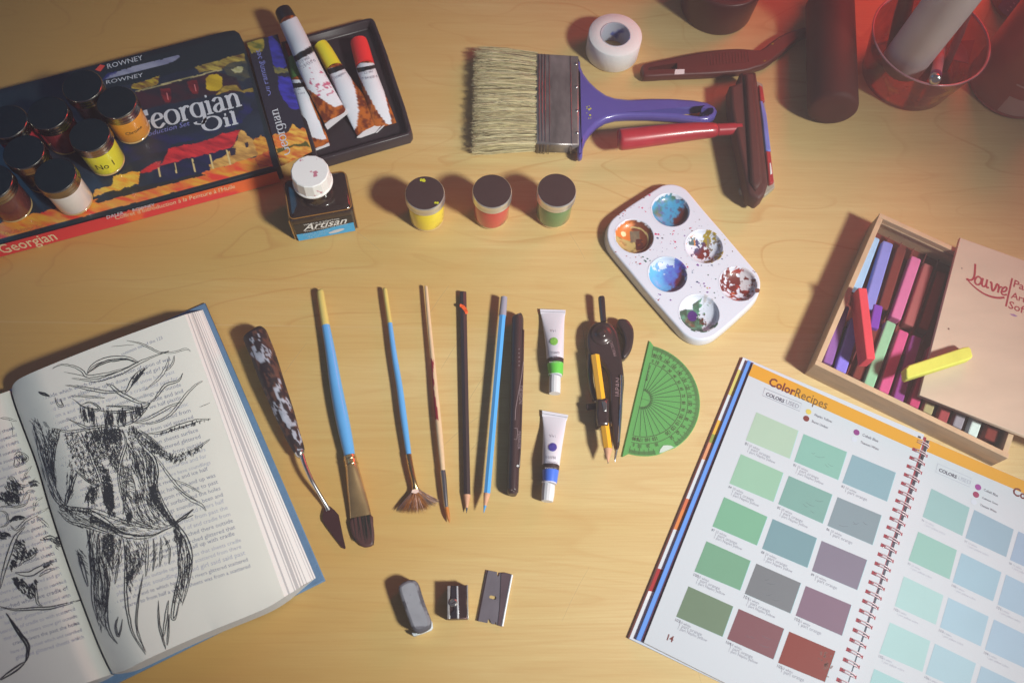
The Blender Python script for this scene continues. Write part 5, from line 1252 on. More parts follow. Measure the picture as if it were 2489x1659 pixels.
mb = MB(); mb.prism([p[:2] for p in R.G([(1104, 486), (1146, 484), (1140, 600), (1130, 720), (1136, 860), (1142, 955), (1104, 957)], 11.9)], 10.9, 11.9, mat('painted_lit_edge', (.55, .53, .53), .35, .6, var=.2, vs=200), bev=.2)  # lighter bars: light on the edges is put into the metal colour
mb.prism([p[:2] for p in R.G([(1380, 474), (1396, 474), (1404, 955), (1388, 957)], 11.4)], 2, 11.4, mat('painted_lit_edge', (.55,.53,.53)), bev=.1); mb.build('wedge_edge', SH)
mb = MB(); mb.prism([p[:2] for p in R.G([(1165, 490), (1256, 486), (1268, 955), (1150, 950), (1160, 880), (1205, 830), (1160, 700)], 12.3)], 11.3, 12.3, mat('sharpener_blade_steel', (.30, .25, .27), .22, 1.0, var=.3, vs=90), bev=.2)
mb.prism([p[:2] for p in R.G([(1234, 488), (1256, 487), (1268, 952), (1242, 952)], 12.8)], 12.2, 12.8, mat('blade_cutting_edge', (.80, .80, .84), .35, .5), bev=.15); mb.build('blade', SH)
mb = MB(); mb.lathe(R.g(1190, 728, 12.2), [(3.0, 0), (2.9, 1.0), (2.0, 1.5)], M_silver, 24); mb.ribbon([R.g(1160, 745, 13.8), R.g(1220, 712, 13.8)], .6, M_black); mb.build('screw', SH)

RZ = thing('razor_blade', 'single edged razor blade with centre slot, right of the pencil sharpener', 'razor blade', R.g(1780, 670, 0))
zo = 1.3
ro = [(1662, 262), (1815, 290), (1812, 320), (1818, 345), (1832, 354), (1845, 330), (1852, 302), (1935, 300), (2025, 322), (1950, 700), (1885, 1068), (1805, 1045), (1800, 1010), (1788, 1005), (1776, 1036), (1745, 1032), (1722, 1010), (1715, 975), (1700, 960), (1685, 975), (1675, 1018), (1520, 986), (1590, 630)]
sl = [(1705, 632), (1725, 622), (1790, 636), (1803, 650), (1800, 672), (1785, 685), (1722, 670), (1703, 655)]
mb = MB(); mb.prism([p[:2] for p in R.G(ro, zo)], .9, zo, mat('razor_steel', (.185, .165, .20), .34, .3, var=.15, vs=60), holes=[[p[:2] for p in R.G(sl, zo)]]); mb.build('blade_steel', RZ)
mb = MB(); mb.prism([p[:2] for p in R.G([(1868, 306), (1938, 300), (2026, 322), (1886, 1068), (1820, 1050), (1850, 800)], 1.9)], .4, 1.9, mat('razor_spine_steel', (.125, .085, .105), .3, .3, var=.15, vs=80), bev=.3)
mb.build('spine', RZ)
mb = MB(); mb.tube([(R.g(2026, 330, 1.6), .9, .9), (R.g(1955, 700, 1.6), .9, .9), (R.g(1888, 1062, 1.6), .9, .9)], mat('razor_bright_fold', (.80, .80, .84), .4, .5), 8); mb.build('folded_edge', RZ)
mb = MB(); mb.ngon(R.G([(1668, 262), (1685, 266), (1545, 990), (1520, 986)], zo+.1), mat('ground_edge', (.07, .035, .04), .3, .6)); mb.build('cutting_edge', RZ)
# ------------------------------------------------------------------ pastel box, sticks, lid
HB = 24.0
BL_ = U2.g(95, 960, HB); TL_ = U2.g(432, 70, HB); BR_ = U2.g(1212, 1505, HB)
ex = (BR_-BL_); Wb = ex.length; ex.normalize(); ey = Vector((-ex.y, ex.x, 0)); Db = (TL_-BL_).dot(ey)
PB = thing('pastel_box', 'open pale wooden box of soft pastel sticks with a narrow rim', 'box', (BL_.x+ex.x*Wb/2+ey.x*Db/2, BL_.y+ex.y*Wb/2+ey.y*Db/2, 0))
mwd = mat('pale_plywood', pc(182, 154, 124, 1.55), .65, var=.12, vs=60, stretch=(1, 1, 4), bump=.25, bs=260)
mwe = mat('plywood_edge', pc(160, 132, 110, 1.45), .7, var=.18, vs=200)
O = Vector((BL_.x, BL_.y, 0)); tw = 4.3
def bx(mb, x0, y0, z0, x1, y1, z1, m, bev=.4): mb.box(O+ex*x0+ey*y0+Vector((0, 0, z0)), ex*(x1-x0), ey*(y1-y0), Vector((0, 0, z1-z0)), m, bev)
mb = MB(); bx(mb, 0, 0, .2, Wb, tw, HB, mwd); mb.build('front_wall', PB)
mb = MB(); bx(mb, 0, tw+.05, .2, tw, Db-tw-.05, HB, mwd); mb.build('side_wall', PB)
mb = MB(); bx(mb, Wb-tw, tw+.05, .2, Wb, Db-tw-.05, HB-3, mwd); mb.build('side_wall', PB)
mb = MB(); bx(mb, 0, Db-tw, .2, Wb, Db, HB, mwd)
bx(mb, tw, Db-tw-1.2, HB-7, Wb-tw, Db-tw-.05, HB-5.2, mwe, .2); mb.build('back_wall', PB)
mb = MB(); bx(mb, tw+.05, tw+.05, .3, Wb-tw-.05, Db-tw-.05, 3, mat('dark_foam_lining', pc(130, 50, 42, 1.0), .85, var=.1, vs=300), 0)
mb.build('box_floor', PB)
mb = MB(); mcl = mat('clear_insert_plastic', pc(165, 85, 85, 1.2), .15, coat=1, alpha=.55)
for k in range(int((Wb-2*tw-4)/11.3)+1):
    x = tw+2+k*11.3
    bx(mb, x-.35, Db*.5-26, 3.1, x+.35, Db-tw-2, 8.5, mcl, 0); bx(mb, x-.35, tw+1, 3.1, x+.35, Db*.5-30, 8.5, mcl, 0)
bx(mb, tw+1, Db*.5-27.8, 3.1, Wb-tw-1, Db*.5-26.6, 9.5, mcl, 0)
mb.build('clear_insert', PB)
def stick(x0, y0, x1, y1, hw, rgb, label, zt=15.0, th_=9.5, side=None, w2=None, k=1.4):
    """pastel stick traced by its top centre line in view U2"""
    a = U2.g(x0, y0, zt); b = U2.g(x1, y1, zt); d = (b-a).normalized(); n = Vector((-d.y, d.x, 0)); w = hw*U2.sc(x0, y0, zt)
    mb = MB(); o = a-n*w-Vector((0, 0, th_))
    mb.box(o, b-a, n*2*w, Vector((0, 0, th_)), mat('pastel_%d_%d_%d' % rgb, pc(*rgb, k), .85, var=.07, vs=110, bump=.35, bs=500), 1.1)
    ob = mb.build('pastel_stick'); return tag(ob, label, 'pastel stick', 'soft pastel sticks')
stick(447, 226, 338, 520, 28, (150, 185, 225), 'pale blue pastel stick in the upper left corner of the wooden box')
stick(522, 256, 408, 640, 30, (128, 132, 208), 'lavender blue pastel stick next to the pale blue one')
stick(600, 290, 492, 640, 27, (128, 48, 42), 'pastel stick between the lavender and pink ones, rim shade put into its dark red', zt=11, k=1.0)  # dark gap between sticks: shade of the rim is put into this colour
stick(685, 344, 565, 695, 29, (198, 108, 155), 'rose pink pastel stick in the upper row of the wooden box')
stick(757, 385, 640, 735, 28, (155, 85, 85), 'dusty brown pink pastel stick right of the rose pink one', zt=12)
stick(835, 430, 725, 760, 28, (135, 52, 42), 'upper row pastel stick beside the lid, rim shade put into its dark red', zt=11, k=1.0)  # shade of the rim put into the stick's colour here too
stick(275, 620, 172, 955, 26, (130, 84, 155), 'violet pastel stick against the left wall of the wooden box')
stick(338, 700, 246, 1002, 31, (130, 115, 215), 'periwinkle pastel stick half hidden under the loose red one', zt=14)
stick(466, 618, 440, 750, 26, (115, 58, 170), 'short stub of deep purple pastel between the two rows', zt=16)
stick(462, 740, 340, 1045, 28, (128, 50, 42), 'pastel stick left of the green one, shade put into its dark red', zt=11, k=1.0)  # same dark red, shade inside the box put into the colour
stick(541, 716, 408, 1085, 29, (135, 185, 150), 'soft green pastel stick in the lower row')
stick(614, 768, 494, 1122, 29, (192, 80, 130), 'hot pink pastel stick right of the soft green one', zt=15)
stick(688, 800, 578, 1168, 29, (135, 58, 135), 'plum purple pastel stick under the end of the yellow one', zt=14)
lowx = [(668, 1205, (185, 60, 105), 'magenta pastel stick poking out under the lid corner'), (746, 1242, (165, 152, 110), 'olive grey pastel stick poking out under the lid'),
        (832, 1290, (152, 60, 65), 'brick red pastel stick poking out under the lid'), (918, 1325, (145, 138, 150), 'lilac grey pastel stick poking out under the lid'),
        (1006, 1372, (205, 220, 218), 'white pastel stick poking out under the lid'), (1110, 1400, (138, 50, 42), 'wide dark red pastel stick at the right end of the box')]
dxy = (-108/2.375, 0)
for x, y, rgb, lb in lowx:
    stick(x+118, y-340, x, y, 27 if x < 1100 else 36, rgb, lb, zt=14, k=1.4 if rgb[0] > 140 else 1.0)
# loose red stick across the others
a = U2.g(372, 520, 36); b = U2.g(421, 930, 35)
mb = MB(); d = (b-a); n = Vector((-d.y, d.x, 0)).normalized(); w = 26*U2.sc(400, 700, 35)
mb.box(a-n*w-Vector((0, 0, 17.5)), d, n*2*w, Vector((0, 0, 17.5)), mat('pastel_red', pc(205, 62, 75, 1.45), .8, var=.06, vs=110, bump=.2, bs=600), .8)
ob = mb.build('pastel_stick'); tag(ob, 'thick bright red pastel stick lying loose across the others in the box', 'pastel stick', 'soft pastel sticks')
# lid
LZ = HB+4.2
lt = [U2.g(935, 230, LZ), U2.g(700, 1140, LZ)]
lr0 = U2.g(1304, 362, LZ); lr1 = U2.g(1304, 1372, LZ)
dr0 = (lr0-lt[0]); dr1 = (lr1-lt[1])
lidp = [lt[0], lt[0]+dr0*1.5, lt[1]+dr1*1.45, lt[1]]
LD = thing('box_lid', 'thin plywood lid with red script lettering resting over the pastel box', 'lid', lt[1])
mb = MB(); mb.prism([p[:2] for p in lidp], HB+.3, LZ, mat('lid_plywood', pc(184, 164, 146, 1.5), .6, var=.08, vs=14, stretch=(1, 3, 1), bump=.1, bs=300), bev=.5); mb.build('lid_board', LD)
mb = MB(); mrd = mat('dark_red_stamp', pc(165, 48, 62, 1.1), .6)
z = LZ+.1
def scr(pts, w, k=6): mb.ribbon([U1.g(x, y, z+.02*random.random()) for x, y in smooth(pts, k)], w, mrd)
scr([(830, 440), (828, 500), (820, 570), (800, 605), (770, 612), (745, 603)], 1.7)
mb.disc(U1.g(748, 604, z+.04), 1.2, mrd, 12)
scr([(745, 606), (800, 665), (860, 715), (930, 760), (1010, 790), (1080, 800), (1140, 796)], [1.0+.9*min(1, i/25) for i in range(37)])
scr([(888, 590), (862, 575), (838, 590), (826, 625), (840, 655), (868, 660), (888, 640), (896, 610), (888, 590)], 1.5)
scr([(912, 590), (902, 640), (905, 670), (925, 680), (945, 660), (958, 605)], 1.6); scr([(958, 605), (948, 660), (955, 690), (975, 690)], 1.6)
scr([(985, 635), (1002, 640), (1005, 690), (1015, 725), (1040, 700), (1058, 660), (1075, 655)], 1.7)
scr([(1075, 655), (1080, 690), (1070, 745)], 1.6); scr([(1074, 720), (1095, 685), (1118, 690)], 1.4)
scr([(1112, 735), (1145, 730), (1165, 705), (1150, 685), (1120, 705), (1108, 745), (1128, 768), (1165, 765)], 1.5)
mb.ribbon([U1.g(1222, 592, z), U1.g(1155, 890, z)], 1.5, mrd)
for s_, x0, y0, kx in (('Pastels', 1232, 680, 330), ('Artistes', 1205, 798, 350), ('Soft', 1178, 905, 200)):
    mb.text(s_, U1.g(x0, y0, z), U1.g(x0+kx, y0+kx*.37, z)-U1.g(x0, y0, z), mrd, bold=.012)
mb.build('lettering', LD)
mb = MB(); mb.disc(U1.g(548, 1127, z), .8, mat('dark_knot', pc(110, 75, 70), .8), 12); mb.disc(U1.g(688, 487, z), .6, mat('dark_knot', (1, 1, 1)), 12)
mb.ngon(U1.G([(1195, 968), (1240, 970), (1280, 995), (1250, 1000), (1210, 982)], z), mat('lilac_smudge', pc(150, 110, 150, 1.3), .8)); mb.build('surface_mark', LD)
# yellow stick on the lid
zt = LZ+10
yp_ = [(622, 985), (640, 965), (955, 862), (985, 858), (1000, 872), (1010, 915), (1000, 928), (640, 1044), (626, 1035)]
mb = MB(); mb.prism([p[:2] for p in U2.G(yp_, zt)], LZ+.2, zt, mat('pastel_yellow', pc(205, 205, 88, 1.4), .8, var=.06, vs=110, bump=.25, bs=600), bev=1.2, botbev=True)
ob = mb.build('pastel_stick'); tag(ob, 'bright yellow pastel stick lying across the edge of the lid', 'pastel stick', 'soft pastel sticks')

# ------------------------------------------------------------------ spiral bound colour book
CB = thing('spiral_book', 'open spiral bound colour recipe book with rows of printed swatches', 'book', S.g(1000, 1000, 0))
mpg = mat('book_page_paper', pc(206, 213, 224, 1.08), .5, coat=.12, var=.02, vs=8)
zp = 6.0
TLp = S.g(680, 64, zp); TRp = S.g(1482, 424, zp); BLp = S.g(165, 1376, zp); BRp = BLp+(TRp-TLp)*.985
mb = MB(); cov = S.G([(632, 33), (1487, 398)], 1.5)+[BLp+(TRp-TLp)*1.0+Vector((-2, 2, -4.5)), S.g(92, 1358, 1.5)]
mb.prism([p[:2] for p in cov], .2, 1.5, mat('cover_white', pc(200, 205, 220, 1.2), .4), bev=.3)
mb.build('left_cover', CB)
mb = MB() # printed stripes along the outer edge of the cover and the blue sheet edge
def edge_strip(u0, u1, m, w0=0.0, w1=1.0, z=1.62):
    A0 = (626+0, 35); A1 = (88, 1356); B0_ = (656, 50); B1_ = (135, 1366)
    f = lambda p, q, u: (p[0]+(q[0]-p[0])*u, p[1]+(q[1]-p[1])*u)
    L0, L1, R0_, R1_ = f(A0, A1, u0), f(A0, A1, u1), f(B0_, B1_, u0), f(B0_, B1_, u1)
    mb.ngon(S.G([f(L0, R0_, w0), f(L0, R0_, w1), f(L1, R1_, w1), f(L1, R1_, w0)], z), m)
cs = [(0, .04, (215, 222, 232)), (.04, .13, (205, 195, 110)), (.13, .22, (205, 215, 225)), (.22, .27, (220, 175, 70)), (.27, .30, (140, 150, 70)), (.30, .36, (215, 150, 110)), (.36, .50, (205, 212, 222)), (.50, .54, (205, 110, 75)), (.54, .61, (215, 130, 70)), (.61, .75, (205, 212, 222)), (.75, .83, (165, 45, 50)), (.83, .86, (225, 225, 230)), (.86, 1, (210, 215, 225))]
for u0, u1, c in cs: edge_strip(u0, u1, mat('cover_print_%d' % int(u0*100), pc(*c, 1.25), .4), .18, 1.0)
edge_strip(0, 1, mat('cover_dark_edge', pc(115, 50, 45, .9), .5), 0, .18)
mb.build('cover_print', CB)
mb = MB(); bs = S.G([(655, 48), (684, 62)], 4.0)+[S.g(162, 1374, 4.0), S.g(128, 1362, 4.0)]
mb.prism([p[:2] for p in bs], 1.7, 4.0, mat('blue_flyleaf', pc(95, 145, 225, 1.3), .4), bev=.3)
mb.prism([p[:2] for p in S.G([(672, 58), (684, 62), (166, 1374), (152, 1370)], 4.4)], 1.7, 4.4, mat('painted_leaf_shadow', pc(105, 50, 90, 1.0), .5)); mb.build('flyleaf', CB)  # purple strip is the shadow on the blue flyleaf, built as a dark sheet
mb = MB()
for i in range(5):
    k = i*.5; mb.prism([(p.x+k*.15, p.y-k*.1) for p in (TLp, TRp, BRp, BLp)], 1.7+i*.84, 1.7+i*.84+.78, mpg)
mb.prism([p[:2] for p in (TLp, TRp, BRp, BLp)], 5.86, zp, mpg)
mb.build('page_stack', CB)
myb = mat('amber_page_band', pc(212, 152, 40, 1.25), .45, coat=.1)
zd = zp+.06
mb = MB(); mb.ngon(S.G([(681, 66), (1481, 425), (1462, 478), (657, 120)], zd), myb)
def bil(c, u, v): return (c[0][0]*(1-u)*(1-v)+c[1][0]*u*(1-v)+c[2][0]*u*v+c[3][0]*(1-u)*v, c[0][1]*(1-u)*(1-v)+c[1][1]*u*(1-v)+c[2][1]*u*v+c[3][1]*(1-u)*v)
mcap = [mat('caption_ink', pc(80, 75, 100, 1.0), .6), mat('caption_grey', pc(140, 142, 160, 1.1), .6), mat('caption_faint', pc(175, 180, 198, 1.15), .6)]
def caption(c, num, lines, z, bolder=0):
    x, y = c[3]; dx, dy = (c[2][0]-c[3][0])/215, (c[2][1]-c[3][1])/215
    def tl(s_, ox, oy, w, m): 
        X = x+ox*dx-oy*dy*.9; Y = y+ox*dy+oy*dx*.9+2
        mb.text(s_, S.g(X, Y, z), S.g(X+w*dx, Y+w*dy, z)-S.g(X, Y, z), m, hs=1.1)
    tl(num, 2, 20, 14 if len(num) < 3 else 22, mcap[0] if bolder < 1 else mcap[1])
    for i, (s_, w) in enumerate(lines): tl(s_, 24+(0 if i == 0 else 2), 20+15*i, w, mcap[min(2, (0 if i else 0)+1+bolder)] if bolder else mcap[1])
LS = [[((695, 293), (893, 380), (852, 512), (645, 425)), ((918, 395), (1122, 480), (1080, 612), (873, 525)), ((1148, 492), (1352, 577), (1310, 713), (1100, 625))],
 [((622, 490), (822, 578), (775, 715), (568, 628)), ((848, 592), (1053, 680), (1007, 817), (798, 725)), ((1078, 692), (1285, 778), (1242, 918), (1030, 827))],
 [((543, 692), (747, 785), (697, 920), (488, 830)), ((772, 795), (980, 885), (935, 1025), (722, 935)), ((1003, 898), (1217, 988), (1170, 1130), (957, 1040))],
 [((460, 900), (668, 992), (618, 1132), (403, 1042)), ((695, 1005), (905, 1097), (855, 1240), (640, 1147)), ((928, 1110), (1143, 1200), (1098, 1345), (880, 1250))],
 [((375, 1112), (586, 1207), (535, 1350), (317, 1255)), ((612, 1218), (826, 1312), (775, 1457), (557, 1360)), ((850, 1325), (1068, 1418), (1018, 1563), (797, 1472))]]
LC = [[(172, 198, 180), (132, 182, 172), (133, 167, 182)], [(148, 190, 168), (122, 165, 160), (128, 146, 158)], [(118, 172, 145), (115, 150, 162), (125, 117, 138)], [(112, 160, 134), (114, 118, 126), (125, 100, 122)], [(108, 130, 108), (122, 74, 84), (130, 45, 38)]]
def swatch_mat(c): return mat('swatch_%d_%d_%d' % c, pc(*c, 1.12), .42, var=.035, vs=18, coat=.15)
mw1 = mat('swatch_key_line', pc(160, 210, 222, 1.2), .5)
n_ = 81
for r in range(5):
    for c in range(3):
        q = LS[r][c]; cx_ = sum(p[0] for p in q)/4; cy_ = sum(p[1] for p in q)/4
        mb.ngon(S.G([(p[0]+1.6, p[1]+1.2) for p in q], zd-.03), mw1)
        mb.ngon(S.G(q, zd+.02), swatch_mat(LC[r][c]))
        caption(q, str(n_ if r < 3 else n_+10), [('10 white', 50), ('1 part orange', 105), ('1 part Naples yellow', 135)][:(3 if c < 2 else 2)], zd); n_ += 1
# sheen on the last swatch's corner painted as grey strokes, and a few scratches
msc = mat('painted_sheen', pc(150, 110, 105, 1.1), .35, alpha=.55)
for i in range(26):
    x = random.gauss(1022, 20); y = random.gauss(1462, 30); a = random.uniform(-.5, .5)+2.1; L = random.uniform(4, 18)
    mb.ribbon([S.g(x, y, zd+.06), S.g(x+L*math.cos(a), y+L*math.sin(a), zd+.06)], random.uniform(.4, 1.6), msc)
msx = mat('swatch_scratch', pc(120, 128, 140, 1.2), .5, alpha=.5)
for q in (LS[1][2], LS[1][1], LS[3][1], LS[4][1], LS[0][1]):
    for i in range(4):
        u, v = random.uniform(.15, .75), random.uniform(.3, .85); p_ = bil(q, u, v); p2 = bil(q, u+random.uniform(.05, .22), v-random.uniform(-.05, .12))
        mb.ribbon([S.g(*p_, zd+.05), S.g((p_[0]+p2[0])/2, (p_[1]+p2[1])/2+4, zd+.05), S.g(*p2, zd+.05)], .3, msx, taper=True)
mdr = mat('heading_maroon', pc(120, 42, 40, 1.0), .5); mbr = mat('heading_brown', pc(120, 82, 40, 1.0), .5)
def line(s_, p0, p1, m, bold=0., hs=1., z=zd+.05): mb.text(s_, S.g(*p0, z), S.g(*p1, z)-S.g(*p0, z), m, bold=bold, hs=hs)
line('Color', (750, 163), (872, 216), mdr, .028, 1.12); line('Recipes', (874, 218), (1024, 280), mbr, .004, 1.25)
line('COLORS', (738, 213), (824, 249), mcap[0], .03, 1.05); line('USED', (832, 252), (892, 277), mcap[1], 0, 1.15)
def outline(pts, w, m): P3 = S.G(pts+pts[:1], zd+.04); mb.ribbon(P3, w, m)
outline([(734, 180), (908, 252), (898, 288), (724, 214)], .35, mcap[1])
for (x, y), r, c in (((941, 291), 13, (212, 190, 90)), ((930, 323), 14, (120, 48, 45)), ((1167, 388), 14, (135, 52, 130)), ((1157, 420), 13, (198, 205, 222))):
    mb.disc(S.g(x, y, zd+.05), r/1.9386*.335, mat('key_dot_%d' % c[0], pc(*c, 1.2), .5), 20)
for s_, p0, w in (('Naples Yellow', (968, 309), 82), ('Burnt Umber', (956, 340), 76), ('Cobalt Blue', (1194, 404), 74), ('Titanium White', (1184, 437), 86)):
    line(s_, p0, (p0[0]+w, p0[1]+w*.42), mcap[0], 0, 1.2)
line('14', (272, 1364), (300, 1376), mdr, .03, 1.1)
mb.build('left_page_print', CB)
# right leaf
zq = 4.5
RT = S.g(1512, 424, zq); RB = RT+(BRp-TRp); RB.z = zq; d1 = (S.g(1956, 614, zq)-RT).normalized(); dnr = (S.g(1130, 1568, zq)-RT)
RBp = RT+dnr*1.25; Wr = (TRp-TLp).length
mb = MB()
mb.prism([p[:2] for p in (RT+Vector((-1, 1, 0)), RT+d1*(Wr+5), RBp+d1*(Wr+5), RBp)], .2, 1.5, mat('cover_white', (1, 1, 1)), bev=.3); mb.build('right_cover', CB)
mb = MB()
for i in range(4): mb.prism([(p.x+i*.1, p.y) for p in (RT, RT+d1*Wr, RBp+d1*Wr, RBp)], 1.6+i*.72, 1.6+i*.72+.68, mpg)
mb.prism([p[:2] for p in (RT, RT+d1*Wr, RBp+d1*Wr, RBp)], 4.45, zq, mpg)
mb.build('page_stack', CB)
mb = MB(); zr2 = zq+.06
h = S.g(1497, 478, zr2)-S.g(1513, 425, zr2); r0 = S.g(1513, 425, zr2)
mb.ngon([r0, r0+d1*Wr*.995, r0+d1*Wr*.995+h, r0+h], myb)
RS = [[((1520, 652), (1700, 742), (1665, 875), (1478, 785)), ((1722, 752), (1908, 845), (1872, 975), (1680, 885)), ((1930, 853), (2120, 945), (2083, 1078), (1890, 988))],
 [((1458, 855), (1640, 942), (1605, 1080), (1412, 990)), ((1662, 955), (1850, 1047), (1810, 1183), (1620, 1093)), ((1872, 1057), (2060, 1150), (2022, 1288), (1832, 1198))],
 [((1390, 1065), (1577, 1155), (1540, 1293), (1347, 1205)), ((1600, 1165), (1790, 1255), (1752, 1395), (1560, 1305)), ((1815, 1268), (2005, 1360), (1967, 1500), (1772, 1410))],
 [((1325, 1282), (1515, 1370), (1477, 1515), (1275, 1427)), ((1537, 1382), (1730, 1475), (1690, 1615), (1492, 1525)), ((1755, 1487), (1950, 1580), (1910, 1722), (1712, 1630))],
 [((1250, 1500), (1442, 1590), (1402, 1738), (1205, 1650)), ((1470, 1602), (1665, 1695), (1622, 1840), (1425, 1750)), ((1690, 1705), (1885, 1798), (1843, 1942), (1645, 1852))]]
RC_ = [[(148, 186, 190), (148, 176, 196), (155, 178, 205)], [(145, 190, 184), (155, 188, 208), (160, 188, 212)], [(168, 205, 208), (162, 194, 214), (162, 190, 214)], [(168, 206, 210), (165, 198, 214), (160, 190, 212)], [(160, 202, 208), (158, 192, 212), (155, 185, 208)]]
n_ = 96
for r in range(5):
    for c in range(3):
        q = RS[r][c]; mb.ngon(S.G(q, zr2+.02), swatch_mat(RC_[r][c]))
        caption(q, str(n_), [('10 white', 45), ('1 part yellow ochre', 110)], zr2, 1 if r < 2 else 2); n_ += 1
line('COLORS', (1554, 570), (1638, 606), mcap[0], .03, 1.05, zr2+.05); line('USED', (1646, 610), (1702, 634), mcap[2], 0, 1.15, zr2+.05)
P3 = S.G([(1550, 534), (1708, 604), (1700, 645), (1540, 575), (1550, 534)], zr2+.04); mb.ribbon(P3, .35, mcap[2])
for (x, y), r, c in (((1740, 646), 14, (150, 62, 145)), ((1730, 681), 14, (150, 48, 90)), ((1720, 715), 13, (200, 206, 222))):
    mb.disc(S.g(x, y, zr2+.05), r/1.9386*.335, mat('key_dot_right_%d' % (c[0]+c[1]), pc(*c, 1.2), .5), 20)
for s_, p0, w in (('Cobalt Blue', (1766, 662), 66), ('Cadmium Green', (1758, 698), 74), ('Titanium White', (1748, 732), 78)): line(s_, p0, (p0[0]+w, p0[1]+w*.45), mcap[0], 0, 1.2, zr2+.05)
line('ColorRecipes', (1900, 678), (2175, 800), mdr, .028, 1.12, zr2+.05)
mb.build('right_page_print', CB)
# punched holes and twin wire
s0 = S.g(1490, 408, zp); s1 = S.g(1112, 1568, zp); sd = (s1-s0).normalized(); sn = Vector((-sd.y, sd.x, 0))
if sn.x < 0: sn = -sn
mb = MB(); mho = mat('hole_dark_red', pc(150, 42, 60, 1.15), .6)
mw = MB(); step = (s1-s0).length*(45.4/1220.0)
NR = 30
for i in range(NR):
    c = s0+sd*(4.0+step*(i+.35)); lh = c-sn*4.4; rh = c+sn*5.6
    if i > 0:
        mb.ngon([lh+sn*1.9+sd*1.4+Vector((0, 0, .1)), lh-sn*1.9+sd*1.4+Vector((0, 0, .1)), lh-sn*1.9-sd*1.4+Vector((0, 0, .1)), lh+sn*1.9-sd*1.4+Vector((0, 0, .1))][::-1], mho)
        q = Vector((rh.x, rh.y, zq+.12)); mb.ngon([q+sn*1.3+sd*1.3, q-sn*1.5+sd*.2, q+sn*1.1-sd*1.5], mho)
    for dd in (-.8, .8):
        pts = []
        for k in range(13):
            t = math.pi*(k/12); r_ = 5.6
            pts.append((c+sn*(-4.4+10.0*(1-math.cos(t))/2)+sd*(dd*(.9+.3*math.sin(t)))+Vector((0, 0, -.3-1.2*(k/12)+r_*.5*math.sin(t))), .36, .36))
        mw.tube(pts, mat('white_wire_coating', pc(215, 190, 198, 1.3), .3, coat=.5), 7)
mw.build('wire_binding', CB)
mb.ngon([s0-sn*.8+Vector((0, 0, -.8)), s0+sn*1.6+Vector((0, 0, -.8)), s1+sn*1.6+sd*22+Vector((0, 0, -.8)), s1-sn*.8+sd*22+Vector((0, 0, -.8))], mho)
mb.build('punched_holes', CB)

# ------------------------------------------------------------------ blue hardback book with ink drawing
NB = thing('drawing_book', 'open blue hardback book with black ink drawing over its printed right page', 'book', E.g(500, 800, 0))
mcv = mat('blue_book_cloth', pc(92, 124, 158, 1.3), .7, var=.08, vs=200, bump=.4, bs=700)
mb = MB(); cvp = E.G([(815, 58), (1292, 1160), (440, 1580), (360, 1612), (-60, 1800), (-420, 900), (40, 400)], 3)
cw = [p[:2] for p in cvp]; mb.prism(cw, .3, 3, mcv, bev=.6); mb.build('cover', NB)
gut = smooth([(46, 402), (58, 450), (92, 545), (150, 700), (200, 870), (262, 1060), (330, 1250), (400, 1430), (448, 1530)], 6)
topc = smooth([(46, 402), (56, 378), (92, 352), (200, 305), (400, 226), (600, 152), (735, 105)], 8)
botc = smooth([(448, 1530), (480, 1522), (512, 1510), (590, 1470), (800, 1376), (1040, 1278), (1130, 1226)], 8)
def along(c, t):
    L = [0]
    for a_, b_ in zip(c, c[1:]): L.append(L[-1]+math.hypot(a_[0]-b_[0], a_[1]-b_[1]))
    s_ = t*L[-1]
    for i in range(len(c)-1):
        if L[i+1] >= s_: 
            k = (s_-L[i])/max(1e-9, L[i+1]-L[i]); return (c[i][0]+(c[i+1][0]-c[i][0])*k, c[i][1]+(c[i+1][1]-c[i][1])*k)
    return c[-1]
def zpage(u): 
    return 13+13.5*math.sin(min(1, u/.20)*math.pi/2)**.8-3.5*max(0, (u-.2)/.8)+.5*math.sin(u*9)
def coons(u, v):
    c0 = along(topc, u); c1 = along(botc, u); g_ = along(gut, v); r_ = (735+395*v, 105+1121*v)
    P00, P10, P01, P11 = topc[0], topc[-1], botc[0], botc[-1]
    f = lambda i: (1-v)*c0[i]+v*c1[i]+(1-u)*g_[i]+u*r_[i]-((1-u)*(1-v)*P00[i]+u*(1-v)*P10[i]+(1-u)*v*P01[i]+u*v*P11[i])
    return f(0), f(1)
NU, NV = 64, 60
us = [(i/NU)**1.35 for i in range(NU+1)]
gx_ = np.zeros((NV+1, NU+1)); gy_ = np.zeros((NV+1, NU+1)); gz_ = np.zeros((NV+1, NU+1))
for j in range(NV+1):
    for i, u in enumerate(us):
        x, y = coons(u, j/NV); gx_[j, i] = x; gy_[j, i] = y
        gz_[j, i] = zpage(u)+.35*math.sin(u*21+j*.11)*(u > .5)*(u-.5)+(.6*((j/NV-.93)/.07)**2 if j/NV > .93 and u > .6 else 0)
mpp = mat('book_paper_grey_white', pc(198, 197, 190, 1.85), .85, var=.03, vs=14)
mb = MB(); mb.add([E.g(gx_[j, i], gy_[j, i], gz_[j, i]) for j in range(NV+1) for i in range(NU+1)], [[j*(NU+1)+i, (j+1)*(NU+1)+i, (j+1)*(NU+1)+i+1, j*(NU+1)+i+1] for j in range(NV) for i in range(NU)], mpp, True)
mb.build('right_page', NB)
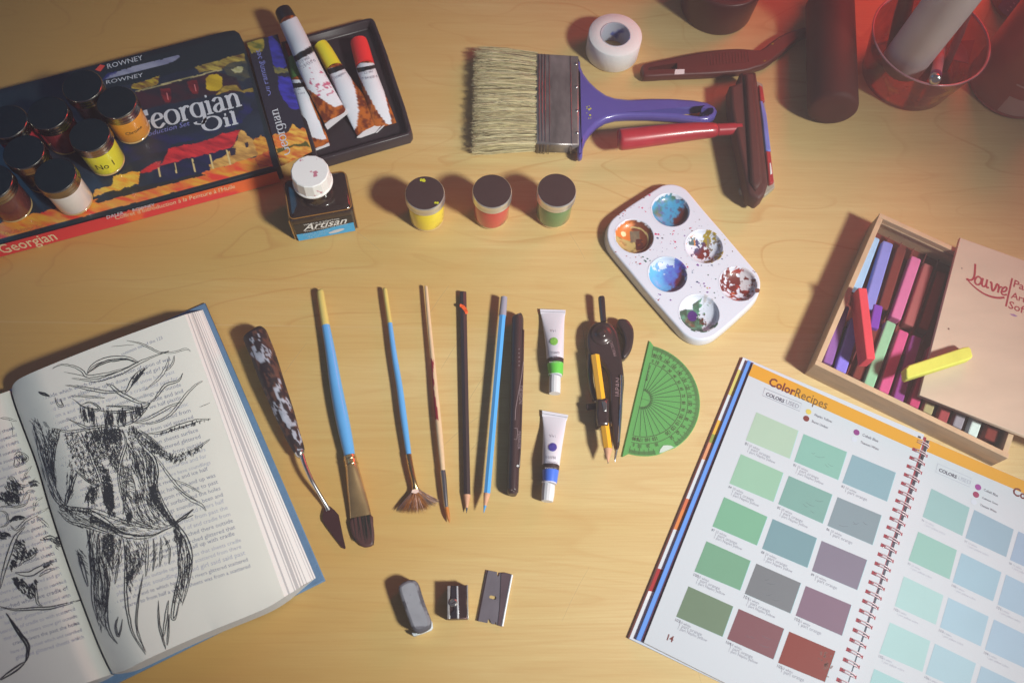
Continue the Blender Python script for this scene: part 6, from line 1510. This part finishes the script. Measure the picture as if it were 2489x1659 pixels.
# page block: fore edge, head and tail
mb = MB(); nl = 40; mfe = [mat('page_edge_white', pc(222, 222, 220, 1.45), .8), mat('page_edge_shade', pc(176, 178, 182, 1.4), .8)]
def fe(t, v):
    a_ = (735+395*v, 105+1121*v); b_ = (806+449*v, 86+1064*v); k = t+.02*math.sin(v*5+t*9)*math.sin(t*3.1)
    return E.g(a_[0]+(b_[0]-a_[0])*k, a_[1]+(b_[1]-a_[1])*k, zpage(1)*(1-t)+3.2*t)
prev = None; tt = 0; ts = [0]
while ts[-1] < 1: ts.append(min(1, ts[-1]+random.uniform(.012, .05)))
for k in range(len(ts)-1):
    m_ = mfe[1] if random.random() < .28 else mfe[0]; vs = []
    for j in range(25):
        v = j/24; p = fe(ts[k], v); q = fe(ts[k+1], v); q2 = q.copy(); q2.z += random.uniform(0, .0)
        vs += [p, q]
    mb.add(vs, [[2*j, 2*j+1, 2*j+3, 2*j+2] for j in range(24)], m_, False)
mb.build('fore_edge', NB)
mb = MB()
for cur in (topc, botc):
    mb = MB(); vs = []; L = 50
    for i in range(L+1):
        u = i/L; x, y = along(cur, u); p = E.g(x, y, zpage(u)); vs += [p, Vector((p.x, p.y, 3.05))]
    mb.add(vs, [[2*i, 2*i+1, 2*i+3, 2*i+2] for i in range(L)], mfe[1], False); mb.build('page_block_end', NB)
mb = MB(); a_ = E.g(735, 105, zpage(1)); b_ = E.g(806, 86, 3.2); mb.add([a_, b_, Vector((a_.x, a_.y, 3.1))], [[0, 1, 2]], mfe[1]); mb.build('page_block_corner', NB); mb = MB()
a_ = E.g(1130, 1226, zpage(1)); b_ = E.g(1255, 1150, 3.2); mb.add([a_, b_, Vector((a_.x, a_.y, 3.1))], [[0, 1, 2]], mfe[1])
mb.build('page_block_corner', NB)
# left page, sinking into the gutter
def lz(t): return 22-12.5*(1-math.sin(min(1, t/.16)*math.pi/2))+0*t
mb = MB(); NL = 30; vs = []; LG = []
for j in range(41):
    v = j/40; g_ = along(gut, v*.999); g_ = (g_[0]-6, g_[1]+4)
    for i in range(NL+1):
        t = (i/NL)**1.5; far = (-560+400*v, 560+1120*v) if False else (g_[0]-620, g_[1]+(270 if True else 0))
        topy = 0; x = g_[0]+(far[0]-g_[0])*t; y = g_[1]+(far[1]-g_[1])*t-(55*t if v < 1 else 55*t); LG.append((x, y, lz(t))); vs.append(E.g(x, y, lz(t)))
mb.add(vs, [[j*(NL+1)+i, j*(NL+1)+i+1, (j+1)*(NL+1)+i+1, (j+1)*(NL+1)+i] for j in range(40) for i in range(NL)], mpp, True)
mb.build('left_page', NB)
mb = MB(); vs = []
for i in range(NL+1):
    x, y, z = LG[40*(NL+1)+i]; p = E.g(x, y, z); vs += [p, Vector((p.x, p.y, 3.05))]
mb.add(vs, [[2*i, 2*i+2, 2*i+3, 2*i+1] for i in range(NL)], mfe[1]); mb.build('page_block_end', NB); mb = MB()
vs = []
for i in range(NL+1):
    x, y, z = LG[i]; p = E.g(x, y, z); vs += [p, Vector((p.x, p.y, 3.05))]
mb.add(vs, [[2*i, 2*i+1, 2*i+3, 2*i+2] for i in range(NL)], mfe[1])
mb.build('page_block_end', NB)
# where ink lies on the page surfaces
_rx = np.array([E.p(x, y)[0] for x, y in zip(gx_.ravel(), gy_.ravel())]); _ry = np.array([E.p(x, y)[1] for x, y in zip(gx_.ravel(), gy_.ravel())]); _rz = gz_.ravel()
_lx = np.array([E.p(x, y)[0] for x, y, z in LG]); _ly = np.array([E.p(x, y)[1] for x, y, z in LG]); _lz = np.array([z for x, y, z in LG])
def near(px, py, X, Y, Z):
    d = (X-px)**2+(Y-py)**2; k = np.argpartition(d, 6)[:6]; w = 1/(d[k]+.5)**1.5; return float((Z[k]*w).sum()/w.sum())
def rpos(px, py, dz=.22): return G(px, py, near(px, py, _rx, _ry, _rz)+dz)
def lpos(px, py, dz=.22): return G(px, py, near(px, py, _lx, _ly, _lz)+dz)
# printed text under the drawing
words = 'we have past with the scattered up of and soundlings outside girl plastic searched her said sheets of ice cradle and the snow glittered appeared holes been half down to rivers surface and a for she was upon from that which there'.split()
mtx = [mat('book_type', pc(132, 134, 152, 1.7), .8), mat('book_type_faint', pc(160, 162, 176, 1.75), .8)]
mb = MB(); l0 = T6.p(262, 748); r0_ = T6.p(1418, 392)
for k in range(33):
    f = k/32.0
    lx, ly = l0[0]+192*f, l0[1]+508*f-0; rx, ry = r0_[0]+193*f, r0_[1]+503*f
    if k in (14, 26): lx += 12
    rx += random.uniform(-14, 3) if random.random() < .3 else 0
    s_ = ''
    while len(s_) < 58: s_ += random.choice(words)+' '
    vs, fs, w = glyphs(s_.strip()); dx, dy = rx-lx, ry-ly; L = math.hypot(dx, dy); ux_, uy_ = dx/L, dy/L; kk = L/w
    pv = []
    cache = {}
    for x, y in vs:
        px = lx+ux_*x*kk+uy_*y*kk*.95; py = ly+uy_*x*kk-ux_*y*kk*.95
        key = int(x*kk/6)
        if key not in cache: cache[key] = near(lx+ux_*key*6, ly+uy_*key*6, _rx, _ry, _rz)
        pv.append(G(px, py, cache[key]+.12))
    mb.add(pv, fs, mtx[0] if random.random() < .6 else mtx[1])
h0, h1 = T6.p(1010, 355), T6.p(1350, 215)
vs, fs, w = glyphs('common ties of the 123'); kk = math.hypot(h1[0]-h0[0], h1[1]-h0[1])/w; an = math.atan2(h1[1]-h0[1], h1[0]-h0[0])
mb.add([rpos(h0[0]+math.cos(an)*x*kk+math.sin(an)*y*kk, h0[1]+math.sin(an)*x*kk-math.cos(an)*y*kk, .12) for x, y in vs], fs, mtx[0])
# left page lines: only their right ends are in view
for k in range(31):
    ex_, ey_ = E.p(60+265*k/30+ (0 if k < 22 else 10), 560+830*k/30); L = random.uniform(165, 205)
    s_ = ''
    while len(s_) < 32: s_ += random.choice(words)+' '
    vs, fs, w = glyphs(s_.strip()); ux_, uy_ = .955, -.30; kk = L/w; lx, ly = ex_-ux_*L, ey_-uy_*L
    cache = {}; pv = []
    for x, y in vs:
        px = lx+ux_*x*kk+(-ux_*0+uy_)*y*kk*0-(-uy_)*y*kk*.9*0+uy_*y*kk*-.9*0+(-uy_*-1)*0; px = lx+ux_*x*kk+uy_*y*kk*.95; py = ly+uy_*x*kk-ux_*y*kk*.95
        key = int(x*kk/8)
        if key not in cache: cache[key] = near(lx+ux_*key*8, ly+uy_*key*8, _lx, _ly, _lz)
        pv.append(G(px, py, cache[key]+.2))
    mb.add(pv, fs, mtx[1] if random.random() < .6 else mtx[0])
mb.build('printed_text', NB)
# the ink drawing
mink = mat('drawing_ink', (.030, .036, .045), .7)
mb = MB()
def ink(V, pts, w=.55, pos=rpos, twin=0.0, taper=True):
    pts = smooth(V.P(pts), 4)
    for off_ in ((0,) if not twin else (-twin, twin)):
        q = []
        for i, (x, y) in enumerate(pts):
            a_, b_ = pts[max(0, i-1)], pts[min(len(pts)-1, i+1)]; L = math.hypot(b_[0]-a_[0], b_[1]-a_[1]) or 1
            e_ = off_*math.sin(math.pi*(i+.4)/len(pts))
            q.append(pos(x-(b_[1]-a_[1])/L*e_+random.gauss(0, .35), y+(b_[0]-a_[0])/L*e_+random.gauss(0, .35), .25+random.random()*.06))
        mb.ribbon(q, w, mink, taper=taper)
def hatch(V, poly, n, L, ang, w=.24, pos=rpos, jit=.2, curve=0.0):
    pl = V.P(poly); xs = [p[0] for p in pl]; ys = [p[1] for p in pl]; c = 0; t = 0
    n = int(n*.8)
    while c < n and t < n*12:
        t += 1; x = random.uniform(min(xs), max(xs)); y = random.uniform(min(ys), max(ys))
        if not inpoly(np.array([x]), np.array([y]), pl)[0]: continue
        a = math.radians(ang)+random.gauss(0, jit); l = L*random.uniform(.5, 1.2)/2
        x0, y0, x1, y1 = x-l*math.cos(a), y-l*math.sin(a), x+l*math.cos(a), y+l*math.sin(a)
        z_ = .25+random.random()*.08
        mb.ribbon([pos(x0, y0, z_), pos((x0+x1)/2+curve, (y0+y1)/2, z_), pos(x1, y1, z_)], w*random.uniform(.7, 1.3), mink); c += 1
def solid(V, poly, n, pos=rpos, L=9):
    hatch(V, poly, int(n*1.7), L, 72, .36, pos, .6)
# head: blindfold-like bands and strands
for pts, w, tw_ in (([(435, 462), (505, 430), (600, 440), (680, 480), (720, 525), (830, 515), (920, 495), (1040, 460), (1150, 405)], .6, 3), ([(720, 510), (760, 440), (860, 390), (980, 370), (1080, 380), (1150, 410)], .7, 4), ([(730, 500), (800, 445), (880, 405), (960, 390), (1050, 385), (1140, 415)], .9, 2),
    ([(595, 542), (700, 555), (800, 560), (900, 530), (1010, 490), (1140, 420), (1240, 375), (1400, 315)], .7, 4), ([(530, 490), (640, 510), (720, 530)], .5, 0), ([(540, 600), (640, 610), (760, 635), (870, 655), (960, 655), (1050, 640)], .7, 3),
    ([(880, 585), (930, 610), (980, 655), (1060, 700), (1150, 740), (1245, 745)], .8, 4), ([(1245, 745), (1300, 690), (1350, 620), (1390, 590), (1480, 560), (1515, 500)], .7, 3), ([(1035, 665), (1080, 600), (1120, 530), (1200, 455)], .8, 5), ([(1090, 600), (1140, 540), (1200, 460)], 1.0, 2),
    ([(1050, 230), (1150, 250), (1230, 285), (1330, 330), (1400, 320)], .5, 2), ([(920, 280), (1030, 270), (1110, 265)], .35, 0), ([(1330, 330), (1430, 330), (1540, 300), (1580, 320)], .35, 2), ([(1400, 360), (1390, 420), (1350, 500), (1300, 560), (1200, 640)], .4, 3), ([(1445, 355), (1430, 420), (1380, 480)], .4, 2),
    ([(590, 690), (700, 690), (800, 700), (870, 705)], .5, 2), ([(600, 710), (680, 770), (760, 800), (825, 800), (800, 765), (740, 740), (680, 760)], .7, 2), ([(455, 700), (480, 760), (520, 770), (500, 710)], .5, 2), ([(320, 655), (410, 690)], 1.2, 2), ([(880, 770), (1000, 775), (1110, 785), (1200, 790)], .7, 2),
    ([(825, 810), (950, 820), (1060, 815), (1200, 780), (1245, 745)], .8, 3), ([(1245, 750), (1180, 830), (1100, 900), (980, 945)], .6, 3), ([(1090, 905), (1200, 885), (1330, 820), (1420, 770), (1500, 740)], .6, 3), ([(1100, 910), (1250, 915), (1370, 870), (1450, 800), (1540, 680), (1620, 600), (1680, 565)], .5, 3),
    ([(1220, 1000), (1340, 990), (1450, 950), (1560, 915), (1640, 890), (1745, 880)], .7, 4), ([(1650, 780), (1740, 745)], .3, 0), ([(1740, 1045), (1650, 1110), (1560, 1155)], .4, 2),
    ([(565, 880), (640, 915), (720, 950), (800, 945), (900, 935), (980, 940)], .7, 3), ([(440, 955), (560, 985), (660, 975), (780, 955)], .6, 3), ([(1280, 1180), (1340, 1260), (1420, 1370), (1520, 1480), (1640, 1560)], .5, 3), ([(1440, 1380), (1560, 1430), (1660, 1490)], .4, 2)):
    ink(T6, pts, w, twin=tw_)
for poly, n in (([(660, 790), (700, 790), (730, 900), (690, 890)], 26), ([(720, 800), (780, 820), (815, 925), (760, 920)], 40), ([(860, 825), (945, 820), (930, 930), (870, 925)], 60), ([(970, 825), (1050, 825), (1040, 900), (965, 920)], 50), ([(1075, 820), (1190, 790), (1150, 850), (1080, 870)], 36)): hatch(T6, poly, n, 24, 82, .38, jit=.08)
hatch(T6, [(1300, 1000), (1640, 890), (1745, 880), (1640, 920), (1320, 1010)], 60, 7, 100, .4)
hatch(T6, [(1100, 540), (1200, 455), (1210, 465), (1110, 600)], 26, 14, 125, .4)
def flow(V, A_, B_, n, w=.35, pos=rpos):
    LA, LB = V.P(A_), V.P(B_)
    for i in range(n):
        t = (i+random.uniform(-.3, .3))/max(1, n-1); s0, s1 = sorted((random.uniform(-.1, .45), random.uniform(.5, 1.1))); s0 = max(0, s0); s1 = min(1, s1)
        pts = []
        for k in range(7):
            q = s0+(s1-s0)*k/6; a_ = along(LA, q); b_ = along(LB, q); wob = 1.6*math.sin(k*1.3+i)
            x, y = a_[0]*(1-t)+b_[0]*t+wob, a_[1]*(1-t)+b_[1]*t+wob*.5; pts.append(pos(x, y, .25+random.random()*.06))
        mb.ribbon(pts, w*random.uniform(.7, 1.6), mink, taper=True)
# dark central mass
for poly, n in (([(690, 990), (800, 965), (960, 960), (1010, 1010), (1010, 1120), (985, 1240), (975, 1350), (900, 1240), (845, 1205), (870, 1300), (830, 1350), (770, 1220), (720, 1100)], 520), ([(855, 1280), (900, 1300), (940, 1460), (945, 1568), (860, 1568), (850, 1400)], 230), ([(540, 1010), (660, 985), (720, 1100), (760, 1250), (830, 1380), (830, 1430), (740, 1400), (640, 1290), (570, 1150)], 330), ([(400, 960), (500, 975), (490, 1040), (440, 1130), (400, 1080)], 90), ([(1060, 950), (1100, 940), (1220, 1030), (1330, 1110), (1440, 1180), (1430, 1230), (1300, 1180), (1180, 1090), (1110, 1060), (1090, 1150), (1060, 1100)], 300), ([(1480, 1170), (1600, 1130), (1700, 1080), (1640, 1160), (1530, 1225), (1440, 1240)], 90)): solid(T6, poly, n if n > 500 or n == 230 else int(n*.55))
hatch(T6, [(800, 960), (1000, 950), (1000, 1060), (900, 1080), (760, 1050)], 150, 20, 60, .4, jit=.5)
for poly, n, a in (([(250, 870), (400, 930), (440, 1130), (380, 1200), (330, 1090), (280, 980)], 150, 60), ([(370, 1150), (460, 1130), (470, 1400), (400, 1450)], 150, 80), ([(1050, 1080), (1180, 1120), (1280, 1230), (1300, 1400), (1290, 1560), (1180, 1560), (1130, 1350), (1040, 1200)], 420, 75), ([(1000, 1250), (1090, 1280), (1120, 1480), (1050, 1500), (1000, 1350)], 160, 20), ([(560, 1250), (620, 1230), (600, 1568), (540, 1568)], 110, 95), ([(720, 1440), (800, 1440), (790, 1568), (700, 1568)], 90, 60), ([(1060, 1500), (1200, 1480), (1300, 1568), (1060, 1568)], 110, 80), ([(1400, 1170), (1490, 1170), (1500, 1250), (1380, 1230)], 50, 120)): hatch(T6, poly, int(n*.5), 16, a, .26)
for pts, w, tw_ in (([(300, 1000), (340, 1200), (400, 1400), (470, 1568)], .8, 4), ([(340, 1090), (390, 1250), (440, 1420), (520, 1568)], .5, 4), ([(495, 1010), (450, 1150), (440, 1300), (460, 1420)], .7, 3), ([(670, 985), (730, 1120), (780, 1250), (830, 1380), (850, 1500)], .6, 3), ([(1010, 960), (1045, 1080), (1000, 1230), (985, 1380), (1020, 1568)], .7, 3), ([(640, 1320), (600, 1420), (560, 1568)], .8, 3), ([(620, 1300), (740, 1400), (830, 1430)], .7, 2), ([(1085, 940), (1180, 1100), (1270, 1200), (1300, 1330), (1280, 1450), (1310, 1568)], .8, 4), ([(1060, 1100), (1120, 1200), (1150, 1340), (1200, 1500)], .6, 4), ([(830, 1430), (740, 1480), (700, 1568)], .7, 2), ([(1000, 1400), (1040, 1480), (1020, 1568)], .5, 3)): ink(T6, pts, w, twin=tw_)
# lower body, view T7
for poly, n in (([(830, 0), (880, 0), (910, 130), (915, 245), (870, 235), (820, 120)], 260), ([(1180, 0), (1240, 0), (1270, 120), (1340, 230), (1420, 310), (1430, 350), (1370, 320), (1290, 230), (1210, 120)], 330), ([(815, 385), (910, 390), (905, 520), (870, 640), (820, 520)], 220), ([(1010, 220), (1050, 210), (1045, 290), (1005, 290)], 45), ([(1380, 340), (1460, 400), (1440, 490), (1400, 420)], 80), ([(1030, 680), (1070, 650), (1050, 740), (1010, 780), (1000, 740)], 50), ([(470, 120), (540, 170), (700, 185), (760, 200), (700, 240), (560, 220), (470, 170)], 50), ([(720, 220), (900, 330), (960, 400), (820, 330), (700, 280)], 90)): solid(T7, poly, n)
for poly, n, a in (([(700, 0), (800, 0), (760, 180), (690, 180)], 130, 80), ([(1000, 40), (1180, 60), (1330, 300), (1200, 330), (1020, 300), (990, 200)], 420, 60), ([(880, 250), (1340, 310), (1250, 390), (1060, 410), (960, 360)], 300, 15), ([(480, 180), (700, 250), (900, 380), (800, 370), (600, 320), (500, 240)], 170, 30), ([(700, 340), (820, 380), (860, 620), (900, 700), (850, 900), (760, 900), (720, 640), (690, 450)], 520, 84), ([(900, 400), (980, 400), (940, 560), (890, 700), (870, 640)], 160, 75), ([(990, 430), (1170, 420), (1150, 650), (1080, 700), (1000, 640)], 330, 60), ([(1370, 330), (1480, 430), (1520, 600), (1500, 800), (1440, 830), (1440, 600), (1390, 460)], 300, 95), ([(1400, 760), (1470, 760), (1430, 930), (1380, 930)], 110, 60), ([(610, 520), (680, 500), (700, 700), (660, 680)], 110, 45), ([(740, 880), (840, 880), (860, 1100), (800, 1160), (760, 1000)], 210, 75), ([(1010, 640), (1060, 640), (1050, 850), (1000, 860)], 90, 70), ([(1160, 480), (1350, 440), (1340, 600), (1190, 660)], 60, 110)): hatch(T7, poly, int(n*.42), 15, a, .26)
for pts, w, tw_ in (([(380, 0), (430, 90), (520, 170), (700, 200), (850, 290), (960, 380), (1080, 410), (1200, 400), (1380, 320)], .8, 5), ([(440, 0), (480, 110), (560, 180), (750, 195), (900, 250), (1050, 300), (1250, 340), (1360, 310)], .6, 4), ([(460, 200), (560, 290), (680, 320), (800, 360), (920, 400)], .6, 3), ([(1250, 0), (1290, 120), (1370, 270), (1470, 400), (1520, 560), (1500, 760), (1450, 950)], .8, 4), ([(1370, 310), (1450, 260), (1540, 185)], 1.0, 2), ([(1400, 290), (1500, 250), (1540, 230)], .6, 0), ([(1440, 450), (1420, 600), (1430, 700), (1390, 900), (1370, 1040), (1395, 1050), (1430, 900)], .7, 3), ([(560, 0), (520, 160)], .7, 4), ([(960, 0), (990, 100), (980, 230)], .6, 2),
    ([(980, 420), (1000, 600), (1000, 840), (1020, 1020), (1060, 1180), (1160, 1340)], .8, 3), ([(1140, 700), (1110, 850), (1085, 1040), (1100, 1180), (1160, 1320)], .7, 2), ([(1260, 910), (1265, 1080), (1290, 1200), (1320, 1300)], .7, 2), ([(1340, 910), (1320, 1060), (1300, 1200)], .7, 3), ([(1345, 1020), (1340, 1150), (1330, 1270)], .6, 2), ([(950, 560), (930, 680), (915, 780)], .6, 2), ([(860, 700), (850, 900), (850, 1080), (880, 1180), (935, 1255)], .8, 3), ([(940, 1040), (920, 1120), (945, 1195), (975, 1060)], .7, 2), ([(690, 350), (720, 500), (740, 700), (740, 900), (780, 1080)], .8, 4), ([(780, 380), (790, 560), (850, 700)], .6, 3), ([(1175, 430), (1170, 580), (1160, 720)], .6, 3), ([(1220, 420), (1230, 560), (1215, 680)], .6, 2), ([(1280, 410), (1280, 560), (1270, 640)], .5, 2), ([(1300, 400), (1350, 500), (1345, 620)], .5, 2), ([(620, 530), (660, 650), (700, 800)], .9, 4), ([(1380, 0), (1500, 100), (1600, 150), (1640, 200)], .5, 3)): ink(T7, pts, w, twin=tw_)
for V, A_, B_, n in ((T6, [(1060, 1080), (1120, 1200), (1160, 1380), (1200, 1568)], [(1180, 1110), (1290, 1230), (1300, 1400), (1310, 1568)], 16), (T6, [(250, 880), (290, 1050), (350, 1250), (420, 1450)], [(400, 940), (430, 1080), (440, 1250), (480, 1450)], 12),
        (T6, [(1085, 945), (1200, 1080), (1330, 1180), (1450, 1235)], [(1110, 940), (1240, 1020), (1340, 1110), (1470, 1180)], 9), (T6, [(990, 1220), (1010, 1350), (1040, 1500)], [(1080, 1260), (1110, 1400), (1130, 1540)], 10),
        (T7, [(690, 340), (700, 560), (740, 800), (760, 1000)], [(830, 380), (860, 620), (880, 800), (850, 1050)], 18), (T7, [(900, 400), (900, 560), (870, 760)], [(980, 410), (960, 600), (900, 780)], 9), (T7, [(990, 430), (1000, 640), (1010, 800)], [(1170, 420), (1140, 620), (1050, 760)], 16),
        (T7, [(1390, 380), (1430, 600), (1420, 800), (1385, 950)], [(1480, 420), (1520, 600), (1500, 790), (1450, 930)], 12), (T7, [(450, 60), (600, 180), (800, 260), (1000, 380), (1200, 400), (1360, 330)], [(440, 140), (560, 240), (800, 350), (1000, 400), (1200, 405), (1370, 320)], 9),
        (T7, [(1000, 60), (990, 160), (1020, 280), (1180, 330)], [(1180, 60), (1220, 160), (1290, 260), (1350, 300)], 16), (T7, [(700, 0), (690, 100), (700, 180)], [(800, 0), (780, 100), (770, 190)], 9)):
    flow(V, A_, B_, n)
mb.build('ink_drawing', NB)
mb = MB()   # drawing on the left page
for V, pts, w, tw_ in ((T6, [(0, 870), (60, 875), (140, 895)], .4, 2), (T6, [(70, 880), (100, 930), (105, 1010)], .4, 0), (T6, [(120, 1180), (160, 1150), (230, 1200), (180, 1250), (120, 1270), (125, 1190)], .6, 2), (T6, [(190, 1400), (220, 1320), (265, 1265)], .4, 2), (T6, [(60, 1380), (100, 1360), (150, 1420), (220, 1430), (300, 1360)], .5, 3),
    (T6, [(180, 1568), (230, 1480), (290, 1470)], .4, 2), (T7, [(0, 170), (60, 160), (140, 165), (210, 140), (240, 60)], .5, 2), (T7, [(80, 290), (120, 250), (190, 245)], 1.2, 2), (T7, [(80, 310), (130, 350), (200, 280), (300, 220), (395, 170)], .5, 3), (T7, [(270, 200), (280, 130), (340, 90)], .5, 3), (T7, [(290, 240), (350, 290), (390, 330)], .5, 3),
    (T7, [(0, 820), (30, 680), (80, 520), (130, 400), (200, 320)], .8, 5), (T7, [(0, 960), (120, 985), (280, 975), (400, 970), (540, 935), (650, 905)], .8, 3), (T7, [(50, 1010), (100, 1090), (160, 1180), (220, 1270), (215, 1360), (200, 1400)], 1.4, 3), (T7, [(280, 740), (290, 860), (300, 930), (340, 960)], .6, 3), (T7, [(120, 690), (230, 700), (330, 650), (430, 590)], .8, 6), (T7, [(150, 640), (180, 600), (260, 560), (300, 520)], .6, 3), (T7, [(320, 430), (400, 410), (460, 440)], .9, 4), (T7, [(310, 720), (370, 680), (430, 660)], .6, 3), (T7, [(200, 1400), (120, 1460), (0, 1540)], 1.2, 4), (T7, [(0, 330), (60, 300), (50, 220), (0, 200)], .5, 2)):
    ink(V, pts, w, pos=lpos, twin=tw_)
for V, poly, n, a in ((T7, [(0, 370), (60, 365), (80, 400), (40, 425), (0, 420)], 60, 10), (T7, [(100, 740), (160, 735), (230, 790), (300, 735), (285, 800), (270, 890), (220, 885), (130, 810)], 170, 60), (T7, [(130, 430), (190, 430), (210, 520), (300, 490), (290, 540), (160, 600), (80, 680), (90, 600)], 170, 50), (T7, [(80, 260), (190, 243), (195, 262), (90, 280)], 30, 10), (T7, [(0, 60), (120, 60), (160, 130), (80, 150), (0, 110)], 110, 60), (T6, [(40, 1420), (100, 1370), (200, 1440), (180, 1540), (60, 1560)], 150, 70), (T6, [(240, 1400), (310, 1385), (310, 1430), (260, 1440)], 50, 20), (T7, [(330, 420), (460, 410), (490, 500), (450, 500), (420, 440)], 70, 40), (T6, [(120, 1190), (200, 1170), (230, 1220), (150, 1250)], 40, 70), (T7, [(340, 620), (430, 590), (420, 620), (350, 650)], 40, 30)):
    hatch(V, poly, n, 10, a, .55, pos=lpos)
mb.build('ink_drawing', NB)
